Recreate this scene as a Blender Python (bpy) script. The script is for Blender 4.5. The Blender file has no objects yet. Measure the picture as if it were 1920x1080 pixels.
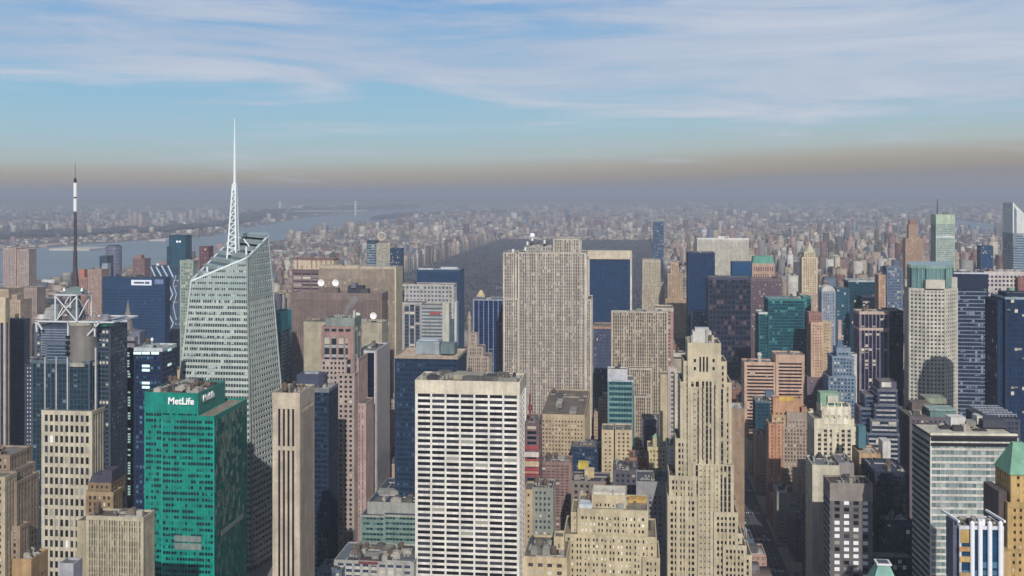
import bpy, math, random
import numpy as np
from math import sin, cos, tan, atan, atan2, pi, radians, sqrt

SC = bpy.context.scene
COL = SC.collection
random.seed(7)
RNG = np.random.default_rng(11)

# ------------------------------------------------------------------ camera, sky, sun, exposure
F = 1950.0            # focal length in pixels of a 1920 wide picture
YH = 362.0            # row of the horizon
H = 320.0             # height of the viewing terrace above the streets
YAW = atan(220 / F)   # the avenues run 220 px right of the picture's centre
ca, sa = cos(YAW), sin(YAW)
cam_d = bpy.data.cameras.new('camera')
cam = bpy.data.objects.new('camera', cam_d)
COL.objects.link(cam)
cam.location = (0, 0, H)
cam.rotation_euler = (pi / 2, 0, YAW)
cam_d.sensor_width = 36
cam_d.lens = 36 * F / 1920
cam_d.shift_y = -(540 - YH) / 1920
cam_d.clip_start = 1
cam_d.clip_end = 90000
SC.camera = cam

SUN_EL = radians(33)
SUN_AZ = radians(-10)     # sun stands behind the viewer, a little to the right (east)
sdir = (sin(-SUN_AZ) * cos(SUN_EL), -cos(SUN_AZ) * cos(SUN_EL), sin(SUN_EL))   # towards the sun
sl = bpy.data.lights.new('sun', 'SUN')
sl.energy = 3.95
sl.angle = radians(0.55)
sl.color = (1.0, 0.945, 0.87)
so = bpy.data.objects.new('sun', sl)
COL.objects.link(so)
from mathutils import Vector
so.rotation_euler = Vector(sdir).to_track_quat('Z', 'Y').to_euler()
so.location = (0, 0, 900)

SC.view_settings.view_transform = 'Standard'
SC.view_settings.look = 'None'
SC.view_settings.exposure = 0.0
SC.view_settings.gamma = 1.0
SC.view_settings.use_curve_mapping = False
SC.render.engine = 'CYCLES'
SC.cycles.use_denoising = True
SC.cycles.max_bounces = 5
SC.cycles.diffuse_bounces = 2
SC.cycles.glossy_bounces = 2
SC.cycles.volume_bounces = 0
SC.cycles.transmission_bounces = 2
SC.cycles.caustics_reflective = False
SC.cycles.caustics_refractive = False


def lin(c):
    r = []
    for v in c[:3]:
        v = v / 255.0
        r.append(v / 12.92 if v <= 0.04045 else ((v + 0.055) / 1.055) ** 2.4)
    return tuple(r)


def rgba(c, k=1.0):
    l = lin(c)
    return (min(l[0] * k, 1), min(l[1] * k, 1), min(l[2] * k, 1), 1)


class NT:
    """small helper for node trees"""
    def __init__(s, nt):
        s.nt = nt
        nt.nodes.clear()

    def n(s, t, **kw):
        nd = s.nt.nodes.new(t)
        for k, v in kw.items():
            setattr(nd, k, v)
        return nd

    def l(s, a, b):
        s.nt.links.new(a, b)

    def val(s, sock, v):
        if hasattr(v, 'is_output'):
            s.l(v, sock)
        else:
            sock.default_value = v

    def math(s, op, a, b=0.0, c=0.0, clamp=False):
        nd = s.n('ShaderNodeMath', operation=op)
        nd.use_clamp = clamp
        s.val(nd.inputs[0], a)
        s.val(nd.inputs[1], b)
        s.val(nd.inputs[2], c)
        return nd.outputs[0]

    def mix(s, f, a, b, blend='MIX'):
        nd = s.n('ShaderNodeMix', data_type='RGBA', blend_type=blend)
        s.val(nd.inputs[0], f)
        s.val(nd.inputs[6], a)
        s.val(nd.inputs[7], b)
        return nd.outputs[2]

    def smooth(s, v, lo, hi, a=0.0, b=1.0):
        nd = s.n('ShaderNodeMapRange', interpolation_type='SMOOTHSTEP')
        s.val(nd.inputs[0], v)
        nd.inputs[1].default_value = lo
        nd.inputs[2].default_value = hi
        nd.inputs[3].default_value = a
        nd.inputs[4].default_value = b
        return nd.outputs[0]

    def ramp(s, v, stops, interp='LINEAR'):
        nd = s.n('ShaderNodeValToRGB')
        cr = nd.color_ramp
        cr.interpolation = interp
        while len(cr.elements) < len(stops):
            cr.elements.new(0.5)
        for e, (p, c) in zip(cr.elements, stops):
            e.position = p
            e.color = c
        s.val(nd.inputs[0], v)
        return nd.outputs[0]


# world: Nishita sky, with thin streaky high cloud and the tan smog band near the horizon
SKY_STRENGTH = 0.062
W = bpy.data.worlds.new('World')
SC.world = W
W.use_nodes = True
t = NT(W.node_tree)
tc = t.n('ShaderNodeTexCoord')
sep = t.n('ShaderNodeSeparateXYZ')
t.l(tc.outputs['Generated'], sep.inputs[0])
X_, Y_, Z_ = sep.outputs
sky = t.n('ShaderNodeTexSky', sky_type='NISHITA')
sky.sun_disc = False
sky.sun_elevation = SUN_EL
sky.sun_rotation = pi - SUN_AZ * -1 if False else atan2(sdir[0], sdir[1])
sky.altitude = 300
sky.air_density = 1.0
sky.dust_density = 0.6
sky.ozone_density = 2.0
side = t.math('MULTIPLY', X_, 1.0)                     # right of the avenues the smog stands higher
lift = t.smooth(X_, -0.35, 0.45, 0.0, 0.022)
Zl = t.math('SUBTRACT', Z_, lift)
zz = t.math('DIVIDE', t.math('MAXIMUM', Zl, 0.0), 0.25)
S = 1 / SKY_STRENGTH


def sk(c, k=1.0):
    l = lin(c)
    return (l[0] * S * k, l[1] * S * k, l[2] * S * k, 1)


low = t.ramp(zz, [(0.0, sk((146, 146, 150))), (0.025, sk((160, 152, 144))), (0.07, sk((172, 168, 158))),
                  (0.12, sk((176, 190, 190))), (0.22, sk((164, 196, 210))), (0.40, sk((146, 190, 218))),
                  (0.70, sk((122, 170, 216))), (1.0, sk((100, 150, 208)))])
nish = sky.outputs[0]
base = t.mix(t.smooth(Z_, 0.20, 0.50), low, nish)
# cirrus streaks, long across the sky, thin in height
mp = t.n('ShaderNodeMapping')
mp.inputs['Scale'].default_value = (2.1, 2.1, 21.0)
mp.inputs['Rotation'].default_value = (0.0, radians(3.0), 0.0)
t.l(tc.outputs['Generated'], mp.inputs[0])
n1 = t.n('ShaderNodeTexNoise')
n1.inputs['Scale'].default_value = 1.15
n1.inputs['Detail'].default_value = 8
n1.inputs['Roughness'].default_value = 0.58
n1.inputs['Distortion'].default_value = 0.9
t.l(mp.outputs[0], n1.inputs['Vector'])
mp2 = t.n('ShaderNodeMapping')
mp2.inputs['Scale'].default_value = (5.0, 5.0, 70.0)
mp2.inputs['Rotation'].default_value = (0.0, radians(-2.0), 0.0)
t.l(tc.outputs['Generated'], mp2.inputs[0])
n2 = t.n('ShaderNodeTexNoise')
n2.inputs['Scale'].default_value = 1.3
n2.inputs['Detail'].default_value = 6
n2.inputs['Distortion'].default_value = 0.6
t.l(mp2.outputs[0], n2.inputs['Vector'])
cl = t.math('ADD', t.math('MULTIPLY', n1.outputs[0], 0.78), t.math('MULTIPLY', n2.outputs[0], 0.34))
cov = t.smooth(t.math('SUBTRACT', Z_, t.math('MULTIPLY', X_, -0.05)), 0.055, 0.115, -0.11, 0.13)
m = t.smooth(t.math('ADD', cl, cov), 0.46, 0.70)
m = t.math('MULTIPLY', m, t.smooth(Z_, 0.2, 0.6, 0.86, 0.25))
cc = t.mix(t.smooth(n1.outputs[0], 0.35, 0.7), sk((172, 188, 212)), sk((203, 208, 220)))
full = t.mix(m, base, cc)
bg = t.n('ShaderNodeBackground')
bg.inputs['Strength'].default_value = SKY_STRENGTH
t.l(full, bg.inputs['Color'])
ow = t.n('ShaderNodeOutputWorld')
t.l(bg.outputs[0], ow.inputs['Surface'])

# ------------------------------------------------------------------ geometry of the view


def ray(px):
    u = (px - 960) / F
    return (u * ca - sa), (ca + u * sa)


def ratio(px):
    a, b = ray(px)
    return a / b


def ground(px, py, z=0.0):
    tt = F * (H - z) / (py - YH)
    a, b = ray(px)
    return tt * a, tt * b


def project(X, Y, Z):
    d = -sa * X + ca * Y
    u = (ca * X + sa * Y) / d
    return 960 + F * u, YH + F * (H - Z) / d, d


# ------------------------------------------------------------------ materials
MC = {}


def _pb(t):
    p = t.n('ShaderNodeBsdfPrincipled')
    o = t.n('ShaderNodeOutputMaterial')
    t.l(p.outputs[0], o.inputs['Surface'])
    return p


def calm(c):
    if c[0] > c[2] + 6:      # weathered city stone is greyer than it looks in the sun
        g = .3 * c[0] + .6 * c[1] + .1 * c[2]
        return tuple(int(v * .80 + g * .20) for v in c)
    if c[2] > c[0] * 1.9 and c[2] > 1.35 * c[1]:
        return (int(c[0] * .8), int(c[1] * 1.0), int(c[2] * .92))
    if c[1] > c[0] + 20 and c[0] > 60:
        g = (c[0] + c[1] + c[2]) / 3
        return tuple(int(v * .8 + g * .2) for v in c)
    return tuple(int(v) for v in c)


def wall_mat(c, rough=0.85, var=0.22, metal=0.0, streak=True):
    """stone, brick, metal or concrete: blotches and rain streaks on one colour"""
    c = calm(c)
    k = ('w', tuple(c), rough, var, metal)
    if k in MC:
        return MC[k]
    m = bpy.data.materials.new('wall_%d_%d_%d' % tuple(c[:3]))
    m.use_nodes = True
    t = NT(m.node_tree)
    p = _pb(t)
    g = t.n('ShaderNodeTexCoord')
    mp = t.n('ShaderNodeMapping')
    mp.inputs['Scale'].default_value = (0.35, 0.35, 0.025)
    t.l(g.outputs['Object'], mp.inputs[0])
    a = t.n('ShaderNodeTexNoise')
    a.inputs['Scale'].default_value = 1.0
    a.inputs['Detail'].default_value = 4
    t.l(mp.outputs[0], a.inputs['Vector'])
    b = t.n('ShaderNodeTexNoise')
    b.inputs['Scale'].default_value = 0.09
    b.inputs['Detail'].default_value = 5
    t.l(g.outputs['Object'], b.inputs['Vector'])
    s = t.math('ADD', t.math('MULTIPLY', a.outputs[0], 0.55), t.math('MULTIPLY', b.outputs[0], 0.45))
    f = t.smooth(s, 0.32, 0.68)
    col = t.mix(f, rgba(c, .84 * (1 - var)), rgba(c, .84 * (1 + var)))
    # soot under ledges of each storey and patches of different stone
    vo = t.n('ShaderNodeTexVoronoi')
    vo.inputs['Scale'].default_value = 0.22
    t.l(g.outputs['Object'], vo.inputs['Vector'])
    vs = t.n('ShaderNodeSeparateColor')
    t.l(vo.outputs['Color'], vs.inputs[0])
    col = t.mix(1.0, col, t.ramp(vs.outputs[0], [(0.0, (.86, .85, .85, 1)), (0.5, (1, 1, 1, 1)), (1.0, (1.0, .97, .93, 1))]), 'MULTIPLY')
    c2 = t.n('ShaderNodeTexNoise')
    c2.inputs['Scale'].default_value = 0.9
    c2.inputs['Detail'].default_value = 6
    t.l(g.outputs['Object'], c2.inputs['Vector'])
    col = t.mix(t.smooth(c2.outputs[0], .42, .75, 0, .45), col, rgba(c, .5))
    t.l(col, p.inputs['Base Color'])
    p.inputs['Roughness'].default_value = rough
    p.inputs['Metallic'].default_value = metal
    MC[k] = m
    return m


def glass_mat(c, blind=0.12, bc=(190, 185, 170), rough=0.16, var=0.5, spec=1.0):
    """window glass; every window cell (one unit of the UV map) has its own tone, some have a blind part drawn"""
    if c[2] > c[0] * 1.9 and c[2] > 1.35 * c[1]:
        c = (int(c[0] * .6), int(c[1] * 1.0), int(c[2] * .9))
    k = ('g', tuple(c), blind, tuple(bc), rough, var)
    if k in MC:
        return MC[k]
    m = bpy.data.materials.new('glass_%d_%d_%d' % tuple(c[:3]))
    m.use_nodes = True
    t = NT(m.node_tree)
    p = _pb(t)
    uv = t.n('ShaderNodeUVMap')
    fl = t.n('ShaderNodeVectorMath', operation='FLOOR')
    t.l(uv.outputs[0], fl.inputs[0])
    fr = t.n('ShaderNodeVectorMath', operation='FRACTION')
    t.l(uv.outputs[0], fr.inputs[0])
    sv = t.n('ShaderNodeSeparateXYZ')
    t.l(fr.outputs[0], sv.inputs[0])
    oi = t.n('ShaderNodeObjectInfo')
    wn = t.n('ShaderNodeTexWhiteNoise', noise_dimensions='4D')
    t.l(fl.outputs[0], wn.inputs['Vector'])
    t.l(oi.outputs['Random'], wn.inputs['W'])
    sc = t.n('ShaderNodeSeparateColor')
    t.l(wn.outputs['Color'], sc.inputs[0])
    g = t.n('ShaderNodeTexCoord')
    nz = t.n('ShaderNodeTexNoise')
    nz.inputs['Scale'].default_value = 0.035
    nz.inputs['Detail'].default_value = 3
    t.l(g.outputs['Object'], nz.inputs['Vector'])
    tone = t.math('ADD', t.math('MULTIPLY', sc.outputs[0], 0.6), t.math('MULTIPLY', nz.outputs[0], 0.5))
    col = t.mix(t.math('MINIMUM', tone, 1.0), rgba(c, 1 - var), rgba(c, 1 + var))
    sc3 = t.n('ShaderNodeVectorMath', operation='MULTIPLY')
    t.l(fl.outputs[0], sc3.inputs[0])
    sc3.inputs[1].default_value = (.31, 1.0, 1.0)
    f3 = t.n('ShaderNodeVectorMath', operation='FLOOR')
    t.l(sc3.outputs[0], f3.inputs[0])
    w3 = t.n('ShaderNodeTexWhiteNoise', noise_dimensions='4D')
    t.l(f3.outputs[0], w3.inputs['Vector'])
    t.l(oi.outputs['Random'], w3.inputs['W'])
    bmix = t.math('ADD', t.math('MULTIPLY', sc.outputs[1], .5), t.math('MULTIPLY', w3.outputs[0], .5))
    isb = t.math('LESS_THAN', bmix, .14 + .72 * blind if blind > 0 else -1.0)
    ge = t.n('ShaderNodeNewGeometry')
    sb_ = t.n('ShaderNodeVectorMath', operation='SUBTRACT')
    t.l(wn.outputs['Color'], sb_.inputs[0])
    sb_.inputs[1].default_value = (.5, .5, .5)
    sm_ = t.n('ShaderNodeVectorMath', operation='SCALE')
    t.l(sb_.outputs[0], sm_.inputs[0])
    sm_.inputs['Scale'].default_value = .10
    ad_ = t.n('ShaderNodeVectorMath', operation='ADD')
    t.l(ge.outputs['Normal'], ad_.inputs[0])
    t.l(sm_.outputs[0], ad_.inputs[1])
    nm_ = t.n('ShaderNodeVectorMath', operation='NORMALIZE')
    t.l(ad_.outputs[0], nm_.inputs[0])
    t.l(nm_.outputs[0], p.inputs['Normal'])
    part = t.math('LESS_THAN', sv.outputs[1], t.math('ADD', 0.35, t.math('MULTIPLY', sc.outputs[2], 0.6)))
    bl = t.math('MULTIPLY', isb, part)
    bcol = t.mix(sc.outputs[2], rgba(bc, 0.35), rgba(bc, 1.0))
    t.l(t.mix(bl, col, bcol), p.inputs['Base Color'])
    p.inputs['Roughness'].default_value = rough
    p.inputs['Specular IOR Level'].default_value = spec
    MC[k] = m
    return m


def plain(name, c, rough=0.6, metal=0.0, emit=None, es=0.0, alpha=1.0):
    k = ('p', name)
    if k in MC:
        return MC[k]
    m = bpy.data.materials.new(name)
    m.use_nodes = True
    t = NT(m.node_tree)
    p = _pb(t)
    g = t.n('ShaderNodeTexCoord')
    b = t.n('ShaderNodeTexNoise')
    b.inputs['Scale'].default_value = 0.6
    b.inputs['Detail'].default_value = 4
    t.l(g.outputs['Object'], b.inputs['Vector'])
    t.l(t.mix(b.outputs[0], rgba(c, 0.86), rgba(c, 1.12)), p.inputs['Base Color'])
    p.inputs['Roughness'].default_value = rough
    p.inputs['Metallic'].default_value = metal
    if emit:
        p.inputs['Emission Color'].default_value = rgba(emit)
        p.inputs['Emission Strength'].default_value = es
    MC[k] = m
    return m


def far_mat():
    """far walls: colour from the mesh, windows from the UV map (u bays, v floors)"""
    if 'far' in MC:
        return MC['far']
    m = bpy.data.materials.new('far_walls')
    m.use_nodes = True
    t = NT(m.node_tree)
    p = _pb(t)
    at = t.n('ShaderNodeVertexColor', layer_name='Col')
    uv = t.n('ShaderNodeUVMap')
    fr = t.n('ShaderNodeVectorMath', operation='FRACTION')
    t.l(uv.outputs[0], fr.inputs[0])
    fl = t.n('ShaderNodeVectorMath', operation='FLOOR')
    t.l(uv.outputs[0], fl.inputs[0])
    s = t.n('ShaderNodeSeparateXYZ')
    t.l(fr.outputs[0], s.inputs[0])
    wn = t.n('ShaderNodeTexWhiteNoise', noise_dimensions='3D')
    t.l(fl.outputs[0], wn.inputs['Vector'])
    wu = t.math('MULTIPLY', t.math('GREATER_THAN', s.outputs[0], 0.25), t.math('LESS_THAN', s.outputs[0], 0.82))
    wv = t.math('MULTIPLY', t.math('GREATER_THAN', s.outputs[1], 0.22), t.math('LESS_THAN', s.outputs[1], 0.72))
    geo = t.n('ShaderNodeNewGeometry')
    sn = t.n('ShaderNodeSeparateXYZ')
    t.l(geo.outputs['Normal'], sn.inputs[0])
    wall = t.math('LESS_THAN', t.math('ABSOLUTE', sn.outputs[2]), 0.5)
    w = t.math('MULTIPLY', t.math('MULTIPLY', wu, wv), wall)
    k = t.math('MULTIPLY', w, t.smooth(wn.outputs[0], 0.0, 1.0, 0.65, 1.0))
    b = t.n('ShaderNodeTexNoise')
    b.inputs['Scale'].default_value = 0.05
    b.inputs['Detail'].default_value = 3
    g = t.n('ShaderNodeTexCoord')
    t.l(g.outputs['Object'], b.inputs['Vector'])
    c0 = t.mix(t.smooth(b.outputs[0], 0.3, 0.7, 0.0, 0.4), at.outputs[0], (0.05, 0.05, 0.06, 1))
    t.l(t.mix(k, c0, (0.035, 0.045, 0.065, 1)), p.inputs['Base Color'])
    p.inputs['Roughness'].default_value = 0.8
    MC['far'] = m
    return m


# ------------------------------------------------------------------ mesh building
class MB:
    def __init__(s):
        s.v, s.f, s.uv = [], [], []

    def quad(s, pts, uv=None):
        n = len(s.v)
        s.v += pts
        s.f.append(tuple(range(n, n + len(pts))))
        s.uv.append(uv if uv else [(0.5, 0.5)] * len(pts))

    def box(s, x0, x1, y0, y1, z0, z1, bottom=False, uvs=None):
        n = len(s.v)
        s.v += [(x0, y0, z0), (x1, y0, z0), (x1, y1, z0), (x0, y1, z0), (x0, y0, z1), (x1, y0, z1), (x1, y1, z1), (x0, y1, z1)]
        fs = [(0, 1, 5, 4), (1, 2, 6, 5), (2, 3, 7, 6), (3, 0, 4, 7), (4, 5, 6, 7)]
        for i, q in enumerate(fs):
            s.f.append(tuple(n + k for k in q))
            if uvs and i < 4:
                u0, u1, v0, v1 = uvs[i % 2]
                if i > 1:
                    u0, u1 = u0 + 300, u1 + 300
                s.uv.append([(u0, v0), (u1, v0), (u1, v1), (u0, v1)])
            else:
                s.uv.append([(0.5, 0.5)] * 4)
        if bottom:
            s.f.append((n + 3, n + 2, n + 1, n))
            s.uv.append([(0.5, 0.5)] * 4)

    def prism(s, poly, z0, z1, poly2=None, uvk=None, cap=True):
        """poly (counter-clockwise) at z0, poly2 at z1; z may be lists"""
        k = len(poly)
        p2 = poly2 or poly
        n = len(s.v)
        za = z0 if isinstance(z0, (list, tuple)) else [z0] * k
        zb = z1 if isinstance(z1, (list, tuple)) else [z1] * k
        s.v += [(p[0], p[1], z) for p, z in zip(poly, za)] + [(p[0], p[1], z) for p, z in zip(p2, zb)]
        for i in range(k):
            j = (i + 1) % k
            s.f.append((n + i, n + j, n + k + j, n + k + i))
            if uvk:
                bay, fh = uvk
                L = sqrt((poly[i][0] - poly[j][0]) ** 2 + (poly[i][1] - poly[j][1]) ** 2) / bay
                o = i * 77
                zt = max(zb)
                s.uv.append([(o, (zt - za[i]) / fh), (o + L, (zt - za[j]) / fh), (o + L, (zt - zb[j]) / fh), (o, (zt - zb[i]) / fh)])
            else:
                s.uv.append([(0.5, 0.5)] * 4)
        if cap:
            s.f.append(tuple(range(n + k, n + 2 * k)))
            s.uv.append([(0.5, 0.5)] * k)

    def cyl(s, x, y, z0, z1, r, r2=None, seg=12, uvk=None):
        r2 = r if r2 is None else r2
        P = [(x + r * cos(2 * pi * i / seg), y + r * sin(2 * pi * i / seg)) for i in range(seg)]
        Q = [(x + r2 * cos(2 * pi * i / seg), y + r2 * sin(2 * pi * i / seg)) for i in range(seg)]
        s.prism(P, z0, z1, Q, uvk)

    def ball(s, c, r, seg=10, rings=6):
        n = len(s.v)
        s.v.append((c[0], c[1], c[2] - r))
        for i in range(1, rings):
            e = -pi / 2 + pi * i / rings
            for j in range(seg):
                a = 2 * pi * j / seg
                s.v.append((c[0] + r * cos(e) * cos(a), c[1] + r * cos(e) * sin(a), c[2] + r * sin(e)))
        s.v.append((c[0], c[1], c[2] + r))
        last = len(s.v) - 1
        R_ = lambda i, j: n + 1 + (i - 1) * seg + j % seg
        for j in range(seg):
            s.f.append((n, R_(1, j + 1), R_(1, j))); s.uv.append([(0, 0)] * 3)
            s.f.append((last, R_(rings - 1, j), R_(rings - 1, j + 1))); s.uv.append([(0, 0)] * 3)
            for i in range(1, rings - 1):
                s.f.append((R_(i, j), R_(i, j + 1), R_(i + 1, j + 1), R_(i + 1, j))); s.uv.append([(0, 0)] * 4)

    def bar(s, a, b, w):
        """square bar between two points"""
        a, b = Vector(a), Vector(b)
        d = (b - a)
        if d.length < 1e-6:
            return
        d.normalize()
        up = Vector((0, 0, 1)) if abs(d.z) < 0.9 else Vector((1, 0, 0))
        e = d.cross(up).normalized() * w / 2
        g = d.cross(e).normalized() * w / 2
        n = len(s.v)
        for c in (a, b):
            for q in (e + g, e - g, -e - g, -e + g):
                s.v.append(tuple(c + q))
        for q in ((0, 1, 5, 4), (1, 2, 6, 5), (2, 3, 7, 6), (3, 0, 4, 7), (3, 2, 1, 0), (4, 5, 6, 7)):
            s.f.append(tuple(n + k for k in q))
            s.uv.append([(0.5, 0.5)] * 4)

    def mesh(s, name, mat):
        me = bpy.data.meshes.new(name)
        me.from_pydata(s.v, [], s.f)
        if mat:
            me.materials.append(mat)
        ul = me.uv_layers.new(name='UVMap')
        flat = np.array([c for q in s.uv for p in q for c in p], dtype=np.float32)
        ul.data.foreach_set('uv', flat)
        me.update()
        return me

    def build(s, name, mat, parent=None, kind=None):
        if not s.f:
            return None
        o = bpy.data.objects.new(name, s.mesh(name, mat))
        COL.objects.link(o)
        if parent is not None:
            o.parent = parent
        if kind:
            o['kind'] = kind
        return o


USED = {}


def thing(name, label, cat, loc=(0, 0, 0), rz=0.0, group=None):
    o = bpy.data.objects.new(name, None)
    COL.objects.link(o)
    o.location = loc
    o.rotation_euler = (0, 0, rz)
    o.empty_display_size = 5
    o['label'] = label
    o['category'] = cat
    if group:
        o['group'] = group
    return o


def tag(o, label, cat, group=None, kind=None):
    if label:
        o['label'] = label
    if cat:
        o['category'] = cat
    if group:
        o['group'] = group
    if kind:
        o['kind'] = kind
    return o


def inst(name, me, loc, parent, rz=0.0, scale=None):
    o = bpy.data.objects.new(name, me)
    COL.objects.link(o)
    o.parent = parent
    o.location = loc
    o.rotation_euler = (0, 0, rz)
    if scale:
        o.scale = scale
    return o


# ------------------------------------------------------------------ the tower builder
def ST(w=(190, 180, 160), g=(24, 34, 52), bay=3.0, fh=3.9, pw=0.45, sp=0.45, top=4.0, pr=0.35, sr=0.2, cw=1.2,
       sw=None, blind=0.2, bc=(214, 208, 192), rough=0.16, rib=0, ribw=0.9, roofc=(120, 115, 110), gvar=0.5,
       wr=0.85, ind=False, topc=None, mid=(), sides=True, metal=0.0):
    return dict(locals())


FOOT = []     # footprints already taken: x0, x1, y0, y1
ANCH = []     # landmarks for the labels of the many: px, py, phrase
RECTS = []    # picture rectangles of the towers, to find out what hides what


class Bld:
    def __init__(s, name, label, cat, x0, x1, D, side=None, dep=30, rot=0.0, group=None, anchor=None):
        s.r = radians(rot)
        s.D = D
        s.left_side = (side is not None and side < x0)
        s.C = (D * ratio(x0), D)
        s.cs, s.sn = cos(s.r), sin(s.r)
        s.w = s.lx(x1, 0)
        if side is not None:
            if s.left_side:
                P = s.C
            else:
                P = (s.C[0] + s.w * s.cs, s.C[1] + s.w * s.sn)
            q = ratio(side)
            den = s.sn + q * s.cs
            s.d = (P[0] - q * P[1]) / den if abs(den) > 1e-4 else dep
            s.d = min(max(s.d, 8), 130)
        else:
            s.d = dep
        s.mid = s.world(s.w / 2, s.d / 2)
        s.root = thing(name, label, cat, (s.mid[0], s.mid[1], 0), s.r, group)
        s.parts = {}
        s.nwin = 0
        s.tiers = []
        s.tops = []
        s.anchor = anchor
        s.x0, s.x1 = x0, x1
        P = [s.world(a, b) for a in (0, s.w) for b in (0, s.d)]
        FOOT.append((min(p[0] for p in P), max(p[0] for p in P), min(p[1] for p in P), max(p[1] for p in P)))

    def setd(s, d):
        s.d = d
        s.mid = s.world(s.w / 2, d / 2)
        s.root.location = (s.mid[0], s.mid[1], 0)
        P = [s.world(a, b) for a in (0, s.w) for b in (0, d)]
        FOOT[-1] = (min(p[0] for p in P), max(p[0] for p in P), min(p[1] for p in P), max(p[1] for p in P))

    def world(s, x, y):
        return (s.C[0] + x * s.cs - y * s.sn, s.C[1] + x * s.sn + y * s.cs)

    def lx(s, px, yo=0.0):
        q = ratio(px)
        return (q * (s.C[1] + yo * s.cs) - s.C[0] + yo * s.sn) / (s.cs - q * s.sn)

    def lz(s, px, py, yo=0.0):
        x = s.lx(px, yo)
        Y = s.world(x, yo)[1]
        return H + (YH - py) / F * Y / ray(px)[1]

    def mb(s, name, mat, u=0):
        k = (name, mat.name, u)
        if k not in s.parts:
            s.parts[k] = (MB(), name, mat)
        return s.parts[k][0]

    def tier(s, x0, x1, py, st, yo=0.0, dep=None, side=None, pb=None, zb=0.0, roof=True, clutter=0):
        """one block: front edge between columns x0..x1, roof edge at row py, yo metres behind the front plane"""
        a, b = s.lx(x0, yo), s.lx(x1, yo)
        zt = s.lz((x0 + x1) / 2, py, yo)
        d = dep if dep is not None else s.d - yo
        if pb is not None:
            zb = s.lz((x0 + x1) / 2, pb, yo)
        RECTS.append((x0, x1, py, s.D))
        s.tops.append((zt, (x0 + x1) / 2, py))
        return s.block(a, b, yo, yo + d, zb, zt, st, roof, clutter)

    def block(s, xa, xb, ya, yb, z0, z1, st, roof=True, clutter=0):
        mx, my = s.w / 2, s.d / 2
        xa, xb, ya, yb = xa - mx, xb - mx, ya - my, yb - my
        wm = wall_mat(st['w'], st['wr'], metal=st['metal'])
        sm = wall_mat(st['sw'] or st['w'], st['wr'], metal=st['metal'])
        tm = wall_mat(st['topc'] or st['w'], st['wr'])
        gm = glass_mat(st['g'], st['blind'], st['bc'], st['rough'], st['gvar'])
        fh, bay = st['fh'], st['bay']
        ztop = z1 - st['top']
        wX, wY = xb - xa, yb - ya
        nx = max(1, round((wX - 2 * st['cw']) / bay))
        ny = max(1, round((wY - 2 * st['cw']) / bay))
        bx, by = (wX - 2 * st['cw']) / nx, (wY - 2 * st['cw']) / ny
        nf = max(1, int((ztop - z0) / fh))
        V = (ztop - z0) / fh
        s.nt = getattr(s, 'nt', 0) + 1
        g = s.mb('glazing', gm, s.nt)
        g.box(xa, xb, ya, yb, z0, ztop + 0.5, uvs=[(-st['cw'] / bx, nx + st['cw'] / bx, V, 0), (100 - st['cw'] / by, 100 + ny + st['cw'] / by, V, 0)])
        pr, sr = st['pr'], st['sr']
        ind = st['ind']
        # spandrels, one ring slab per floor
        if st['sp'] > 0:
            h = fh * st['sp']
            m1 = None if ind else s.mb('floor_bands', sm)
            for i in range(nf + 1):
                zt_ = ztop - i * fh - (fh - h)
                zb_ = zt_ - h
                if i == 0 and False:
                    continue
                if zb_ < z0:
                    break
                if ind:
                    mm = MB()
                    mm.box(xa - sr, xb + sr, ya - sr, yb + sr, zb_, zt_, True)
                    mm.build('spandrel', sm, s.root)
                else:
                    m1.box(xa - sr, xb + sr, ya - sr, yb + sr, zb_, zt_, True)
        # piers
        if st['pw'] > 0:
            m2 = s.mb('piers', wm)

            def pier(cx, wide, e):
                m2_ = MB() if ind else m2
                m2_.box(cx - wide / 2, cx + wide / 2, ya - pr - e, ya + 0.3, z0, ztop + 0.3)
                if ind:
                    m2_.build('pier', wm, s.root)
            for i in range(1, nx):
                rb = st['rib'] and i % st['rib'] == 0
                pier(xa + st['cw'] + i * bx, bx * st['pw'] * (1 + (st['ribw'] if rb else 0)), 0.35 if rb else 0.0)
            for i in range(1, ny):
                cy = ya + st['cw'] + i * by
                wd = by * st['pw'] * (1 + (st['ribw'] if st['rib'] and i % st['rib'] == 0 else 0))
                m2.box(xa - pr, xa + 0.3, cy - wd / 2, cy + wd / 2, z0, ztop + 0.3)
                m2.box(xb - 0.3, xb + pr, cy - wd / 2, cy + wd / 2, z0, ztop + 0.3)
        cwd = st['cw'] + bx * st['pw'] / 2
        cwy = st['cw'] + by * st['pw'] / 2
        if st['cw'] > 0:
            m3 = s.mb('piers', wm)
            e = pr + 0.03
            for (x, sx) in ((xa, 1), (xb, -1)):
                for (y, sy) in ((ya, 1), (yb, -1)):
                    X0, X1 = sorted((x - sx * e, x + sx * cwd))
                    Y0, Y1 = sorted((y - sy * e, y + sy * cwy))
                    m3.box(X0, X1, Y0, Y1, z0, ztop + 0.32)
        # blank crown with a parapet and a sunken roof
        e = pr + 0.08
        p = s.mb('parapet', tm, s.nt)
        if st['top'] > 0:
            pt = min(1.3, st['top'] * 0.5)
            p.box(xa - e, xb + e, ya - e, yb + e, ztop, z1 - pt, True)
            k = 0.7
            p.box(xa - e, xb + e, ya - e, ya - e + k, z1 - pt, z1)
            p.box(xa - e, xb + e, yb + e - k, yb + e, z1 - pt, z1)
            p.box(xa - e, xa - e + k, ya - e + k, yb + e - k, z1 - pt, z1)
            p.box(xb + e - k, xb + e, ya - e + k, yb + e - k, z1 - pt, z1)
            r = s.mb('roof', wall_mat(st['roofc'], 0.9, 0.35), s.nt)
            r.box(xa - e + k, xb + e - k, ya - e + k, yb + e - k, z1 - pt - 0.2, z1 - pt + 0.12)
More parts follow.
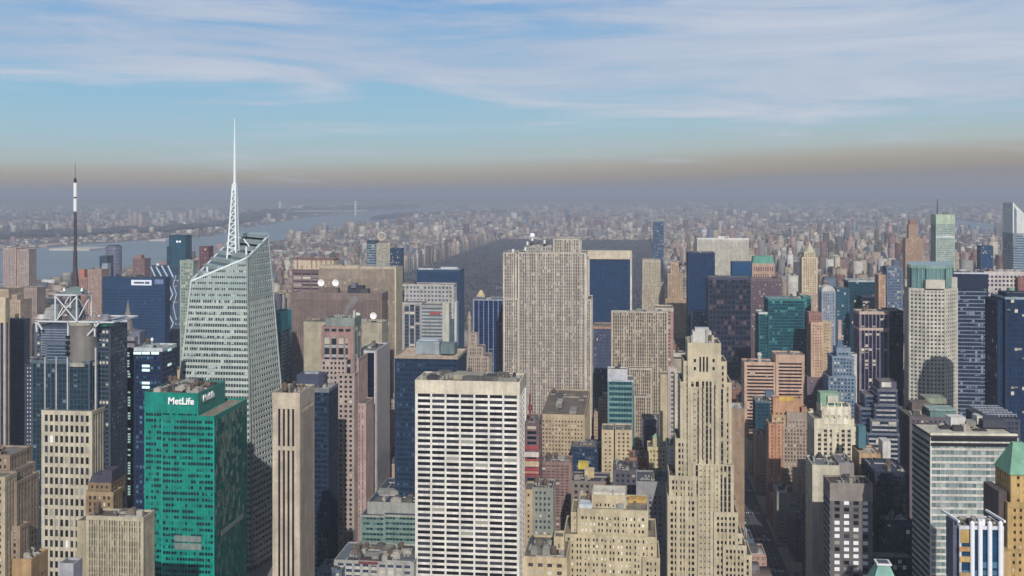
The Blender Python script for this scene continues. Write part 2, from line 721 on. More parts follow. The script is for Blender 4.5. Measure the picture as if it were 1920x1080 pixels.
            zr = z1 - pt + 0.12
        else:
            r = s.mb('roof', wall_mat(st['roofc'], 0.9, 0.35), s.nt)
            r.box(xa - e, xb + e, ya - e, yb + e, ztop + 0.1, ztop + 0.6, True)
            zr = ztop + 0.6
        for q in st['mid']:      # blank plant-floor bands, metres below the roof, height
            p.box(xa - e, xb + e, ya - e, yb + e, z1 - q[0] - q[1], z1 - q[0], True)
        # single windows as parts
        if ind and s.nwin < 300:
            wms = WINM(st)
            wz = fh * (1 - st['sp'])
            wx = bx * (1 - st['pw'])
            key = (round(wx, 2), round(wz, 2))
            if not hasattr(s, 'wmesh'):
                s.wmesh = {}
            rr = random.Random(int(s.D) + nx)
            for i in range(nf):
                zt_ = ztop - i * fh
                if zt_ - wz < z0:
                    break
                for j in range(nx):
                    if s.nwin >= 300:
                        break
                    cx = xa + st['cw'] + (j + 0.5) * bx
                    mi = rr.choices(range(len(wms)), weights=st['ind'])[0] if isinstance(st['ind'], tuple) else rr.choices(range(len(wms)), weights=(6, 3, 1, 1))[0]
                    kk = key + (mi, )
                    if kk not in s.wmesh:
                        w_ = MB()
                        w_.box(-wx / 2, wx / 2, -0.12, 0.0, -wz, 0.0)
                        s.wmesh[kk] = w_.mesh('window', wms[mi])
                    inst('window', s.wmesh[kk], (cx, ya, zt_), s.root)
                    s.nwin += 1
        if clutter:
            s.clutter(xa, xb, ya, yb, zr, clutter)
        s.last = (xa, xb, ya, yb, zr)
        return s.last

    def clutter(s, xa, xb, ya, yb, z, n):
        rr = random.Random(int(s.D * 7) + n + int(xa))
        W_, D_ = xb - xa, yb - ya
        tone = [(150, 148, 142), (96, 94, 92), (178, 172, 160), (62, 64, 70), (126, 112, 98)]
        for i in range(int(n * 1.9)):
            w, d = rr.uniform(0.03, 0.2) * W_, rr.uniform(0.06, 0.25) * D_
            x = rr.uniform(xa + 1.2, xb - w - 1.2)
            y = rr.uniform(ya + 1.2, yb - d - 1.2)
            h = rr.uniform(.7, 3.4)
            kind = rr.random()
            if kind < 0.6:
                m_ = MB()
                m_.box(x, x + w, y, y + d, z, z + h)
                if rr.random() < 0.6:
                    m_.box(x + w * .2, x + w * .8, y + d * .2, y + d * .8, z + h, z + h + rr.uniform(.4, 1.2))
                m_.build('rooftop_unit', wall_mat(rr.choice(tone)), s.root)
            elif kind < 0.78:
                m_ = MB()
                if rr.random() < .5:
                    m_.box(x, min(x + W_ * .4, xb - 1.3), y, y + .7, z + .3, z + 1.1, True)
                else:
                    m_.box(x, x + .7, y, min(y + D_ * .5, yb - 1.3), z + .3, z + 1.1, True)
                m_.build('duct', wall_mat((186, 186, 182), .5), s.root)
            elif kind < 0.95:
                r = rr.uniform(0.6, 1.2)
                for q in range(rr.randint(1, 4)):
                    if x + q * 2.6 * r < xb - 2:
                        m_ = MB()
                        m_.cyl(x + q * 2.6 * r, y, z, z + h * .6, r, r * .9, seg=9)
                        m_.build('cooling_fan', wall_mat((164, 164, 160)), s.root)
            else:
                m_ = MB()
                m_.cyl(x, y, z + 2.2, z + 5.4, 1.7, seg=10)
                m_.cyl(x, y, z + 5.4, z + 6.5, 1.8, 0.1, seg=10)
                for (dx, dy) in ((1, 1), (-1, 1), (1, -1), (-1, -1)):
                    m_.box(x + dx * 1.1 - .15, x + dx * 1.1 + .15, y + dy * 1.1 - .15, y + dy * 1.1 + .15, z, z + 2.2)
                m_.build('water_tank', wall_mat((112, 92, 76)), s.root)

    def box(s, name, px0, px1, py0, py1, yo, dep, c, rough=.8, mat=None):
        """a plain part given by its picture extent; py0 top, py1 bottom; yo metres behind the front"""
        a, b = s.lx(px0, yo) - s.w / 2, s.lx(px1, yo) - s.w / 2
        zt, zb = s.lz((px0 + px1) / 2, py0, yo), s.lz((px0 + px1) / 2, py1, yo)
        m_ = MB()
        m_.box(a, b, yo - s.d / 2, yo - s.d / 2 + dep, zb, zt, True)
        return m_.build(name, mat or wall_mat(c, rough), s.root)

    def pt(s, px, py, yo):
        return (s.lx(px, yo) - s.w / 2, yo - s.d / 2, s.lz(px, py, yo))

    def finish(s):
        for (m_, name, mat) in s.parts.values():
            stuff = name in ('floor_bands', 'piers')
            m_.build(name, mat, s.root, 'stuff' if stuff and len(m_.f) > 60 else None)
        s.parts = {}
        if s.anchor:
            t_ = min(s.tops, key=lambda q: q[2]) if s.tops else (0, s.x0, 500)
            ANCH.append(((s.x0 + s.x1) / 2, t_[2], s.anchor))
        return s


def WINM(st):
    return (plain('pane_black', (26, 28, 34), 0.12), plain('pane_grey', (58, 62, 70), 0.12), plain('pane_blind', (150, 148, 140), 0.7),
            plain('pane_white', (236, 236, 238), 0.6))


def depto(b, xr, side, yo):
    """depth that lets the right-hand side of a block reach column `side`"""
    x = b.lx(xr, yo)
    P = b.world(x, yo)
    q = ratio(side)
    return max(6.0, (P[0] - q * P[1]) / (b.sn + q * b.cs))


# ================================================================== LEFT QUARTER
CREAM, TAN, LIME, PINK, BROWN = (206, 190, 160), (186, 166, 132), (190, 182, 166), (176, 150, 140), (128, 112, 104)
NAVY, TEAL, BLK = (14, 34, 74), (18, 74, 86), (16, 20, 30)

b = Bld('office_tower', 'tall dark glass slab with a blank cream crown, cut by the left picture edge', 'skyscraper', -60, 10, 900, dep=6)
b.tier(-60, 10, 558, ST(w=(196, 186, 170), g=(40, 44, 66), bay=3, fh=3.9, pw=.12, sp=.1, sw=(52, 54, 78), top=23, topc=(214, 196, 160), cw=1.6, blind=0)); b.finish()
b = Bld('office_tower', 'smooth slate blue slab tower beside the cream crowned slab at the left edge', 'skyscraper', 12, 46, 940, side=51)
b.tier(12, 46, 598, ST(w=(74, 84, 112), g=(46, 58, 92), bay=1.6, fh=3.8, pw=.5, sp=.35, top=7, sw=(66, 76, 104), blind=0, cw=.6), clutter=3); b.finish()
b = Bld('office_tower', 'narrow dark tower with rows of small white windows right of the slate blue slab', 'skyscraper', 47, 62, 905, side=66)
b.tier(47, 62, 682, ST(w=(56, 62, 84), g=(176, 170, 184), bay=3.2, fh=3.7, pw=.5, sp=.55, top=3, blind=.3), clutter=2); b.finish()
b = Bld('setback_building', 'tan brick building, shade painted brown, stepping down to the right in the lower left corner', 'building', -40, 37, 520, side=41)
sb = ST(w=(160, 138, 116), g=(40, 38, 40), bay=2.8, fh=3.6, pw=.55, sp=.5, top=2)  # shaded part of the tan brick; its shade is put into this brown
b.tier(-40, 8, 838, sb, yo=12, clutter=2); b.tier(-40, 18, 852, sb, yo=8, dep=20); b.tier(-40, 25, 882, sb, yo=4, dep=20); b.tier(-40, 31, 902, sb, yo=2, dep=20); b.tier(-40, 37, 985, sb)
b.tier(-40, 9, 893, ST(w=(196, 178, 146), g=(60, 56, 52), bay=2.6, fh=3.4, pw=.55, sp=.5, top=2), yo=-6, dep=10)
b.finish()
b = Bld('rooftop_building', 'low orange brown building with a cluttered open roof in the bottom left corner', 'building', -30, 58, 520, side=88)
b.tier(-30, 58, 1046, ST(w=(176, 138, 92), g=(40, 34, 30), bay=6, fh=8, pw=.7, sp=.6, top=11, topc=(190, 150, 102), roofc=(70, 68, 70)), clutter=14); b.finish()
b = Bld('rooftop_building', 'small pale grey block at the foot of the beige grid tower with the mast', 'building', 112, 137, 500, side=146)
b.tier(112, 137, 1056, ST(w=(176, 178, 186), g=(90, 94, 104), bay=4, fh=4, pw=.8, sp=.8, top=8)); b.finish()

# ---- the tower with the mast
b = Bld('broadcast_tower', 'dark glass and beige stone tower with an antenna mast in a white cube frame', 'skyscraper', 60, 168, 745, side=208,
        anchor='the mast tower')
gl = ST(w=(70, 86, 104), g=(22, 46, 66), bay=3.1, fh=3.9, pw=.1, sp=.22, sw=(40, 64, 82), top=2.5, topc=(86, 104, 116), blind=.12, bc=(120, 140, 150), cw=.8, rib=5, ribw=2)
b.tier(60, 168, 676, gl, yo=6, clutter=4)
b.tier(86, 131, 640, ST(w=(92, 104, 122), g=(44, 62, 86), bay=6, fh=2.3, pw=.08, sp=.42, sw=(112, 126, 144), top=3, blind=0), yo=10, dep=34)
b.tier(182, 207, 612, ST(w=(60, 72, 90), g=(30, 44, 64), bay=3, fh=3.4, pw=.25, sp=.35, top=3, sw=(70, 84, 104)), yo=16, dep=26)
b.tier(66, 86, 612, ST(w=(90, 96, 112), g=(50, 58, 78), bay=3, fh=3, pw=.3, sp=.4, top=3), yo=14, dep=30)
b.tier(80, 172, 770, ST(w=(206, 196, 172), g=(34, 36, 44), bay=3.9, fh=7.9, pw=.42, sp=.36, top=3.2, pr=.6, sr=.3, cw=1.2, ind=(7, 5, 1.4, .06)), yo=-3, dep=44)
ya = -b.d / 2
# drum, louvred block, sign panel
x, y, z = b.pt(157, 682, 16); z2 = b.pt(157, 604, 16)[2]; r = (b.lx(182, 16) - b.lx(131, 16)) / 2
m = MB(); m.cyl(x, y, z, z2, r, seg=40); m.build('metal_drum', wall_mat((148, 142, 136), .45, .15, .3), b.root)
for q_ in ((z2 - 1.5, z2 + .8, r + .7), (z - .5, z + 2.2, r + .9)):
    m = MB(); m.cyl(x, y, *q_, seg=40); m.build('drum_rim', wall_mat((176, 172, 160)), b.root)
for k in range(4):
    m = MB(); zz_ = z + 8 + k * 4.2
    m.box(x - r * .86, x - r * .52, y - r * .86, y - r * .5, zz_, zz_ + 2.2, True); m.build('drum_window', plain('pane_black', (26, 28, 34), .12), b.root)
x0_, y0_, zl = b.pt(78, 668, 12); x1_ = b.pt(130, 668, 12)[0]; zh = b.pt(100, 612, 12)[2]
m = MB(); m.box(x0_, x1_, y0_, y0_ + 24, zl, zh); m.build('machine_room', wall_mat((70, 82, 104)), b.root)
for k in range(11):
    m = MB(); q = zl + 1 + k * (zh - zl - 2) / 11
    m.box(x0_ - .3, x1_ + .3, y0_ - .5, y0_ + 24.2, q, q + .95, True); m.build('louvre', wall_mat((128, 142, 160)), b.root)
x0_, y0_, zl = b.pt(185, 655, 22); x1_ = b.pt(200, 655, 22)[0]; zh = b.pt(195, 608, 22)[2]
for px, yo in ((85, 5.4), (106, 5.4), (127, 5.4)):
    q_ = b.pt(px, 672, yo); m = MB(); m.box(q_[0] - .5, q_[0] + .5, q_[1] - .6, q_[1] + .2, 60, q_[2] + 1); m.build('white_fin', wall_mat((186, 190, 196), .5), b.root)
for k in range(3):
    m = MB(); yy_ = -b.d / 2 + 8 + k * 11; m.box(b.w / 2 - .2, b.w / 2 + .9, yy_, yy_ + 1, 60, b.pt(168, 655, 0)[2]); m.build('white_fin', wall_mat((196, 200, 204), .5), b.root)
m = MB(); m.box(x0_, x1_, y0_ - 4, y0_ + 22, zl, zh, True); m.build('screen_box', wall_mat((46, 62, 80)), b.root)
m = MB(); m.quad([(x0_ + 1, y0_ - 4.2, zl + 2), (x1_ + 1.5, y0_ - 4.2, zl + 2), (x1_ + 2.4, y0_ - 4.2, zh + .5), (x0_ + 3, y0_ - 4.2, zh - .4)])
m.quad([(x1_ + .2, y0_ - 4.2, zl + 2), (x1_ + .2, y0_ + 18, zl + 2), (x1_ + .2, y0_ + 18, zh), (x1_ + .2, y0_ - 4.2, zh)])
m.build('green_sign', plain('sign_green', (8, 122, 100), .5), b.root)
m = MB(); m.box(x0_ + 3, x1_ + .5, y0_ - 4.5, y0_ - 4.25, zl + 3.0, zl + 4.6, True); m.box(x0_ + 5.5, x0_ + 7, y0_ - 4.5, y0_ - 4.25, zl + 6, zl + 13, True)
m.bar((x0_ + 1.5, y0_ - 4.4, zl + 5), (x0_ + 5.5, y0_ - 4.4, zl + 11), .6); m.build('sign_mark', plain('sign_mint', (140, 226, 206), .5), b.root)
WH = plain('white_steel', (226, 228, 228), .45)
GS = plain('grey_white_steel', (198, 202, 206), .45)
zc = b.pt(140, 602, 12)[2]
xs = [b.pt(p, 602, 8)[0] for p in (68, 103, 128, 145, 178, 212)]
yf = b.pt(140, 602, 8)[1]
ybk = yf + 40
for (p, q) in (((xs[0], yf, zc), (xs[5], yf, zc)), ((xs[0], ybk, zc), (xs[5], ybk, zc)), ((xs[0], yf, zc), (xs[0], ybk, zc)), ((xs[5], yf, zc), (xs[5], ybk, zc)),
               ((xs[0], yf, zc), (xs[0] + .6, yf, zc - 8)), ((xs[0] + .5, yf, zc), (xs[0] + 5, yf, zc - 6.5)),
               ((xs[3], yf, zc), (xs[3] + 8, yf, zc - 10.5)), ((xs[3] + 8, yf, zc - 10.5), (xs[4] + 4, yf, zc)), ((xs[4], yf, zc), (xs[4], yf, zc - 11)),
               ((xs[2], yf, zc), (xs[2], yf, zc - 11)), ((xs[3], yf, zc), (xs[3], yf, zc - 11)),
               ((xs[2], yf + 10, zc - 2), (xs[5], yf + 26, zc - 2)), ((xs[4], yf, zc), (xs[4] + 6, ybk, zc + .4))):
    m = MB(); m.bar(p, q, 1.15); m.build('truss_beam', GS, b.root)
xa, xb_ = b.pt(104, 600, 14)[0], b.pt(144, 600, 14)[0]
yq = b.pt(104, 600, 14)[1]; yr = yq + 16
zb_, zt_ = zc - .5, b.pt(120, 553, 14)[2]
yr = yq + 22
cr = [(xa, yq), (xb_, yq), (xb_, yr), (xa, yr)]
for i in range(4):
    p, q = cr[i], cr[(i + 1) % 4]
    for (u_, v_) in (((p[0], p[1], zb_), (p[0], p[1], zt_)), ((p[0], p[1], zt_), (q[0], q[1], zt_))):
        m = MB(); m.bar(u_, v_, 1.1); m.build('cube_frame_bar', GS, b.root)
    for (u_, v_) in (((p[0], p[1], zb_), (q[0], q[1], zt_ - 1)), ((p[0], p[1], zt_ - 1), (q[0], q[1], zb_))):
        m = MB(); m.bar(u_, v_, .6); m.build('brace', WH, b.root)
cx_, cy_ = (xa + xb_) / 2 + 2, (yq + yr) / 2
m = MB(); m.cyl(cx_, cy_, zb_, zb_ + 9, 7.4, 5.5, 14); m.cyl(cx_, cy_, zb_ + 9, zt_ - 2, 3.4, seg=10); m.build('equipment_core', wall_mat((98, 108, 112)), b.root)
m = MB(); m.cyl(cx_, cy_, zt_ + .5, zt_ + 3.2, 8.6, 7, 18); m.cyl(cx_, cy_, zt_ + 3.2, zt_ + 5.4, 6, 3, 18); m.build('antenna_deck', wall_mat((120, 138, 136)), b.root)
for dx in (-7, 7.5):
    m = MB(); m.cyl(cx_ + dx, cy_ - 5, zt_ + 2.4, zt_ + 5, 1.1, .5, 8); m.build('beacon', WH, b.root)
for dx, h, c in ((-22, 7, (168, 172, 172)), (-28, 3.2, (206, 202, 196)), (24, 4, (140, 140, 150)), (-17, 11, (150, 154, 158))):
    m = MB(); m.cyl(cx_ + dx, cy_, zc, zc + h, 4.6, 3.4, 10); m.build('rooftop_unit', wall_mat(c), b.root)
zs = [b.pt(136, q, 25)[2] for q in (548, 500, 470, 398, 396, 372, 369, 343, 342, 334, 303)]
mx_ = b.pt(136, 400, 25)[0]
MAST = plain('mast_steel', (70, 62, 66), .6)
for (z0, z1, r0, r1, mt, nm) in ((zs[0], zs[1], 3.4, 1.5, MAST, 'mast_foot'), (zs[1], zs[2], 1.6, 1.35, MAST, 'mast'), (zs[2], zs[3], 1.15, 1.0, MAST, 'mast'),
                                 (zs[4], zs[5], 1.35, 1.35, WH, 'white_antenna'), (zs[5], zs[6], .8, .8, MAST, 'collar'), (zs[6], zs[7], 1.35, 1.35, WH, 'white_antenna'),
                                 (zs[8], zs[9], 1.2, .9, plain('mast_black', (36, 34, 38)), 'mast_tip'), (zs[9], zs[10], .22, .12, MAST, 'lightning_rod')):
    m = MB(); m.cyl(mx_, cy_ + 4, z0, z1, r0, r1, 10); m.build(nm, mt, b.root)
for k in range(7):
    zz_ = zs[0] + (zs[3] - zs[0]) * (k + .5) / 7.5
    m = MB(); m.cyl(mx_, cy_ + 4, zz_, zz_ + .7, 2.0 - k * .12, seg=10); m.build('collar', MAST, b.root)
b.finish()

b = Bld('old_hotel', 'ornate tan building with a dark mansard roof just above the beige ribbed block', 'building', 162, 205, 700, side=222)
b.tier(162, 212, 922, ST(w=(160, 130, 92), g=(46, 36, 34), bay=3.4, fh=4.6, pw=.55, sp=.45, top=3, topc=(178, 150, 110)), yo=0)
b.tier(166, 208, 905, ST(w=(150, 124, 92), g=(46, 36, 34), bay=4, fh=4, pw=.6, sp=.5, top=2), yo=3, dep=20)
for i, (p0, p1, p2) in enumerate(((170, 190, 892), (190, 205, 884))):
    m = MB(); u_ = b.pt(p0 - 4, 907, 3); v_ = b.pt(p1 + 4, 907, 3); zt_ = b.pt(p0, p2, 3)[2]
    P = [(u_[0], u_[1]), (v_[0], u_[1]), (v_[0], u_[1] + 18), (u_[0], u_[1] + 18)]
    Q = [(p[0] * .8 + (u_[0] + v_[0]) / 2 * .2, p[1] * .7 + (u_[1] + 9) * .3) for p in P]
    m.prism(P, u_[2] - i * .02, zt_, Q); m.build('mansard_roof', wall_mat((66, 66, 84)), b.root)
b.finish()
b = Bld('ribbed_block', 'beige office block with fine vertical ribs in front of the teal glass tower, bottom left', 'office block', 146, 268, 570, side=288,
        anchor='the beige ribbed block')
b.tier(146, 165, 976, ST(w=(176, 164, 136), g=(120, 112, 92), bay=5, fh=9, pw=.9, sp=.9, top=5, blind=0), yo=3)
b.tier(164, 268, 968, ST(w=(196, 186, 158), g=(96, 88, 78), bay=1.55, fh=3.9, pw=.42, sp=.3, sw=(160, 148, 124), top=2.4, pr=.5, cw=.9, rib=4, ribw=.5, roofc=(112, 96, 84), blind=.35, bc=(186, 176, 150)), clutter=12)
b.finish()

# ---- dark towers with lit windows
b = Bld('dark_office_tower', 'navy tower with a column of brightly lit windows left of the teal glass tower', 'skyscraper', 217, 254, 830, side=262)
LIT = ST(w=(18, 34, 72), g=(14, 36, 84), bay=3.4, fh=4.0, pw=.3, sp=.4, top=4, blind=.2, bc=(70, 110, 150), cw=1.0)
b.tier(217, 254, 652, LIT, clutter=2)
b.box('stair_tower', 234, 252, 632, 652, 4, 12, (150, 150, 160)); b.box('rooftop_unit', 246, 262, 622, 652, 10, 12, (122, 128, 146)); b.box('rooftop_unit', 218, 232, 640, 653, 6, 10, (170, 100, 96))
lit = plain('lit_window', (214, 244, 236), .3, emit=(200, 240, 225), es=.55)
wm_ = None
rr = random.Random(5)
for i in range(58):
    py = 662 + i * 4.9
    if py > 945 or (710 < py < 735) or rr.random() < .18 or 760 < py < 772:
        continue
    for px in ((232.5, 240.5) if py < 700 else (242.5, )):
        if rr.random() < .12:
            continue
        p = b.pt(px, py, 0)
        if wm_ is None:
            q_ = MB(); q_.box(-1.05, 1.05, -.6, 0, -.65, .65, True); wm_ = q_.mesh('lit_window', lit)
        inst('lit_window', wm_, (p[0], p[1], p[2]), b.root)
b.finish()
b = Bld('dark_office_tower', 'navy glass tower with a white rimmed roof and roof ball left of the teal tower', 'skyscraper', 252, 304, 800, side=330,
        anchor='the white rimmed navy tower')
b.tier(252, 304, 652, ST(w=(20, 38, 78), g=(16, 40, 92), bay=3.2, fh=4.0, pw=.3, sp=.42, top=3, topc=(206, 214, 220), blind=.34, bc=(84, 130, 170), cw=1, roofc=(150, 160, 168)), clutter=4)
x, y, z = b.pt(285, 648, 16)
m = MB(); m.cyl(x, y, z - 2, z + 1.5, 8, 6, 16); m.build('roof_pavilion', wall_mat((160, 170, 172)), b.root)
m = MB(); m.cyl(x, y, z + 1.5, z + 5, .3, seg=6); m.cyl(x, y, z + 3.6, z + 5.0, .9, 1.4, 10); m.cyl(x, y, z + 5.0, z + 6.4, 1.4, .7, 10); m.build('radome', WH, b.root)
for (px, py) in ((258, 662), (274, 662), (291, 662), (274, 686), (274, 694), (274, 718), (274, 726), (316, 660), (316, 688)):
    p = b.pt(min(px, 300), py, 0)
    m = MB()
    if px < 304:
        m.box(p[0] - 3.2, p[0] + 3.2, p[1] - .6, p[1], p[2] - 1, p[2] + 1, True)
    else:
        m.box(b.w / 2 - .2, b.w / 2 + .6, p[1] + 10, p[1] + 16, p[2] - 1, p[2] + 1, True)
    m.build('lit_window', lit, b.root)
b.finish()
b = Bld('billboard', 'tall red and white advertising screen in the gap left of the lit navy tower', 'billboard', 213, 229, 900, dep=12)
b.box('screen_tower', 213, 229, 790, 930, 1, 12, (110, 60, 80))
for (p0, p1, c) in ((794, 806, (232, 90, 110)), (808, 826, (214, 50, 84)), (828, 838, (240, 200, 210)), (840, 852, (224, 70, 96)), (854, 868, (238, 236, 236)), (872, 884, (190, 186, 206))):
    b.box('screen_panel', 215, 228, p0, p1, 0, 1, c)
b.finish()
b = Bld('old_spire_tower', 'small tower with a thin stepped stone spire in front of the wide blue slab', 'tower', 228, 252, 1120, side=256)
b.tier(226, 254, 618, ST(w=(110, 108, 120), g=(50, 50, 66), bay=3, fh=3.8, pw=.5, sp=.5, top=2))
x, y, z = b.pt(240, 618, 8)
for (z0, z1, r0, r1) in ((0, 10, 5.4, 4.8), (10, 20, 3.8, 3.2), (20, 33, 2.2, .5)):
    m = MB(); m.cyl(x, y, z + z0, z + z1, r0, r1, 8); m.build('spire', wall_mat((150, 138, 130)), b.root)
b.finish()
b = Bld('apartment_tower', 'orange brown block peeking out between the green sign and the navy lit tower', 'building', 212, 226, 1000, side=232)
b.tier(212, 226, 616, ST(w=(190, 132, 104), g=(60, 44, 56), bay=3, fh=3.4, pw=.6, sp=.5, top=9, topc=(206, 150, 110))); b.finish()

# ---- wide blue slab with white sign
b = Bld('blue_office_slab', 'wide deep blue slab with a small white name board near its roof, left part', 'skyscraper', 193, 309, 1330, side=318, anchor='the wide blue slab')
b.tier(193, 309, 520, ST(w=(30, 58, 106), g=(20, 48, 104), bay=2.2, fh=3.9, pw=.35, sp=.45, sw=(44, 76, 120), top=17, topc=(34, 62, 110), roofc=(70, 84, 108), blind=.06, bc=(80, 110, 150)), clutter=3)
b.box('name_board', 246, 284, 525, 535, -1.2, 1, (222, 228, 240), mat=plain('sign_white', (226, 232, 244), .5))
b.box('lettering', 251, 270, 528.6, 531.6, -1.6, .4, (70, 84, 110)); b.box('lettering', 272, 280, 528.2, 532.2, -1.6, .4, (84, 96, 120))
b.box('name_board', 290, 306, 524, 533, -1.1, 1, (122, 140, 182))
b.finish()
b = Bld('lattice_tower', 'dark tower wrapped in white zigzag steel bracing right of the wide blue slab', 'skyscraper', 284, 336, 1480, side=343)
b.tier(284, 336, 498, ST(w=(58, 78, 104), g=(44, 70, 104), bay=3, fh=4, pw=.3, sp=.4, top=3, blind=.2, bc=(96, 120, 150)), yo=3)
b.tier(323, 340, 516, ST(w=(76, 92, 112), g=(58, 84, 112), bay=3, fh=4, pw=.3, sp=.4, top=3), yo=0)
DG = plain('diagrid_steel', (186, 200, 220), .5)
pts = [(283, 500), (291, 518), (293, 500), (303, 518), (303, 498), (314, 518), (315, 498), (325, 520)]
for (p, q) in ((0, 1), (2, 3), (4, 5), (6, 7)):
    m = MB(); m.bar(b.pt(*pts[p], -1), b.pt(*pts[q], -1), 1.7); m.build('brace', DG, b.root)
zx = [(313, 522), (324, 552), (312, 578), (325, 606), (313, 634), (325, 660)]
for p, q in zip(zx[:-1], zx[1:]):
    m = MB(); m.bar(b.pt(*p, -1), b.pt(*q, -1), 1.5); m.build('brace', DG, b.root)
zx = [(330, 516), (325, 535), (331, 552), (325, 575), (331, 600)]
for p, q in zip(zx[:-1], zx[1:]):
    m = MB(); m.bar(b.pt(*p, -1), b.pt(*q, -1), .9); m.build('brace', DG, b.root)
x, y, z = b.pt(296, 497, 8)
m = MB(); m.cyl(x, y, z - 2, z + 2.4, 2.4, 2.2, 10); m.build('radome', WH, b.root)
b.finish()
b = Bld('glass_tower', 'speckled grey green tower close behind the left side of the faceted glass tower', 'skyscraper', 338, 362, 1250, side=372)
b.tier(338, 362, 488, ST(w=(158, 170, 160), g=(84, 108, 112), bay=3, fh=3.9, pw=.35, sp=.4, top=4, blind=.3), clutter=1); b.finish()
b = Bld('glass_tower', 'teal blue tower with two white roof lights standing in front of the river', 'skyscraper', 317, 348, 2100, dep=32, anchor='the teal tower by the river')
b.tier(317, 348, 441, ST(w=(26, 76, 104), g=(22, 70, 100), bay=3, fh=4, pw=.2, sp=.3, sw=(36, 88, 112), top=3, blind=0), yo=2)
b.tier(313, 319, 462, ST(w=(30, 64, 92), g=(22, 60, 90), bay=3, fh=4, pw=.2, sp=.3, top=3), yo=0)
for px in (332.5, 337.5):
    x, y, z = b.pt(px, 453, 2); m = MB(); m.box(x - 1.7, x + 1.7, y - 1, y, z - 1.7, z + 1.7, True); m.build('lamp', plain('roof_lamp', (240, 250, 255), .3, emit=(240, 250, 255), es=.8), b.root)
b.finish()
b = Bld('round_tower', 'grey brown cylindrical tower rising in front of the river', 'skyscraper', 200, 227, 2350, dep=36)
x, y, z = b.pt(213.5, 461, 16); r = b.w / 2
m = MB(); m.cyl(x, y, 0, z, r, seg=28, uvk=(3.2, 4)); m.build('shaft', glass_mat((90, 98, 124), .25, (150, 146, 150), .3), b.root)
for k in range(30):
    q_ = z - 4 - k * 8
    if q_ < 20: break
    m = MB(); m.cyl(x, y, q_, q_ + 3.2, r + .4, seg=28); m.build('floor_band', wall_mat((120, 118, 134)), b.root)
m = MB(); m.cyl(x, y, z, z + 2.2, r * .8, seg=20); m.build('roof_drum', wall_mat((64, 74, 100)), b.root)
RECTS.append((200, 227, 461, 2350)); b.finish()
b = Bld('office_tower', 'dark slab tower touching the left side of the grey cylindrical tower', 'skyscraper', 187, 200, 2250, dep=30)
b.tier(187, 200, 480, ST(w=(54, 74, 100), g=(40, 62, 92), bay=3, fh=4, pw=.3, sp=.4, top=4)); b.tier(192, 202, 494, ST(w=(160, 180, 192), g=(90, 110, 130), bay=3, fh=4, pw=.3, sp=.4, top=3), yo=-4, dep=14); b.finish()
b = Bld('brick_tower', 'rust brown tower with a small penthouse right of the grey cylindrical tower', 'skyscraper', 249, 271, 2300, dep=30)
b.tier(249, 271, 485, ST(w=(144, 108, 108), g=(88, 66, 76), bay=2.6, fh=3.2, pw=.55, sp=.3, top=4)); b.box('penthouse', 255, 265, 478, 486, 5, 14, (164, 120, 110)); b.finish()
b = Bld('twin_apartment_tower', 'pair of joined pale tan apartment slabs at the left edge above the rooftops', 'apartment tower', 6, 54, 2350, dep=36, anchor='the tan twin slabs')
tw = ST(w=(186, 162, 150), g=(120, 108, 116), bay=4.4, fh=3, pw=.5, sp=.4, top=5, cw=2)
b.tier(6, 30, 465, tw); b.tier(32, 54, 467, tw, yo=4); b.finish()
b = Bld('apartment_tower', 'mauve grey slab with dark vertical strips left of the mast tower', 'apartment tower', 39, 69, 1650, dep=26)
b.tier(39, 69, 539, ST(w=(168, 148, 140), g=(108, 92, 98), bay=3, fh=3, pw=.55, sp=.4, top=5)); b.finish()
b = Bld('hotel_block', 'sand coloured stepped hotel block at the left edge below the twin slabs', 'hotel', -20, 38, 1500, dep=40)
hb = ST(w=(196, 172, 142), g=(112, 96, 88), bay=3, fh=3.2, pw=.55, sp=.45, top=4)
b.tier(-20, 16, 542, hb); b.tier(14, 38, 562, hb, yo=-3, dep=30); b.tier(20, 32, 552, hb, yo=8, dep=14); b.finish()
b = Bld('brick_tower', 'reddish brown tower with orange top right behind the mast of the white cube', 'apartment tower', 143, 163, 1900, dep=24)
b.tier(143, 163, 520, ST(w=(176, 128, 112), g=(104, 80, 84), bay=3, fh=3, pw=.55, sp=.4, top=4)); b.box('penthouse', 148, 158, 505, 521, 4, 12, (196, 118, 92)); b.finish()
b = Bld('brick_tower', 'pinkish tan slab between the white cube frame and the wide blue slab', 'apartment tower', 165, 190, 1750, dep=26)
b.tier(165, 190, 505, ST(w=(182, 148, 134), g=(118, 98, 98), bay=3, fh=3, pw=.55, sp=.4, top=4), clutter=2); b.finish()
b = Bld('brick_tower', 'dark red tower with a white ball on its roof just behind the faceted glass tower', 'skyscraper', 374, 391, 1900, dep=22)
b.tier(374, 391, 462, ST(w=(120, 74, 84), g=(74, 56, 72), bay=3, fh=3.2, pw=.5, sp=.4, top=8))
x, y, z = b.pt(385, 468, -1); m = MB(); m.cyl(x, y, z - 1.6, z, .9, 1.9, 10); m.cyl(x, y, z, z + 1.6, 1.9, .9, 10); m.build('radome', WH, b.root)
b.tier(366, 374, 484, ST(w=(196, 150, 124), g=(120, 90, 90), bay=3, fh=3.2, pw=.5, sp=.4, top=3), yo=2); b.finish()
b = Bld('office_block', 'dark flat roofed slab just left of the foot of the white spire', 'building', 396, 432, 1800, dep=28)
b.tier(396, 432, 482, ST(w=(96, 88, 106), g=(40, 42, 62), bay=3, fh=5, pw=.1, sp=.5, sw=(168, 160, 172), top=2)); b.finish()

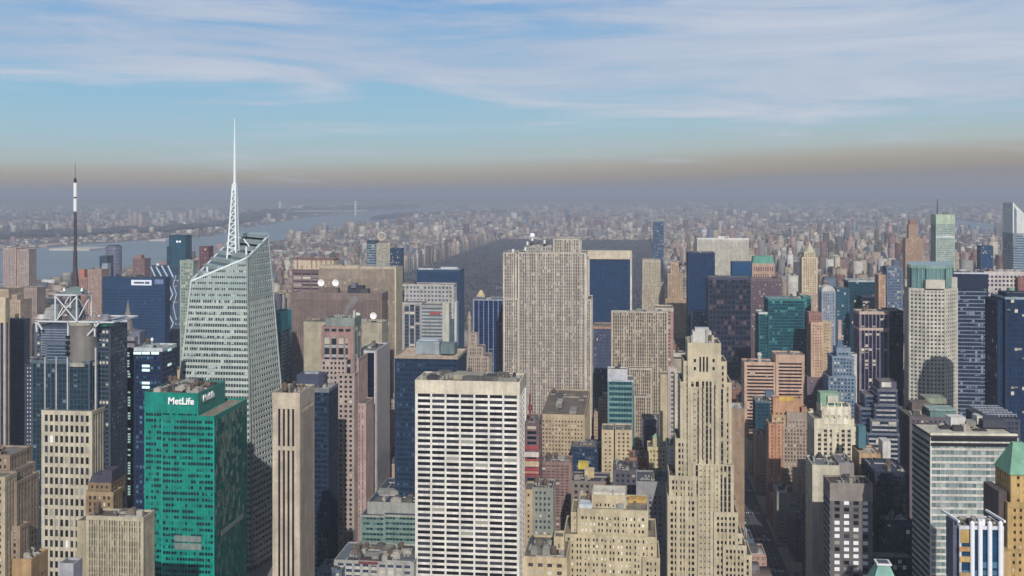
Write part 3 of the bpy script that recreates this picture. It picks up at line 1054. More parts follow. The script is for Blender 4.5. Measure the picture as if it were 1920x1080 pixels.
# ---- teal glass tower with the lettering
b = Bld('teal_glass_tower', 'bright teal glass tower with white MetLife lettering on its stepped roof block', 'skyscraper', 272, 401, 692, side=462, anchor='the teal lettered tower')
TG = (8, 146, 132)
tg = ST(w=(28, 164, 150), g=(6, 36, 46), bay=2.02, fh=4.15, pw=.07, sp=.5, sw=TG, top=3.4, topc=(8, 138, 124), pr=.3, sr=.16, cw=.5, blind=.42, bc=(12, 150, 136), rough=.1,
        rib=3, ribw=2.2, roofc=(150, 140, 120), wr=.4)
b.tier(304, 401, 779, tg)
tg2 = dict(tg); tg2['top'] = 14.5; tg2['roofc'] = (110, 84, 74)
xa, xb_, ya_, yb_, zr = b.tier(272, 371, 736, tg2, yo=3, dep=depto(b, 371, 421, 3), clutter=26)
# plant bay (two grey louvre rows)
b.box('grey_louvre', 327, 377, 1005, 1016, -.5, 1, (132, 142, 140)); b.box('grey_louvre', 327, 377, 1019, 1031, -.5, 1, (132, 142, 140))
p0 = b.pt(401, 1005, 0)
m = MB(); m.box(b.w / 2 - .2, b.w / 2 + .52, -b.d / 2 + .3, b.d / 2, 0, b.pt(401, 781, 0)[2] - 3, True, uvs=[(0, 1, 40, 0), (0, 26, 42, 0)])
m.build('side_shade_glass', glass_mat((4, 96, 88), .06, (20, 120, 108), .08, .35), b.root)  # added sheet; the side's darker, less lit look is put into its colour
m = MB(); m.box(b.w / 2 - .2, b.w / 2 + .75, -b.d / 2 + 12, b.d / 2 - 8, p0[2] - 4, p0[2] - .5, True); m.build('grey_louvre', wall_mat((132, 142, 140)), b.root)


def lettering(b, text, size, loc, rot, mat, depth=.35, name='lettering', sx=1.0):
    cu = bpy.data.curves.new(name, 'FONT'); cu.body = text; cu.size = size; cu.extrude = depth; cu.offset = size * .022; cu.resolution_u = 3
    cu.materials.append(mat)
    tmp = bpy.data.objects.new(name, cu); COL.objects.link(tmp); bpy.context.view_layer.update()
    me = bpy.data.meshes.new_from_object(tmp.evaluated_get(bpy.context.evaluated_depsgraph_get())); bpy.data.objects.remove(tmp)
    o = bpy.data.objects.new(name, me); COL.objects.link(o); o.parent = b.root; o.location = loc; o.rotation_euler = rot; o.scale = (sx, 1, 1)
    return o


SW = plain('letter_white', (250, 250, 250), .4)
x0_, y0_, z0_ = b.pt(316, 757, 3); x1_ = b.pt(366, 757, 3)[0]
lettering(b, 'MetLife', 6.6, (x0_, y0_ - .9, z0_), (pi / 2, 0, 0), SW, sx=(x1_ - x0_) / 20.4)
lettering(b, 'MetLife', 6.2, (xb_ + .9, ya_ + 7, z0_ + .5), (pi / 2, 0, pi / 2), SW, sx=1.05)
b.finish()

# ---- faceted pale green glass tower with the spire
r0 = thing('faceted_glass_tower', 'pale green faceted glass skyscraper with a slanting roof and a white lattice spire', 'skyscraper', (ratio(420) * 860, 900, 0))
ox, oy = r0.location[0], r0.location[1]


def wp(px, Y): return (Y * ratio(px), Y)


def zof(px, py, Y): return H + (YH - py) / F * Y / ray(px)[1]


Ab, Bb, Cb = wp(300, 850), wp(474, 850), wp(552, 918)
At, Bt, Ct = wp(368, 860), wp(463, 860), wp(503, 903)
Db, Dt = wp(549, 972), wp(501, 950)
Eb, Et = (Ab[0], 972), (At[0] - 3, 950)
PB, PT = [Ab, Bb, Cb, Db, Eb], [At, Bt, Ct, Dt, Et]
zA, zB, zC = zof(366, 522, 860), zof(463, 483, 860), zof(503, 443, 903)
ZT = zC
# roof plane z = z0 + gx x + gy y through A, B, C
gx = (zB - zA) / (Bt[0] - At[0])
gy = (zC - zB - gx * (Ct[0] - Bt[0])) / (Ct[1] - Bt[1])
zr0 = zA - gx * At[0] - gy * At[1]


def rz_(p): return zr0 + gx * p[0] + gy * p[1]


def lerp(p, q, k): return (p[0] + (q[0] - p[0]) * k, p[1] + (q[1] - p[1]) * k)


def polyat(z):
    k = z / ZT
    P = [lerp(p, q, k) for p, q in zip(PB, PT)]
    out = []
    for i in range(len(P)):
        p, q = P[i], P[(i + 1) % len(P)]
        dp, dq = rz_(p) - z, rz_(q) - z
        if dp >= 0: out.append(p)
        if (dp >= 0) != (dq >= 0): out.append(lerp(p, q, dp / (dp - dq)))
    return out


def outset(P, e):
    cx = sum(p[0] for p in P) / len(P); cy = sum(p[1] for p in P) / len(P)
    r = []
    for p in P:
        d = sqrt((p[0] - cx) ** 2 + (p[1] - cy) ** 2) or 1
        r.append((p[0] + (p[0] - cx) / d * e, p[1] + (p[1] - cy) / d * e))
    return r


def loc(P): return [(p[0] - ox, p[1] - oy) for p in P]


PG, PH = (166, 184, 184), (200, 210, 206)
core = MB()
core.v = []
zt5 = [rz_(p) for p in PT]
tops = []
for p, q in zip(PB, PT):     # edge lines meet the roof plane
    lo, hi = 0.0, 1.0
    f = lambda k: k * ZT - rz_(lerp(p, q, k))
    for _ in range(40):
        mid = (lo + hi) / 2
        if f(mid) < 0: lo = mid
        else: hi = mid
    tops.append((lerp(p, q, lo), lo * ZT))
core.prism(loc(PB), 0, [q[1] for q in tops], loc([q[0] for q in tops]), uvk=(3.0, 5.1))
core.build('glazing', glass_mat((44, 62, 66), .3, (190, 204, 200), .12, .45), r0)
m1 = wall_mat(PH, .35, .1); m2 = wall_mat(PG, .3, .1)
k = 0
z = 4.0
while z < ZT - 1:
    up = z > zof(400, 572, 860)
    P = polyat(z)
    if len(P) > 2:
        m = MB(); m.prism(loc(outset(P, .35)), z, z + (3.3 if up else 2.5), loc(outset(P, .3)))
        m.f.append(tuple(range(len(P) - 1, -1, -1))); m.uv.append([(0, 0)] * len(P))
        m.build('floor_band', m2 if up else m1, r0)
    z += 5.1
fins = MB()
for (i, j, n) in ((0, 1, 26), (1, 2, 13)):
    for q in range(n + 1):
        a_, c_ = lerp(PB[i], PB[j], q / n), lerp(PT[i], PT[j], q / n)
        lo, hi = 0.0, 1.0
        for _ in range(30):
            mid = (lo + hi) / 2
            if mid * ZT - rz_(lerp(a_, c_, mid)) < 0: lo = mid
            else: hi = mid
        e = lerp(a_, c_, lo)
        edge = q in (0, n)
        fins.bar((a_[0] - ox, a_[1] - .3 - oy, 0), (e[0] - ox, e[1] - .3 - oy, lo * ZT), 1.5 if edge else .42 if i == 0 else .55)
fins.build('glazing_bars', m1, r0, 'stuff')
SPW = plain('spire_white', (222, 230, 232), .4)
T5 = [(q[0][0] - ox, q[0][1] - oy, q[1]) for q in tops]
for i in range(5):
    m = MB(); m.bar(T5[i], T5[(i + 1) % 5], 1.4); m.build('roof_edge', SPW, r0)
# upstanding glass screens and masts behind the slanting edge
for (px, pt_, pb_) in ((389, 500, 520), (462, 463, 486)):
    m = MB(); x = 862 * ratio(px) - ox; m.bar((x, 862 - oy, zof(px, pb_, 862)), (x, 862 - oy, zof(px, pt_, 862)), 1.3); m.build('roof_post', SPW, r0)
m = MB(); m.bar((890 * ratio(457) - ox, 890 - oy, zof(457, 448, 890)), (890 * ratio(468) - ox, 890 - oy, zof(468, 462, 890)), .9); m.build('roof_boom', SPW, r0)
for (p, q) in (((368, 520), (410, 495)), ((410, 495), (462, 470)), ((462, 470), (503, 443))):
    m = MB(); Y1 = 915
    a_, c_ = (Y1 * ratio(p[0]) - ox, Y1 - oy, zof(p[0], p[1], Y1)), (Y1 * ratio(q[0]) - ox, Y1 - oy, zof(q[0], q[1], Y1))
    m.quad([a_, c_, (c_[0], c_[1] + .5, c_[2] - 12), (a_[0], a_[1] + .5, a_[2] - 12)]); m.quad([(a_[0], a_[1] + .6, a_[2] - 12), (c_[0], c_[1] + .6, c_[2] - 12), (c_[0], c_[1] + .6, c_[2]), (a_[0], a_[1] + .6, a_[2])])
    m.build('glass_screen', wall_mat((150, 172, 170), .3, .2), r0)
    m = MB(); m.bar(a_, c_, 1.0); m.build('roof_edge', SPW, r0)
for k in range(9):
    px = 380 + k * 9
    m = MB(); Y1 = 880; x = Y1 * ratio(px) - ox; zz_ = zof(px, 520 - k * 4.2, Y1); m.box(x, x + 4, Y1 - oy, Y1 + 5 - oy, zz_ - 10, zz_, True); m.build('rooftop_unit', wall_mat(((150, 156, 150), (110, 116, 116), (186, 190, 186))[k % 3]), r0)
# spire: four legged lattice, then needle
sx_, sY = 890 * ratio(437) - ox, 890 - oy
zs0, zs1, zs2, zs3 = zof(437, 500, 890), zof(439, 345, 890), zof(440, 268, 890), zof(440, 222, 890)
x_t = 890 * ratio(440) - ox
N = 13
LM = MB()
pv = None
for i in range(N + 1):
    k = i / N; zz_ = zs0 + (zs1 - zs0) * k; hw = 4.3 * (1 - k) + 1.2 * k; cx = sx_ + (x_t - sx_) * k
    ring = [(cx - hw, sY - hw, zz_), (cx + hw, sY - hw, zz_), (cx + hw, sY + hw, zz_), (cx - hw, sY + hw, zz_)]
    if pv:
        for q in range(4):
            LM.bar(pv[q], ring[q], 1.25)
            LM.bar(pv[q], ring[(q + 1) % 4], .75)
            LM.bar(ring[q], ring[(q + 1) % 4], .7)
    pv = ring
LM.build('spire_lattice', SPW, r0)
for (z0, z1, a_, c_) in ((zs1 - 6, zs2, 1.35, .85), (zs2, zs3, .7, .3), (zs1, zs1 + 1, 1.7, 1.7)):
    m = MB(); m.cyl(x_t, sY, z0, z1, a_, c_, 8); m.build('needle', SPW, r0)
m = MB(); m.cyl(sx_ - .5, sY, zs0 - 12, zs0 + (zs1 - zs0) * .98, .9, .6, 8); m.build('spire_core', plain('spire_grey', (176, 190, 194)), r0)
FOOT.append((Ab[0], Cb[0], 850, 975)); FOOT.append((-345, -225, 735, 850)); RECTS.append((345, 505, 480, 860)); ANCH.append((432, 470, 'the faceted glass tower'))

# ================================================================== LEFT OF CENTRE
b = Bld('striped_tower', 'tan stone tower with tall dark vertical window slots right of the faceted glass tower', 'skyscraper', 515, 560, 565, side=586, anchor='the tan slotted tower')
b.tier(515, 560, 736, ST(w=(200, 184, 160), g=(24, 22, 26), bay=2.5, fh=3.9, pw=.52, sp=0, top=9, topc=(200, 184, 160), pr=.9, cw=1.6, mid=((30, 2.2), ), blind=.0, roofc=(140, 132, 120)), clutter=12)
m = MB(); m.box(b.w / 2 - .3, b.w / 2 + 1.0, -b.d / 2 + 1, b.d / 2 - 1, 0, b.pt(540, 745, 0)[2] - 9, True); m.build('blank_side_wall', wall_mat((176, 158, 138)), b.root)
b.finish()
b = Bld('black_office_tower', 'dark navy tower with a flat grey roof terrace and a round ended penthouse', 'skyscraper', 556, 616, 760, side=633)
b.tier(556, 616, 729, ST(w=(22, 36, 66), g=(14, 32, 66), bay=2.4, fh=3.9, pw=.3, sp=.4, sw=(30, 48, 80), top=2.6, topc=(120, 124, 134), roofc=(168, 166, 162), blind=.08, bc=(60, 84, 120)), clutter=2)
x0_, y0_, z0_ = b.pt(556, 722, 10); x1_ = b.pt(608, 722, 10)[0]; zt_ = b.pt(580, 703, 10)[2]
hw = (zt_ - z0_ + 6)
m = MB(); P = [(x0_, y0_), (x1_ - 4, y0_), (x1_ - 1, y0_ + 3), (x1_, y0_ + 7), (x1_ - 1, y0_ + 12), (x1_ - 4, y0_ + 15), (x0_, y0_ + 15)]; m.prism(P, z0_ - 4, zt_); m.build('penthouse', wall_mat((70, 76, 100)), b.root)
m = MB(); m.box(x0_ + 5, x1_ - 6, y0_ + 4, y0_ + 11, zt_, zt_ + 1.4); m.build('rooftop_unit', wall_mat((166, 170, 176)), b.root)
b.finish()
# pink stepped tower
b = Bld('pink_granite_tower', 'slim pink granite tower with a grey louvred head and steam rising from its roof', 'skyscraper', 602, 649, 850, side=694, anchor='the pink granite tower')
pk = ST(w=(184, 164, 156), g=(28, 28, 38), bay=3.6, fh=4.1, pw=.5, sp=.5, top=2, pr=.4, cw=.8, blind=.04, ind=(8, 2, .4, .1))
pk2 = dict(pk); pk2['ind'] = False
b.tier(602, 649, 674, pk2, dep=depto(b, 649, 668, 0))
b.tier(604, 662, 612, ST(w=(168, 130, 124), g=(36, 42, 54), bay=5.4, fh=8, pw=.3, sp=.3, sw=(168, 176, 178), top=2), yo=3, dep=18)
b.tier(611, 664, 596, ST(w=(140, 148, 144), g=(48, 58, 72), bay=9, fh=6, pw=.25, sp=.3, top=7, topc=(136, 146, 142)), yo=4, dep=22, clutter=3)
b.box('stone_panel', 602, 606, 626, 674, 2, 1.4, (168, 130, 124)); b.box('stone_panel', 652, 662, 622, 674, 2.2, 1.4, (178, 138, 132)); b.box('stone_panel', 606, 652, 622, 632, 2.4, 1, (170, 132, 126))
b.box('corner_fin', 662, 666, 582, 680, 8, 3, (176, 176, 172))
b.tier(633, 664, 700, pk2, yo=-1.5, dep=10)
b.tier(651, 672, 672, ST(w=(186, 156, 148), g=(120, 100, 104), bay=2.2, fh=4, pw=.6, sp=.2, top=2), yo=12, dep=30)
b.tier(668, 686, 756, ST(w=(190, 160, 152), g=(120, 100, 108), bay=2.6, fh=4, pw=.7, sp=.2, top=2), yo=10, dep=26)
b.finish()
b = Bld('black_white_tower', 'black glass tower with white vertical stripes and a pale flat side wall', 'skyscraper', 672, 705, 900, side=728)
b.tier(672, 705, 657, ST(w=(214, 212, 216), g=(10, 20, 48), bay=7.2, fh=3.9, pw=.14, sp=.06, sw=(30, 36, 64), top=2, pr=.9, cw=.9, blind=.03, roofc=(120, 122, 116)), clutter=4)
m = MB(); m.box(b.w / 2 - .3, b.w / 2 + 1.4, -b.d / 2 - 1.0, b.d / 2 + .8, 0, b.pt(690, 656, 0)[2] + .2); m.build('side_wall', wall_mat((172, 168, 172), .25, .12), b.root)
b.finish()
b = Bld('stone_slab', 'blank buff slab carrying white satellite dishes behind the pink granite tower', 'skyscraper', 570, 716, 1000, side=727)
b.tier(570, 716, 604, ST(w=(182, 172, 148), g=(150, 142, 124), bay=5, fh=3.9, pw=.86, sp=.85, top=10, topc=(180, 170, 146), pr=.2, sr=.1, roofc=(130, 120, 110)), clutter=8)


def dish(b, px, py, yo, r):
    x, y, z = b.pt(px, py, yo)
    m = MB()
    n = 18
    for (ra, rb, ya_, yb_) in ((0.05, .5, .35, .26), (.5, 1.0, .26, 0)):
        for i in range(n):
            a0, a1 = 2 * pi * i / n, 2 * pi * (i + 1) / n
            m.quad([(x + r * ra * cos(a0), y + ya_ * r, z + r * ra * sin(a0)), (x + r * rb * cos(a0), y + yb_ * r, z + r * rb * sin(a0)),
                    (x + r * rb * cos(a1), y + yb_ * r, z + r * rb * sin(a1)), (x + r * ra * cos(a1), y + ya_ * r, z + r * ra * sin(a1))])
    o = m.build('satellite_dish', plain('dish_white', (244, 244, 244), .5), b.root)
    m = MB(); m.bar((x, y, z), (x, y - r * .7, z), .25); m.bar((x, y + r * .35, z), (x, y + r * .5, z - r * 1.5), .5); m.build('dish_support', WH, o)


dish(b, 670, 592, 6, 3.3); dish(b, 700, 592, 6, 3.4)
b.finish()
b = Bld('brown_slab', 'broad taupe brown slab with two white dishes on its roof edge', 'skyscraper', 546, 716, 1130, side=727, anchor='the taupe brown slab')
b.tier(546, 716, 549, ST(w=(136, 118, 112), g=(104, 90, 88), bay=2.1, fh=3.9, pw=.5, sp=.5, sw=(116, 100, 96), top=8, roofc=(150, 136, 124), pr=.25, blind=.2, bc=(140, 124, 116)), clutter=0)
b.box('rooftop_unit', 652, 680, 536, 549, 8, 12, (58, 60, 78)); b.box('rooftop_unit', 676, 690, 542, 549, 6, 10, (80, 76, 84)); b.box('rooftop_unit', 658, 668, 531, 540, 6, 8, (112, 116, 130))
dish(b, 602, 530, 8, 3.9); dish(b, 629, 530, 8, 3.9); b.box('dish_plinth', 598, 634, 540, 549, 9, 8, (120, 104, 96))
b.finish()
b = Bld('buff_slab', 'wide buff brown slab with a cream edge rising behind the taupe slab', 'skyscraper', 598, 741, 1290, side=753, anchor='the wide buff slab')
b.tier(598, 741, 504, ST(w=(158, 142, 126), g=(132, 120, 108), bay=2.2, fh=3.9, pw=.55, sp=.25, top=13, topc=(162, 146, 130), roofc=(176, 164, 148), blind=.1, pr=.25), clutter=3)
b.box('cream_wall', 599, 672, 498, 506, 10, 20, (196, 180, 154)); b.box('cream_wall', 672, 742, 500, 506, 14, 20, (190, 178, 156))
m = MB(); m.box(b.w / 2 - .2, b.w / 2 + 1.2, -b.d / 2 - .8, b.d / 2 + .8, 0, b.pt(690, 503, 0)[2] + .3); m.build('side_wall', wall_mat((222, 204, 164)), b.root)
b.finish()
b = Bld('banded_tower', 'brown tower with a cream slotted penthouse at the left end of the buff slab', 'skyscraper', 548, 600, 1560, dep=34)
b.tier(548, 602, 505, ST(w=(128, 104, 106), g=(60, 48, 64), bay=14, fh=5.6, pw=.12, sp=.5, sw=(160, 138, 132), top=6, topc=(116, 92, 98)))
b.tier(552, 626, 485, ST(w=(214, 192, 158), g=(140, 116, 108), bay=7.4, fh=14, pw=.75, sp=.1, top=2.5, topc=(140, 104, 96)), yo=4, dep=26); b.finish()
b = Bld('small_teal_tower', 'small tower with a turquoise top and white window dashes right of the faceted glass tower', 'skyscraper', 505, 526, 980, side=546)
b.tier(505, 526, 586, ST(w=(70, 120, 140), g=(40, 84, 110), bay=4, fh=3.7, pw=.2, sp=.45, sw=(166, 178, 178), top=19, topc=(62, 170, 178), blind=.2)); b.finish()
b = Bld('blue_office_tower', 'navy office tower with a tan flat roof and grey plant boxes in the centre', 'skyscraper', 741, 858, 800, side=874,
        anchor='the tan roofed navy tower')
b.tier(741, 858, 668, ST(w=(22, 44, 80), g=(16, 38, 74), bay=2.3, fh=3.9, pw=.3, sp=.45, sw=(30, 56, 92), top=2, topc=(178, 160, 140), roofc=(206, 186, 160), blind=.22, bc=(60, 100, 140)), clutter=0)
for (p0, p1, q0, yo, c) in ((780, 824, 641, 14, (146, 160, 168)), (826, 852, 645, 10, (104, 126, 134)), (784, 820, 638, 20, (196, 204, 208))):
    b.box('plant_box', p0, p1, q0, 664, yo, 14, c)
x, y, z = b.pt(766, 768, -.6)
b.finish()
b = Bld('white_grid_tower', 'pale grey tower of regular square windows behind the tan roofed navy tower', 'skyscraper', 752, 850, 1380, side=856)
b.tier(752, 850, 533, ST(w=(192, 190, 188), g=(92, 102, 120), bay=5, fh=5.6, pw=.4, sp=.45, top=3, blind=.2), clutter=5); b.finish()
b = Bld('ribbed_tower', 'grey tower with white fins and dark window strips below the pale grid tower', 'skyscraper', 756, 790, 1150, dep=26)
b.tier(756, 790, 567, ST(w=(186, 182, 186), g=(52, 66, 84), bay=6.2, fh=4, pw=.2, sp=.3, sw=(90, 98, 110), top=2.5, pr=.8)); b.finish()
b = Bld('louvred_tower', 'grey tower with close horizontal stripes, one of them red, and a pale fin', 'skyscraper', 790, 856, 1120, dep=26)
b.tier(788, 832, 572, ST(w=(158, 160, 160), g=(84, 96, 108), bay=30, fh=3.8, pw=0, sp=.5, sw=(176, 178, 178), top=3, cw=2), yo=2)
b.box('red_band', 806, 826, 585, 590, 1.5, 1, (196, 90, 90)); b.box('pale_fin', 830, 842, 568, 662, -2, 12, (206, 206, 190)); b.box('pale_fin', 852, 856, 566, 650, 4, 12, (196, 204, 206)); b.box('glass_corner', 842, 852, 600, 660, 4, 10, (70, 100, 112)); b.finish()
b = Bld('blue_office_slab', 'plain deep blue slab with a white roof line at the near edge of the park', 'skyscraper', 782, 861, 1720, side=870, anchor='the blue slab by the park')
b.tier(782, 861, 506, ST(w=(26, 58, 104), g=(22, 54, 104), bay=2.4, fh=4, pw=.3, sp=.3, top=4, topc=(40, 70, 112), roofc=(150, 158, 168), blind=.0), clutter=3)
b.box('white_coping', 784, 812, 503, 506, 1, 8, (196, 204, 214)); b.box('white_coping', 826, 858, 501, 505, 3, 8, (206, 212, 220)); b.finish()
b = Bld('blue_striped_tower', 'navy tower with thin white vertical stripes and a small cream pyramid behind it', 'skyscraper', 888, 944, 1420, dep=34, anchor='the blue striped tower')
b.tier(888, 944, 561, ST(w=(150, 160, 184), g=(22, 40, 92), bay=6.6, fh=3.9, pw=.13, sp=.25, sw=(34, 52, 100), top=2, pr=.8, cw=.6, blind=.05), clutter=2); b.finish()
b = Bld('cream_crowned_tower', 'cream stone crown with a stepped pyramid roof poking above the blue striped tower', 'tower', 888, 915, 1560, dep=22)
b.tier(890, 914, 560, ST(w=(214, 190, 140), g=(110, 96, 84), bay=3, fh=3.4, pw=.6, sp=.5, top=3))
x, y, z = b.pt(902, 560, 6)
for (z0, z1, w0, w1) in ((0, 9, 7.5, 4), (9, 13, 3.2, 1.5)):
    m = MB(); m.prism([(x - w0, y - w0), (x + w0, y - w0), (x + w0, y + w0), (x - w0, y + w0)], z + z0, z + z1, [(x - w1, y - w1), (x + w1, y - w1), (x + w1, y + w1), (x - w1, y + w1)]); m.build('pyramid_roof', wall_mat((210, 186, 130)), b.root)
b.finish()
b = Bld('gothic_tower', 'beige gothic tower with a slender stepped turret left of the huge limestone slab', 'tower', 876, 916, 1010, dep=24)
gt = ST(w=(178, 162, 146), g=(84, 74, 78), bay=2.2, fh=3.6, pw=.5, sp=.3, top=1.5, pr=.6, rib=3, ribw=.5)
b.tier(876, 916, 668, gt); b.tier(878, 905, 650, gt, yo=4, dep=16); b.tier(881, 893, 625, gt, yo=7, dep=9)
x, y, z = b.pt(880, 625, 10)
m = MB(); m.cyl(x, y, z - 20, z + 14, 2.0, 1.7, 8); m.cyl(x, y, z + 14, z + 22, 2.4, .6, 8); m.build('turret', wall_mat((170, 158, 142)), b.root); b.finish()
b = Bld('glass_tower', 'blue and white banded slim tower left of the round topped stone tower', 'skyscraper', 688, 705, 2450, dep=26)
b.tier(688, 705, 451, ST(w=(66, 96, 120), g=(40, 76, 108), bay=3, fh=6, pw=.1, sp=.4, sw=(160, 172, 180), top=5, topc=(50, 60, 84))); b.finish()
b = Bld('round_topped_tower', 'cream tower with a round ring on its top above the wide buff slab', 'skyscraper', 706, 731, 2400, dep=26, anchor='the ring topped tower')
b.tier(706, 731, 456, ST(w=(190, 180, 160), g=(110, 116, 116), bay=3, fh=4, pw=.45, sp=.4, top=3, blind=.3)); b.tier(706, 740, 487, ST(w=(184, 180, 160), g=(90, 110, 116), bay=3, fh=4, pw=.45, sp=.4, top=3), yo=-4, dep=10)
x, y, z = b.pt(716, 443, 6)
m = MB()
for i in range(20):
    a0, a1 = 2 * pi * i / 20, 2 * pi * (i + 1) / 20
    m.bar((x + 9 * cos(a0), y, z + 9 * sin(a0)), (x + 9 * cos(a1), y, z + 9 * sin(a1)), 3.2)
m.build('roof_ring', wall_mat((214, 208, 192)), b.root); b.box('ring_infill', 710, 722, 440, 452, 7, 2, (168, 158, 140)); b.finish()
b = Bld('blue_office_tower', 'short deep blue block right of the ring topped tower', 'skyscraper', 732, 752, 2350, dep=28)
b.tier(732, 752, 466, ST(w=(20, 54, 96), g=(14, 50, 96), bay=3, fh=4, pw=.2, sp=.3, top=3)); b.finish()
b = Bld('low_glass_building', 'pale green banded office building left of the white grid slab, low down', 'office building', 677, 790, 770, dep=40)
gb = ST(w=(130, 156, 146), g=(20, 60, 70), bay=2.6, fh=4.0, pw=.1, sp=.55, sw=(120, 152, 142), top=1.5, topc=(170, 172, 164), blind=.3, bc=(100, 140, 136), roofc=(70, 84, 104))
b.tier(677, 722, 966, gb, yo=2, clutter=0); b.tier(720, 790, 966, gb, yo=0)
b.tier(690, 790, 942, ST(w=(160, 164, 158), g=(140, 146, 142), bay=8, fh=9, pw=.9, sp=.9, top=4, roofc=(54, 70, 100)), yo=7, dep=30, clutter=10); b.tier(712, 790, 916, ST(w=(140, 146, 146), g=(60, 76, 90), bay=5, fh=4, pw=.3, sp=.5, top=2, roofc=(60, 74, 96)), yo=40, dep=30, clutter=10); b.finish()
b = Bld('rooftop_building', 'long low roof crowded with white ducts and glass sheds, bottom centre left', 'building', 600, 775, 690, dep=36)
b.tier(628, 775, 1052, ST(w=(176, 176, 170), g=(60, 70, 96), bay=6, fh=4, pw=.3, sp=.5, sw=(200, 196, 186), top=2, roofc=(104, 112, 122)), clutter=26)
b.tier(596, 640, 1068, ST(w=(96, 110, 128), g=(60, 70, 96), bay=3, fh=4, pw=.3, sp=.5, top=2, roofc=(96, 120, 130)), yo=-8, dep=20, clutter=8)
b.box('red_canopy', 672, 708, 1053, 1058, -.5, 4, (136, 60, 66)); b.finish()

# ---- white grid tower, centre
b = Bld('white_grid_slab', 'big white slab of wide dark windows in seven columns, nearest tower in the centre', 'skyscraper', 780, 973, 700, side=979, dep=32, anchor='the white window grid slab')
b.setd(33)
b.tier(780, 973, 714, ST(w=(240, 236, 226), g=(16, 18, 24), bay=9.45, fh=3.9, pw=.13, sp=.42, sw=(244, 240, 232), top=9.2, topc=(228, 216, 190), pr=.5, sr=.32, cw=.7, ind=(7, 3.6, .5, .02),
                         roofc=(120, 108, 92), blind=0), clutter=26)
b.tier(786, 822, 709, ST(w=(150, 142, 126), g=(90, 90, 90), bay=4, fh=3, pw=.7, sp=.7, top=2), yo=7, dep=20, zb=192)
m = MB()
for k in range(7):
    x = -b.w / 2 + .7 + k * (b.w - 1.4) / 6.98
b.box('roof_slab', 850, 905, 703, 712, 10, 16, (168, 160, 140)); b.finish()

# ================================================================== RIGHT OF CENTRE
b = Bld('limestone_slab_tower', 'huge limestone slab of fine vertical ribs with a white ball on its roof', 'skyscraper', 945, 1106, 1250, side=1112,
        anchor='the huge limestone slab')
lm = ST(w=(214, 204, 188), g=(74, 68, 70), bay=2.15, fh=3.8, pw=.36, sp=.34, sw=(150, 138, 126), top=2.2, topc=(196, 186, 170), pr=.55, rib=5, ribw=.9, blind=.22, bc=(190, 180, 160), cw=1.1, roofc=(110, 106, 104), gvar=.6)
b.tier(945, 1108, 560, lm, yo=3, dep=50)
b.tier(972, 1098, 473, lm, yo=0, dep=50, clutter=8)
b.tier(944, 968, 473, lm, yo=6, dep=40)
b.tier(1038, 1087, 447, lm, yo=4, dep=44)
b.tier(1086, 1100, 484, lm, yo=3, dep=44); b.tier(984, 1038, 462, ST(w=(168, 164, 158), g=(110, 108, 108), bay=3, fh=4, pw=.5, sp=.4, top=2), yo=10, dep=30, clutter=9)
x, y, z = b.pt(998, 442, 12)
m = MB(); m.cyl(x, y, z - 6, z - 2.6, 1.6, seg=10); m.build('radome_base', WH, b.root)
m = MB()
m.ball((x, y, z), 3.4, 16, 10)
m.build('radome', plain('dish_white', (244, 244, 244), .5), b.root)
for (px, py) in ((985, 466), (989, 455), (1021, 452), (962, 469)):
    x, y, z = b.pt(px, py, 8); m = MB(); m.cyl(x, y, z - 3, z + 1.2, 1.2, 1.6, 10); m.build('satellite_dish', WH, b.root)
b.finish()
b = Bld('stone_block', 'low tan block with small square windows at the foot of the limestone slab', 'building', 1014, 1096, 1010, side=1118)
b.tier(1014, 1096, 777, ST(w=(196, 174, 138), g=(60, 54, 56), bay=3.0, fh=3.9, pw=.55, sp=.55, top=6, blind=.2, roofc=(120, 108, 96)), clutter=8)
b.finish()
b = Bld('slate_tower', 'narrow slate blue slab with a tan roof line right of the huge limestone slab', 'skyscraper', 1113, 1150, 1290, dep=40)
b.tier(1113, 1150, 612, ST(w=(84, 92, 120), g=(50, 60, 92), bay=2.2, fh=3.9, pw=.4, sp=.3, top=3, topc=(176, 138, 116), sw=(74, 82, 110), blind=.1)); b.finish()
b = Bld('framed_glass_tower', 'blue glass tower in a cream stone frame with a blank cream top band', 'skyscraper', 1101, 1185, 2020, dep=34, anchor='the cream framed blue tower')
b.tier(1106, 1181, 474, ST(w=(12, 48, 90), g=(8, 48, 98), bay=2.6, fh=3.9, pw=.15, sp=.25, sw=(12, 56, 104), top=2, blind=.1, bc=(30, 90, 140), rough=.1), yo=3)
b.box('stone_frame', 1101, 1185, 471, 486, 0, 38, (226, 208, 176)); b.box('stone_frame', 1102, 1105.2, 486.2, 690, 0, 38, (224, 222, 220)); b.box('stone_frame', 1181.5, 1185, 486.2, 690, 0, 38, (224, 222, 220)); b.finish()
b = Bld('limestone_block', 'limestone office block with a ribbed face and a pinkish side wing, right of centre', 'skyscraper', 1147, 1252, 1150, side=1262, anchor='the limestone ribbed block')
b.tier(1147, 1252, 584, dict(lm, bay=2.5, w=(200, 184, 158), top=1.5), clutter=6)
b.tier(1180, 1222, 690, dict(lm, w=(196, 180, 154), sp=.4), yo=-12, dep=12); b.tier(1190, 1212, 742, dict(lm, w=(190, 174, 148), sp=.4), yo=-24, dep=12)
b.tier(1228, 1262, 577, ST(w=(180, 144, 132), g=(104, 70, 76), bay=9, fh=4, pw=.4, sp=.5, top=4, topc=(206, 190, 170)), yo=14, dep=30); b.finish()
b = Bld('green_glass_building', 'small teal banded glass building with a white top in front of the limestone ribbed block', 'office building', 1140, 1187, 1050, dep=26)
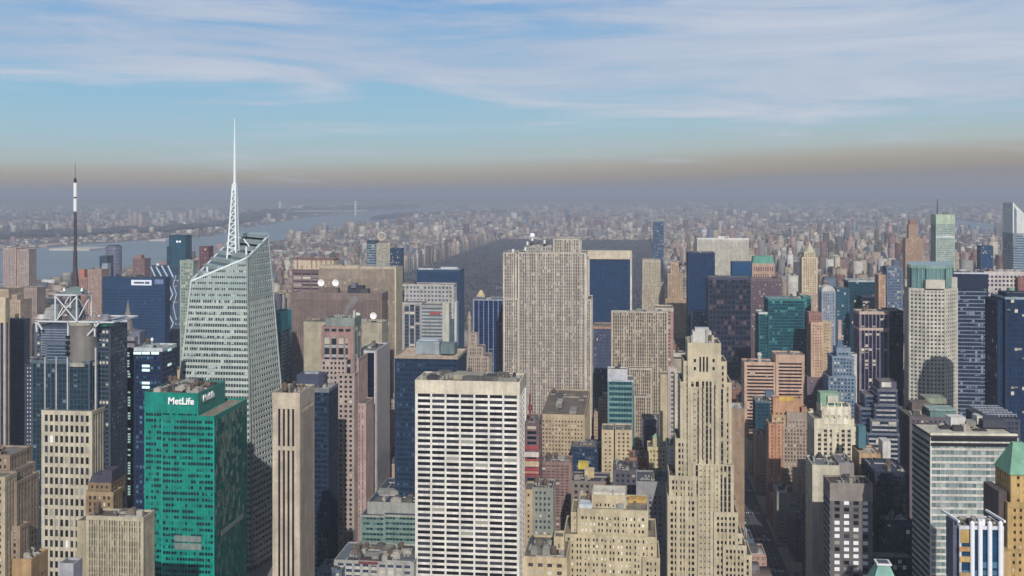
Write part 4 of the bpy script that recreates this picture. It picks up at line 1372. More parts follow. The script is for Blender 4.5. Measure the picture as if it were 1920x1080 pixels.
b.tier(1140, 1187, 712, ST(w=(96, 150, 152), g=(14, 62, 76), bay=3, fh=5.4, pw=.1, sp=.42, sw=(112, 158, 156), top=2, topc=(190, 200, 206), blind=.1, bc=(50, 120, 130)), yo=0)
b.tier(1140, 1176, 692, ST(w=(196, 202, 212), g=(120, 130, 140), bay=9, fh=9, pw=.9, sp=.9, top=6, topc=(206, 208, 214)), yo=3, dep=14, clutter=3); b.finish()
b = Bld('stone_block', 'dark block with a grey flat roof under the ribbed limestone front', 'building', 1204, 1236, 1040, dep=24)
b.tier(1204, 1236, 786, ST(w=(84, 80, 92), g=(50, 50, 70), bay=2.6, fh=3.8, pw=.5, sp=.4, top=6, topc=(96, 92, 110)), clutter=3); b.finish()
b = Bld('office_tower', 'blank buff wall slab between the limestone ribbed block and the dotted white tower', 'building', 1239, 1256, 960, dep=18)
b.tier(1239, 1256, 702, ST(w=(196, 180, 140), g=(120, 110, 96), bay=20, fh=20, pw=.9, sp=.9, top=20)); b.finish()
b = Bld('apartment_tower', 'grey white tower of dotted windows just left of the tan art deco tower', 'building', 1253, 1268, 880, side=1271)
b.tier(1253, 1268, 690, ST(w=(196, 184, 176), g=(92, 90, 98), bay=3.2, fh=3.8, pw=.5, sp=.5, top=3), clutter=1); b.tier(1266, 1278, 700, ST(w=(206, 196, 176), g=(90, 86, 90), bay=3.2, fh=3.6, pw=.55, sp=.5, top=3), yo=-5, dep=10); b.finish()

# ---- the tan art deco tower on the corner of the avenue
b = Bld('art_deco_tower', 'tall tan art deco tower with stepped shoulders and a silvery machine room on top', 'skyscraper', 1256, 1384, 680, dep=34, anchor='the tan art deco tower')
ad = ST(w=(204, 190, 158), g=(20, 20, 26), bay=2.6, fh=3.9, pw=.42, sp=.44, sw=(196, 178, 142), top=3, pr=.55, cw=.9, blind=.2, bc=(190, 180, 150), rib=3, ribw=.5, roofc=(110, 100, 92))
adc = dict(ad, sp=.22, sw=(120, 112, 102), pw=.42)
b.tier(1291, 1350, 643, dict(adc, top=25, bay=3.2), yo=2, dep=26, clutter=3)
b.tier(1283, 1361, 677, dict(ad, top=3), yo=3.2, dep=26)
b.tier(1312, 1346, 712, dict(adc, top=1.0), yo=.9, dep=4)
b.tier(1277, 1370, 716, ad, yo=4, dep=30)
b.tier(1296, 1360, 726, dict(adc, top=1), yo=1.6, dep=6)
b.tier(1268, 1300, 822, ad, yo=3.4, dep=28); b.tier(1256, 1304, 892, dict(ad, rib=2, ribw=1.1), yo=0, dep=30, clutter=3)
b.tier(1253, 1306, 930, dict(ad, rib=2, ribw=1.1), yo=-2, dep=30); b.tier(1300, 1374, 870, dict(adc, top=1), yo=.4, dep=26); b.tier(1340, 1382, 960, ad, yo=-1, dep=30, clutter=2)
b.tier(1357, 1398, 1022, ad, yo=-3, dep=32, clutter=2); b.tier(1380, 1390, 1000, ad, yo=4, dep=26); b.tier(1395, 1408, 1040, ad, yo=2, dep=28)
x, y, z = b.pt(1316, 642, 8)
m = MB(); m.box(x - 6, x + 6, y - 2, y + 8, z - 1.5, z + 7.2); m.box(x - 4.4, x + 4.4, y - 1, y + 6, z + 7.2, z + 9.4); m.build('machine_room', wall_mat((206, 204, 196), .5), b.root)
for dx in (-6.6, 3, 6.8):
    m = MB(); m.cyl(x + dx, y - 2.4, z - 1, z + (8.6 if dx == 3 else 5), .9, .8, 8); m.build('vent_pipe', wall_mat((186, 184, 176), .5), b.root)
m = MB(); m.box(x - 9.5, x - 6, y, y + 6, z - 1.2, z + 3.2); m.build('rooftop_unit', wall_mat((156, 156, 150)), b.root)
for px in (1303, 1338):
    for (q0, q1) in ((673, 679), (688, 694)):
        b.box('window', px - 2, px + 2, q0, q1, 1.2, .5, (30, 28, 30), mat=plain('pane_black', (26, 28, 34), .12))
for px in (1313, 1319.5, 1326):
    b.box('window', px - 1.6, px + 1.6, 669, 697, 1.2, .5, (30, 28, 30), mat=plain('pane_black', (26, 28, 34), .12))
b.finish()

# ---- low centre
b = Bld('stone_office_block', 'wide sand coloured stone block with a raised penthouse and paired windows, bottom centre right', 'building', 1060, 1236, 600, dep=40, anchor='the sand coloured stepped block')
sb = ST(w=(204, 188, 150), g=(34, 32, 36), bay=2.35, fh=3.55, pw=.42, sp=.5, top=2.4, pr=.4, sr=.3, cw=1.4, blind=.36, bc=(252, 246, 232), rib=2, ribw=1.0, roofc=(140, 128, 108))
b.tier(1111, 1173, 928, dict(sb, top=5), yo=10, dep=20, clutter=4)
b.tier(1084, 1214, 955, dict(sb, top=4.4), yo=4, dep=30, clutter=6)
b.tier(1072, 1084, 960, dict(sb, rib=0, bay=3), yo=8, dep=26)
b.tier(1058, 1230, 1004, dict(sb, rib=2, top=2), yo=1, dep=34, clutter=3)
b.tier(1206, 1236, 1046, sb, yo=-2, dep=30)
b.box('white_roof_box', 1086, 1110, 946, 954, 8, 10, (214, 226, 230)); b.box('white_roof_slab', 1112, 1172, 924, 928, 12, 14, (226, 220, 200)); b.box('copper_shed', 1178, 1212, 937, 949, 22, 8, (206, 160, 74)); b.finish()
b = Bld('low_stone_block', 'low sand coloured block with large grey windows left of the stepped sand block', 'building', 982, 1062, 570, dep=36)
b.tier(982, 1062, 1044, ST(w=(206, 184, 140), g=(70, 66, 66), bay=5.2, fh=4.2, pw=.5, sp=.5, top=3.5, blind=.3, roofc=(120, 112, 104)), clutter=18)
b.tier(1040, 1056, 1006, ST(w=(210, 190, 146), g=(60, 56, 56), bay=6, fh=8, pw=.7, sp=.7, top=4), yo=10, dep=10); b.finish()
b = Bld('grey_slab_building', 'plain grey building with a small window grid left of the art deco tower', 'building', 1194, 1254, 740, dep=30)
b.tier(1194, 1254, 903, ST(w=(150, 150, 152), g=(44, 46, 58), bay=3.2, fh=3.9, pw=.5, sp=.55, top=10, cw=4.5, blind=.05, roofc=(84, 88, 98)), clutter=5); b.finish()
b = Bld('apartment_block', 'cream apartment block with a cleft in its front above the low rooftops', 'building', 1129, 1184, 960, dep=26)
cr = ST(w=(206, 186, 146), g=(64, 56, 58), bay=4.6, fh=3.7, pw=.6, sp=.55, top=3)
b.tier(1129, 1150, 806, cr, clutter=1); b.tier(1154, 1184, 806, cr, clutter=2); b.tier(1149, 1155, 812, dict(cr, w=(120, 100, 88)), yo=5, dep=20); b.finish()
b = Bld('construction_building', 'narrow building with red and white striped upper floors right of the white grid slab', 'building', 984, 1010, 880, side=1016)
b.tier(984, 1010, 792, ST(w=(120, 92, 96), g=(28, 30, 54), bay=16, fh=4.4, pw=.2, sp=.42, sw=(132, 104, 108), top=3), clutter=5)
for (p0, p1, c) in ((836, 843, (190, 72, 76)), (848, 857, (236, 224, 214)), (861, 864, (206, 78, 80)), (865, 875, (220, 190, 156)), (878, 882, (206, 60, 70)), (884, 888, (210, 140, 120)), (890, 893, (190, 60, 66))):
    b.box('floor_band', 983.4, 1010.4, p0, p1, -.9, 12, c)
x, y, z = b.pt(994, 792, 6)
m = MB(); m.bar((x, y, z - 3), (x, y, z + 24), 1.1); m.build('hoist_mast', plain('hoist_red', (120, 52, 56)), b.root)
m = MB(); m.box(x - 1.6, x + 1.6, y - 1, y + 1.6, z + 10, z + 15, True); m.build('hoist_cab', plain('hoist_red', (180, 50, 52)), b.root)
m = MB(); m.bar((x - 4, y, z - 3), (x - 4, y, z + 30), .7); m.build('hoist_mast', WH, b.root)
b.finish()
b = Bld('brown_block', 'brown brick block with long horizontal mouldings right of the striped floors', 'building', 1013, 1070, 930, dep=24)
b.tier(1013, 1070, 866, ST(w=(156, 124, 116), g=(96, 76, 80), bay=4, fh=2.6, pw=.3, sp=.5, top=3, roofc=(130, 110, 108)), clutter=10); b.finish()
b = Bld('grey_block', 'small grey green block with a tan party wall low beside the white grid slab', 'building', 999, 1036, 790, dep=24)
b.tier(999, 1036, 914, ST(w=(150, 156, 148), g=(56, 60, 70), bay=3.6, fh=4.4, pw=.5, sp=.55, top=3, roofc=(92, 70, 84)), clutter=6); b.tier(984, 998, 918, ST(w=(206, 178, 140), g=(60, 50, 50), bay=3, fh=4, pw=.6, sp=.5, top=3), yo=-2, dep=22); b.finish()
b = Bld('yellow_roofed_block', 'grey block with a bright yellow roof house and cream penthouse above the sand block', 'building', 1072, 1142, 850, dep=28)
b.tier(1072, 1142, 902, ST(w=(140, 130, 120), g=(40, 40, 60), bay=5, fh=5, pw=.5, sp=.5, top=3, roofc=(70, 68, 90)), clutter=9)
b.box('yellow_roof_house', 1084, 1103, 868, 880, 30, 8, (216, 190, 60)); b.box('penthouse', 1096, 1114, 882, 902, 8, 10, (220, 196, 140)); b.finish()
b = Bld('blue_glass_block', 'dark blue low block under the foot of the small teal banded building', 'building', 1072, 1128, 985, dep=30)
b.tier(1072, 1128, 838, ST(w=(44, 60, 96), g=(24, 40, 84), bay=3, fh=3.8, pw=.4, sp=.4, top=2, blind=.35, bc=(130, 140, 160)), clutter=6); b.finish()
b = Bld('cream_turret_building', 'low cream building with a green domed turret between the rooftops', 'building', 1215, 1250, 920, dep=22)
b.tier(1215, 1250, 838, ST(w=(214, 196, 146), g=(80, 70, 60), bay=3, fh=3.8, pw=.55, sp=.5, top=3), clutter=2)
x, y, z = b.pt(1230, 838, 8)
m = MB(); m.cyl(x, y, z - 2, z + 9, 3.4, seg=8); m.build('turret', wall_mat((222, 212, 160)), b.root)
m = MB(); m.cyl(x, y, z + 9, z + 12, 3.6, .6, 8); m.build('turret_roof', wall_mat((150, 190, 150)), b.root); b.finish()
b = Bld('white_roof_block', 'low pale grey box building touching the left side of the tan art deco tower', 'building', 1251, 1284, 830, dep=26)
b.tier(1251, 1284, 836, ST(w=(190, 190, 184), g=(140, 142, 140), bay=5, fh=3, pw=.5, sp=.5, top=3), clutter=3); b.finish()
b = Bld('brick_house_block', 'low brick red rooftop block in front of the cream turret building', 'building', 1180, 1216, 850, dep=24)
b.tier(1180, 1216, 858, ST(w=(170, 116, 90), g=(70, 50, 50), bay=4, fh=4, pw=.6, sp=.5, top=4, roofc=(120, 90, 80)), clutter=5); b.finish()
b = Bld('dark_low_block', 'low charcoal roofed block with a small white pyramid skylight left of the art deco wing', 'building', 1150, 1196, 800, dep=30)
b.tier(1150, 1196, 882, ST(w=(90, 88, 98), g=(40, 44, 60), bay=4, fh=4, pw=.5, sp=.5, top=3, roofc=(92, 90, 100)), clutter=10)
b.finish()

# ---- beyond, right of centre
b = Bld('navy_slab', 'deep navy blue slab standing left of the wide pale grey slab', 'skyscraper', 1290, 1340, 1700, dep=40, anchor='the deep navy slab')
b.tier(1290, 1340, 474, ST(w=(16, 46, 92), g=(10, 44, 96), bay=3, fh=4, pw=.3, sp=.1, top=3, blind=0), clutter=2)
b.tier(1297, 1334, 585, ST(w=(60, 96, 134), g=(36, 80, 120), bay=3, fh=4, pw=.2, sp=.3, top=2), yo=-30, dep=20); b.finish()
b = Bld('white_slab', 'wide pale grey slab with a white roof line behind the dark mottled tower', 'skyscraper', 1307, 1404, 1960, dep=32, anchor='the wide pale grey slab')
b.tier(1307, 1404, 448, ST(w=(196, 192, 178), g=(176, 172, 160), bay=2.4, fh=4, pw=.6, sp=.1, top=6, topc=(206, 204, 194), blind=.1, pr=.3)); b.box('white_coping', 1307, 1404, 446.5, 449.5, -.8, 10, (238, 236, 228)); b.box('rooftop_unit', 1346, 1358, 443, 449, 8, 10, (226, 220, 214)); b.finish()
b = Bld('blue_block', 'small saturated blue block low in front of the wide pale grey slab', 'skyscraper', 1373, 1408, 1760, dep=26)
b.tier(1373, 1408, 491, ST(w=(26, 80, 134), g=(18, 70, 130), bay=3, fh=4, pw=.2, sp=.2, top=2, blind=0)); b.finish()
b = Bld('mottled_glass_tower', 'dark indigo tower whose glass is mottled by painted warm reflections', 'skyscraper', 1328, 1408, 1570, dep=34, anchor='the mottled indigo tower')
b.tier(1328, 1408, 520, ST(w=(40, 44, 66), g=(24, 30, 56), bay=5.4, fh=7.6, pw=.2, sp=.3, sw=(40, 42, 64), top=4, topc=(70, 72, 96), blind=.3, bc=(104, 88, 90), cw=1.0, gvar=.7), clutter=3); b.finish()  # warm reflections are put into the glass colour as patches
b = Bld('purple_brown_tower', 'purple brown tower of close small windows right of the mottled indigo tower', 'skyscraper', 1408, 1456, 1640, side=1404)
b.tier(1408, 1466, 522, ST(w=(126, 102, 112), g=(56, 46, 66), bay=2.8, fh=3.6, pw=.4, sp=.45, top=5, roofc=(150, 130, 130)), clutter=3); b.finish()
b = Bld('green_roofed_tower', 'tan tower with a green copper top edge above the purple brown tower', 'skyscraper', 1411, 1452, 1820, dep=26)
b.tier(1411, 1452, 494, ST(w=(204, 164, 140), g=(110, 86, 84), bay=4, fh=12, pw=.5, sp=.4, top=6))
u_ = b.pt(1411, 494, 0); v_ = b.pt(1452, 494, 0); zt_ = b.pt(1430, 481, 0)[2]
m = MB(); P = [(u_[0], u_[1]), (v_[0], u_[1]), (v_[0], u_[1] + 26), (u_[0], u_[1] + 26)]; m.prism(P, u_[2], zt_, [(p[0] * .88 + (u_[0] + v_[0]) * .06, p[1]) for p in P]); m.build('copper_roof', wall_mat((96, 178, 156)), b.root); b.finish()
b = Bld('teal_glass_tower', 'dark teal glass tower with pale horizontal bands behind the pink striped slab', 'skyscraper', 1441, 1508, 1400, side=1440, anchor='the dark teal banded tower', dep=34, rot=3)
b.setd(34)
tt = ST(w=(30, 92, 104), g=(8, 60, 76), bay=3.4, fh=4.1, pw=.1, sp=.25, sw=(44, 110, 116), top=3, topc=(60, 130, 132), blind=.25, bc=(80, 150, 146), roofc=(150, 150, 150))
b.tier(1441, 1508, 560, tt, clutter=3); b.tier(1423, 1441, 585, dict(tt, topc=(210, 220, 220)), yo=3, dep=26); b.tier(1506, 1520, 556, tt, yo=14, dep=20); b.finish()
b = Bld('pink_striped_slab', 'salmon pink slab with dark horizontal window bands, in two steps', 'office building', 1396, 1508, 1275, side=1392, rot=2, anchor='the pink striped slab')
ps = ST(w=(214, 176, 148), g=(40, 30, 40), bay=3.1, fh=4.1, pw=.0, sp=.5, sw=(214, 176, 150), top=10, cw=3.0, pr=.3, sr=.28, blind=.06, roofc=(150, 130, 120))
b.setd(30)
b.tier(1455, 1508, 665, ps, clutter=4); b.tier(1396, 1455, 679, dict(ps, top=4), yo=2, dep=26, clutter=3)
x, y, z = b.pt(1424, 679, 6)
m = MB(); m.cyl(x, y, z, z + 8, 2.2, seg=8); m.cyl(x, y, z + 8, z + 11.5, 3, 2.4, 8); m.build('water_tank', wall_mat((214, 210, 200)), b.root); b.finish()
b = Bld('small_round_headed_tower', 'slim salmon tower with a grey lower half right of the dark teal tower', 'skyscraper', 1521, 1545, 1335, dep=26, anchor='the slim salmon tower')
sl_ = ST(w=(214, 176, 146), g=(120, 92, 88), bay=2.8, fh=3.6, pw=.5, sp=.5, top=4)
b.tier(1521, 1543, 604, sl_); b.tier(1517, 1541, 586, dict(sl_, w=(170, 120, 112)), yo=8, dep=16); b.tier(1543, 1558, 602, dict(sl_, w=(206, 182, 140)), yo=5, dep=20); b.tier(1514, 1551, 707, dict(sl_, w=(126, 110, 120), g=(70, 64, 84)), yo=-5, dep=30); b.finish()
b = Bld('blue_grey_art_deco_tower', 'blue grey chamfered art deco tower with a thin pink topped mast', 'skyscraper', 1553, 1604, 1070, dep=30, anchor='the blue grey deco tower')
bg_ = ST(w=(120, 138, 160), g=(40, 62, 96), bay=3.2, fh=3.7, pw=.45, sp=.45, top=5, topc=(140, 156, 174))  # blue of the shaded walls is put into their colour
b.tier(1569, 1594, 652, bg_, yo=6, dep=16); b.tier(1561, 1600, 668, dict(bg_, top=2), yo=3, dep=24); b.tier(1554, 1604, 706, dict(bg_, top=2), yo=0, dep=28)
x, y, z = b.pt(1574, 652, 12)
m = MB(); m.cyl(x, y, z - 1, z + 10, 5, 1.5, 8); m.build('pointed_roof', wall_mat((92, 110, 134)), b.root)
m = MB(); m.box(x - 1.7, x + 1.7, y - 1.7, y + 1.7, z + 8, z + 28); m.build('mast', wall_mat((196, 166, 156)), b.root)
b.tier(1596, 1606, 664, ST(w=(206, 206, 204), g=(130, 140, 150), bay=3, fh=3.6, pw=.5, sp=.5, top=2), yo=12, dep=14); b.finish()
b = Bld('striped_dark_tower', 'dark maroon navy tower with fine pink vertical lines and a pale slotted top', 'skyscraper', 1612, 1666, 1110, side=1601, rot=3, anchor='the pink lined dark tower')
b.tier(1612, 1666, 584, ST(w=(150, 132, 144), g=(30, 34, 66), bay=3.6, fh=3.9, pw=.22, sp=.12, sw=(48, 46, 76), top=3, topc=(206, 180, 166), pr=.6, mid=((17, 2.6), ), roofc=(176, 160, 156)), clutter=5); b.finish()
b = Bld('navy_slab', 'plain dark navy slab right of the pink lined dark tower', 'skyscraper', 1667, 1693, 1130, dep=32)
b.tier(1667, 1693, 583, ST(w=(20, 44, 84), g=(14, 40, 86), bay=3, fh=4, pw=.2, sp=.2, top=2, blind=.03)); b.finish()

# octagonal tower with a glass crown
r1 = thing('crowned_tower', 'big pale stone octagonal tower with small windows and a tall green glass crown', 'skyscraper', (ratio(1745) * 1050, 1078, 0), 0)
ox, oy = r1.location[0], r1.location[1]


def oct_(pxs, Ys): return [(Y * ratio(p) - ox, Y - oy) for p, Y in zip(pxs, Ys)]


O = oct_((1697, 1706, 1736, 1772, 1794), (1082, 1052, 1044, 1044, 1058)) + [(1115 * ratio(1794) - ox, 1120 - oy), (1115 * ratio(1702) - ox, 1120 - oy)]
zt_ = zof(1750, 541, 1044)
m = MB(); m.prism(O, 0, zt_, uvk=(3.0, 3.9)); m.build('glazing', glass_mat((56, 58, 64), .2, (150, 150, 140)), r1)
STN = wall_mat((206, 202, 186)); k = 0
z = zt_
while z > 4:
    m = MB(); P = outset(O, .35); m.prism(P, z - 2.1 if k else z - 3, z); m.f.append(tuple(range(len(P) - 1, -1, -1))); m.uv.append([(0, 0)] * len(P)); m.build('floor_band', STN, r1)
    z -= 3.9; k += 1
m = MB()
for i in range(len(O)):
    p, q = O[i], O[(i + 1) % len(O)]
    L = sqrt((p[0] - q[0]) ** 2 + (p[1] - q[1]) ** 2); n = max(1, int(L / 3.2))
    for j in range(n + 1):
        c = lerp(p, q, j / n); w = .75 if 0 < j < n else .95
        ux_, uy_ = (q[0] - p[0]) / L * w, (q[1] - p[1]) / L * w; nx_, ny_ = uy_ / w * .6, -ux_ / w * .6
        m.prism([(c[0] - ux_ + nx_, c[1] - uy_ + ny_), (c[0] + ux_ + nx_, c[1] + uy_ + ny_), (c[0] + ux_ - nx_, c[1] + uy_ - ny_), (c[0] - ux_ - nx_, c[1] - uy_ - ny_)], 0, zt_ - .4)
m.build('piers', STN, r1, 'stuff')
G1, G2 = wall_mat((106, 150, 150), .25, .2), wall_mat((136, 176, 172), .3, .1)
O2 = oct_((1701, 1708, 1736, 1772, 1787), (1082, 1054, 1047, 1047, 1060)) + [(1112 * ratio(1787) - ox, 1112 - oy), (1112 * ratio(1704) - ox, 1112 - oy)]
zc0, zc1 = zt_ - 1, zof(1745, 498, 1047)
m = MB(); m.prism(O2, zc0, zc1 - 3); m.build('glass_crown', G1, r1)
m = MB(); m.prism(outset(O2, .6), zc1 - 3, zc1); m.build('crown_rim', G2, r1)
for i in range(5):
    p, q = O2[i], O2[i + 1]; L = sqrt((p[0] - q[0]) ** 2 + (p[1] - q[1]) ** 2); n = max(1, int(L / 3.2))
    for j in range(n + 1):
        c = lerp(p, q, j / n); mm = MB(); mm.box(c[0] - .35, c[0] + .35, c[1] - .6, c[1] + .3, zc0, zc1 - 3); mm.build('crown_fin', G2, r1)
b2 = oct_((1736, 1772), (1041, 1041))
m = MB(); m.box(b2[0][0], b2[1][0], b2[0][1], b2[0][1] + 8, zt_, zof(1750, 525, 1041)); m.build('stone_shoulder', STN, r1)
for (p, q, Y, yy) in ((1697, 1706, 1062, 524), (1784, 1795, 1056, 520)):
    m = MB(); m.box(Y * ratio(p) - ox, Y * ratio(q) - ox, Y - oy, Y + 10 - oy, zt_, zof(p, yy, Y)); m.build('stone_shoulder', STN, r1)
FOOT.append((Y * ratio(1697), Y * ratio(1800), 1040, 1125)); RECTS.append((1697, 1795, 500, 1050)); ANCH.append((1745, 498, 'the glass crowned octagonal tower'))

b = Bld('banded_navy_tower', 'navy tower with many thin white horizontal bands right of the octagonal tower', 'skyscraper', 1795, 1852, 1170, dep=34, anchor='the white banded navy tower')
b.tier(1787, 1852, 513, ST(w=(30, 46, 86), g=(20, 32, 66), bay=3, fh=4.2, pw=.12, sp=.3, sw=(126, 140, 160), top=16, topc=(22, 36, 76), blind=.25, bc=(130, 146, 166), roofc=(170, 176, 184)), clutter=5)
b.box('white_coping', 1787, 1852, 511.6, 513.6, -.8, 10, (210, 216, 226)); b.finish()
b = Bld('white_grid_tower', 'pale pinkish grid tower at the right edge behind the navy banded tower', 'skyscraper', 1852, 1925, 1300, dep=34, anchor='the pinkish grid tower')
b.tier(1846, 1925, 509, ST(w=(206, 196, 192), g=(56, 54, 76), bay=4.6, fh=5.0, pw=.4, sp=.45, top=5, roofc=(190, 186, 180), cw=2), clutter=4)
b.box('green_dome_house', 1893, 1903, 540, 552, -8, 7, (130, 186, 160)); b.box('brick_house', 1909, 1925, 520, 550, -8, 6, (160, 100, 96)); b.finish()
b = Bld('navy_glass_tower', 'dark navy glass tower with a curved front cut by the right edge of the picture', 'skyscraper', 1871, 1940, 900, dep=34)
b.tier(1871, 1885, 562, ST(w=(14, 44, 84), g=(10, 40, 84), bay=3, fh=4, pw=.1, sp=.2, top=2, blind=.02), yo=3, dep=30)
b.tier(1885, 1940, 557, ST(w=(14, 44, 84), g=(10, 40, 84), bay=3, fh=4, pw=.1, sp=.2, top=2, topc=(150, 166, 180), blind=.02), clutter=3); b.tier(1888, 1940, 549, ST(w=(20, 44, 80), g=(14, 40, 80), bay=3, fh=4, pw=.1, sp=.2, top=3), yo=8, dep=20); b.finish()

# wedge topped tower
r2 = thing('wedge_topped_tower', 'white and grey banded tower with a steep slanting white roof at the right edge', 'skyscraper', (ratio(1930) * 1750, 1770, 0))
ox, oy = r2.location[0], r2.location[1]
x0_, x1_ = 1750 * ratio(1900) - ox, 1750 * ratio(1955) - ox
zl, zh = zof(1925, 430, 1750), zof(1905, 380, 1750)
m = MB(); m.box(x0_, x1_, -20, 28, 0, zl - 8, uvs=[(0, 12, 40, 0), (100, 112, 40, 0)]); m.build('glazing', glass_mat((64, 92, 116), .1), r2)
z = zl - 8
k = 0
while z > 20:
    m = MB(); m.box(x0_ - .3, x1_ + .3, -20.3, 28.3, z - 2, z + (0 if k else 2), True); m.build('floor_band', wall_mat((150, 164, 176), .5), r2); z -= 4; k += 1
m = MB()
P = [(x0_, -20), (x1_, -20), (x1_, 28), (x0_, 28)]
m.prism(P, zl - 6, [zh, zl - 4, zl - 4, zh]); m.build('wedge_roof', wall_mat((222, 226, 224), .4, .08), r2)
m = MB(); m.bar((x0_ - .4, -20.5, zl - 6), (x0_ - .4, -20.5, zh), 1.4); m.build('roof_edge', WH, r2)
m = MB(); m.prism([(x0_ - 1, -20.6), (x0_ + 5, -20.6), (x0_ + 5, -19), (x0_ - 1, -19)], zl - 30, [zh - 3, zh - 12, zh - 12, zh - 3]); m.build('grey_flank', wall_mat((120, 142, 156)), r2)
FOOT.append((1750 * ratio(1900), 1750 * ratio(1955), 1740, 1800)); RECTS.append((1900, 1920, 380, 1750))

b = Bld('tall_glass_tower', 'tall pale green tower with a dark mast on its left corner, far right', 'skyscraper', 1755, 1790, 2050, side=1748, rot=2, anchor='the pale green masted tower')
gg = ST(w=(176, 190, 176), g=(124, 146, 146), bay=2.6, fh=4, pw=.15, sp=.5, sw=(180, 192, 182), top=19, topc=(186, 204, 180), blind=.3, bc=(180, 190, 186))
b.setd(40)
b.tier(1755, 1790, 402, gg, clutter=4, dep=30); b.box('white_band', 1755, 1790, 442, 446, -.8, 3, (216, 222, 222))
x, y, z = b.pt(1757.5, 402, 6)
m = MB(); m.cyl(x, y, z, z + 29, 1.2, .7, 8); m.build('mast', MAST, b.root); b.finish()
b = Bld('cream_spire_tower', 'slender cream tower with a pointed green tinged crown among the uptown rooftops', 'tower', 1504, 1532, 1850, dep=26, anchor='the slender cream crowned tower')
cs_ = ST(w=(220, 200, 164), g=(150, 128, 108), bay=3.6, fh=3.6, pw=.5, sp=.3, top=3, pr=.6)
b.tier(1504, 1532, 482, cs_); b.tier(1508, 1528, 472, dict(cs_, w=(206, 196, 160)), yo=4, dep=18)
x, y, z = b.pt(1518, 472, 12)
m = MB(); m.cyl(x, y, z, z + 9, 8, 4.5, 8); m.cyl(x, y, z + 9, z + 13, 3, 2.4, 8); m.cyl(x, y, z + 13, z + 18, 1.6, .3, 8); m.build('crown', wall_mat((206, 204, 170)), b.root); b.tier(1500, 1540, 550, dict(cs_, w=(196, 170, 150)), yo=-2, dep=34); b.finish()
b = Bld('round_topped_slab', 'grey slab with a rounded white top between the cream spire and the green glass blocks', 'tower', 1541, 1566, 1350, dep=24)
b.tier(1541, 1566, 546, ST(w=(156, 164, 178), g=(96, 110, 136), bay=2.8, fh=3.8, pw=.45, sp=.3, top=3))
x, y, z = b.pt(1553.5, 546, 2); r = b.w / 2
m = MB(); n = 10
for i in range(n):
    a0, a1 = pi * i / n, pi * (i + 1) / n
    p, q = (x + r * cos(a0), z + r * .85 * sin(a0)), (x + r * cos(a1), z + r * .85 * sin(a1))
    m.quad([(p[0], y, p[1]), (p[0], y + 20, p[1]), (q[0], y + 20, q[1]), (q[0], y, q[1])])
    m.quad([(x, y, z), (p[0], y, p[1]), (q[0], y, q[1])])
m.build('vaulted_roof', wall_mat((206, 204, 196)), b.root); b.finish()
b = Bld('green_glass_block', 'dark green glass block with bright window glints behind the blue grey deco tower', 'skyscraper', 1591, 1645, 1420, dep=30)
b.tier(1591, 1646, 526, ST(w=(26, 70, 84), g=(14, 56, 74), bay=3, fh=4, pw=.12, sp=.2, top=2, topc=(176, 190, 196), blind=.03), clutter=3); b.tier(1616, 1646, 556, ST(w=(24, 34, 62), g=(14, 24, 50), bay=3, fh=4, pw=.12, sp=.2, top=2), yo=-24, dep=20, clutter=2); b.tier(1568, 1592, 540, ST(w=(60, 92, 116), g=(40, 78, 106), bay=3, fh=4, pw=.2, sp=.3, top=2), yo=-10, dep=20); b.finish()
b = Bld('brick_tower', 'slim tan brick tower between the green glass block and the octagonal tower', 'tower', 1648, 1660, 1300, dep=20)
b.tier(1648, 1660, 515, ST(w=(196, 156, 128), g=(120, 92, 88), bay=3, fh=3.5, pw=.55, sp=.45, top=3)); b.finish()
b = Bld('speckled_glass_tower', 'blue grey speckled tower left of the octagonal tower and behind it', 'skyscraper', 1663, 1692, 1500, dep=24)
b.tier(1663, 1692, 500, ST(w=(110, 126, 150), g=(60, 80, 112), bay=3, fh=4, pw=.3, sp=.4, top=2, blind=.3), clutter=2); b.finish()
b = Bld('blue_office_tower', 'small vivid blue tower among tan blocks left of the wedge topped tower', 'skyscraper', 1839, 1862, 2500, dep=26)
b.tier(1839, 1862, 461, ST(w=(26, 66, 116), g=(18, 58, 112), bay=3, fh=4, pw=.2, sp=.3, top=3)); b.finish()
b = Bld('brown_domed_tower', 'warm brown stepped tower with a small pyramid top, alone on the right skyline', 'apartment tower', 1702, 1726, 2600, dep=26, anchor='the brown stepped skyline tower')
bd = ST(w=(190, 154, 122), g=(128, 98, 88), bay=3.4, fh=3.4, pw=.5, sp=.4, top=3)
b.tier(1698, 1730, 447, bd, yo=-2); b.tier(1704, 1720, 421, bd, yo=4, dep=16); b.tier(1706, 1718, 412, dict(bd, w=(170, 116, 96)), yo=6, dep=12); b.finish()
b = Bld('blue_slab', 'lone dark blue slab on the skyline above the park edge, right of centre', 'skyscraper', 1225, 1244, 4300, dep=40, anchor='the lone blue slab')
b.tier(1225, 1244, 415, ST(w=(30, 66, 110), g=(24, 62, 112), bay=5, fh=4, pw=.2, sp=.2, top=5, topc=(90, 120, 150))); b.finish()
b = Bld('stone_grid_tower', 'pale stone tower with a fine window grid left of the deep navy slab', 'skyscraper', 1205, 1238, 1980, dep=30, anchor='the pale stone grid tower')
b.tier(1205, 1238, 487, ST(w=(198, 186, 160), g=(146, 134, 116), bay=3, fh=3.7, pw=.35, sp=.4, top=6)); b.tier(1204, 1246, 532, ST(w=(192, 178, 152), g=(136, 124, 112), bay=3, fh=3.7, pw=.4, sp=.4, top=3), yo=-4, dep=30); b.finish()
b = Bld('stone_hotel', 'tan weathered stepped hotel between the stone grid tower and the deep navy slab', 'hotel', 1248, 1284, 1900, dep=30)
ht = ST(w=(196, 164, 130), g=(110, 88, 84), bay=3.2, fh=3.5, pw=.55, sp=.5, top=3)
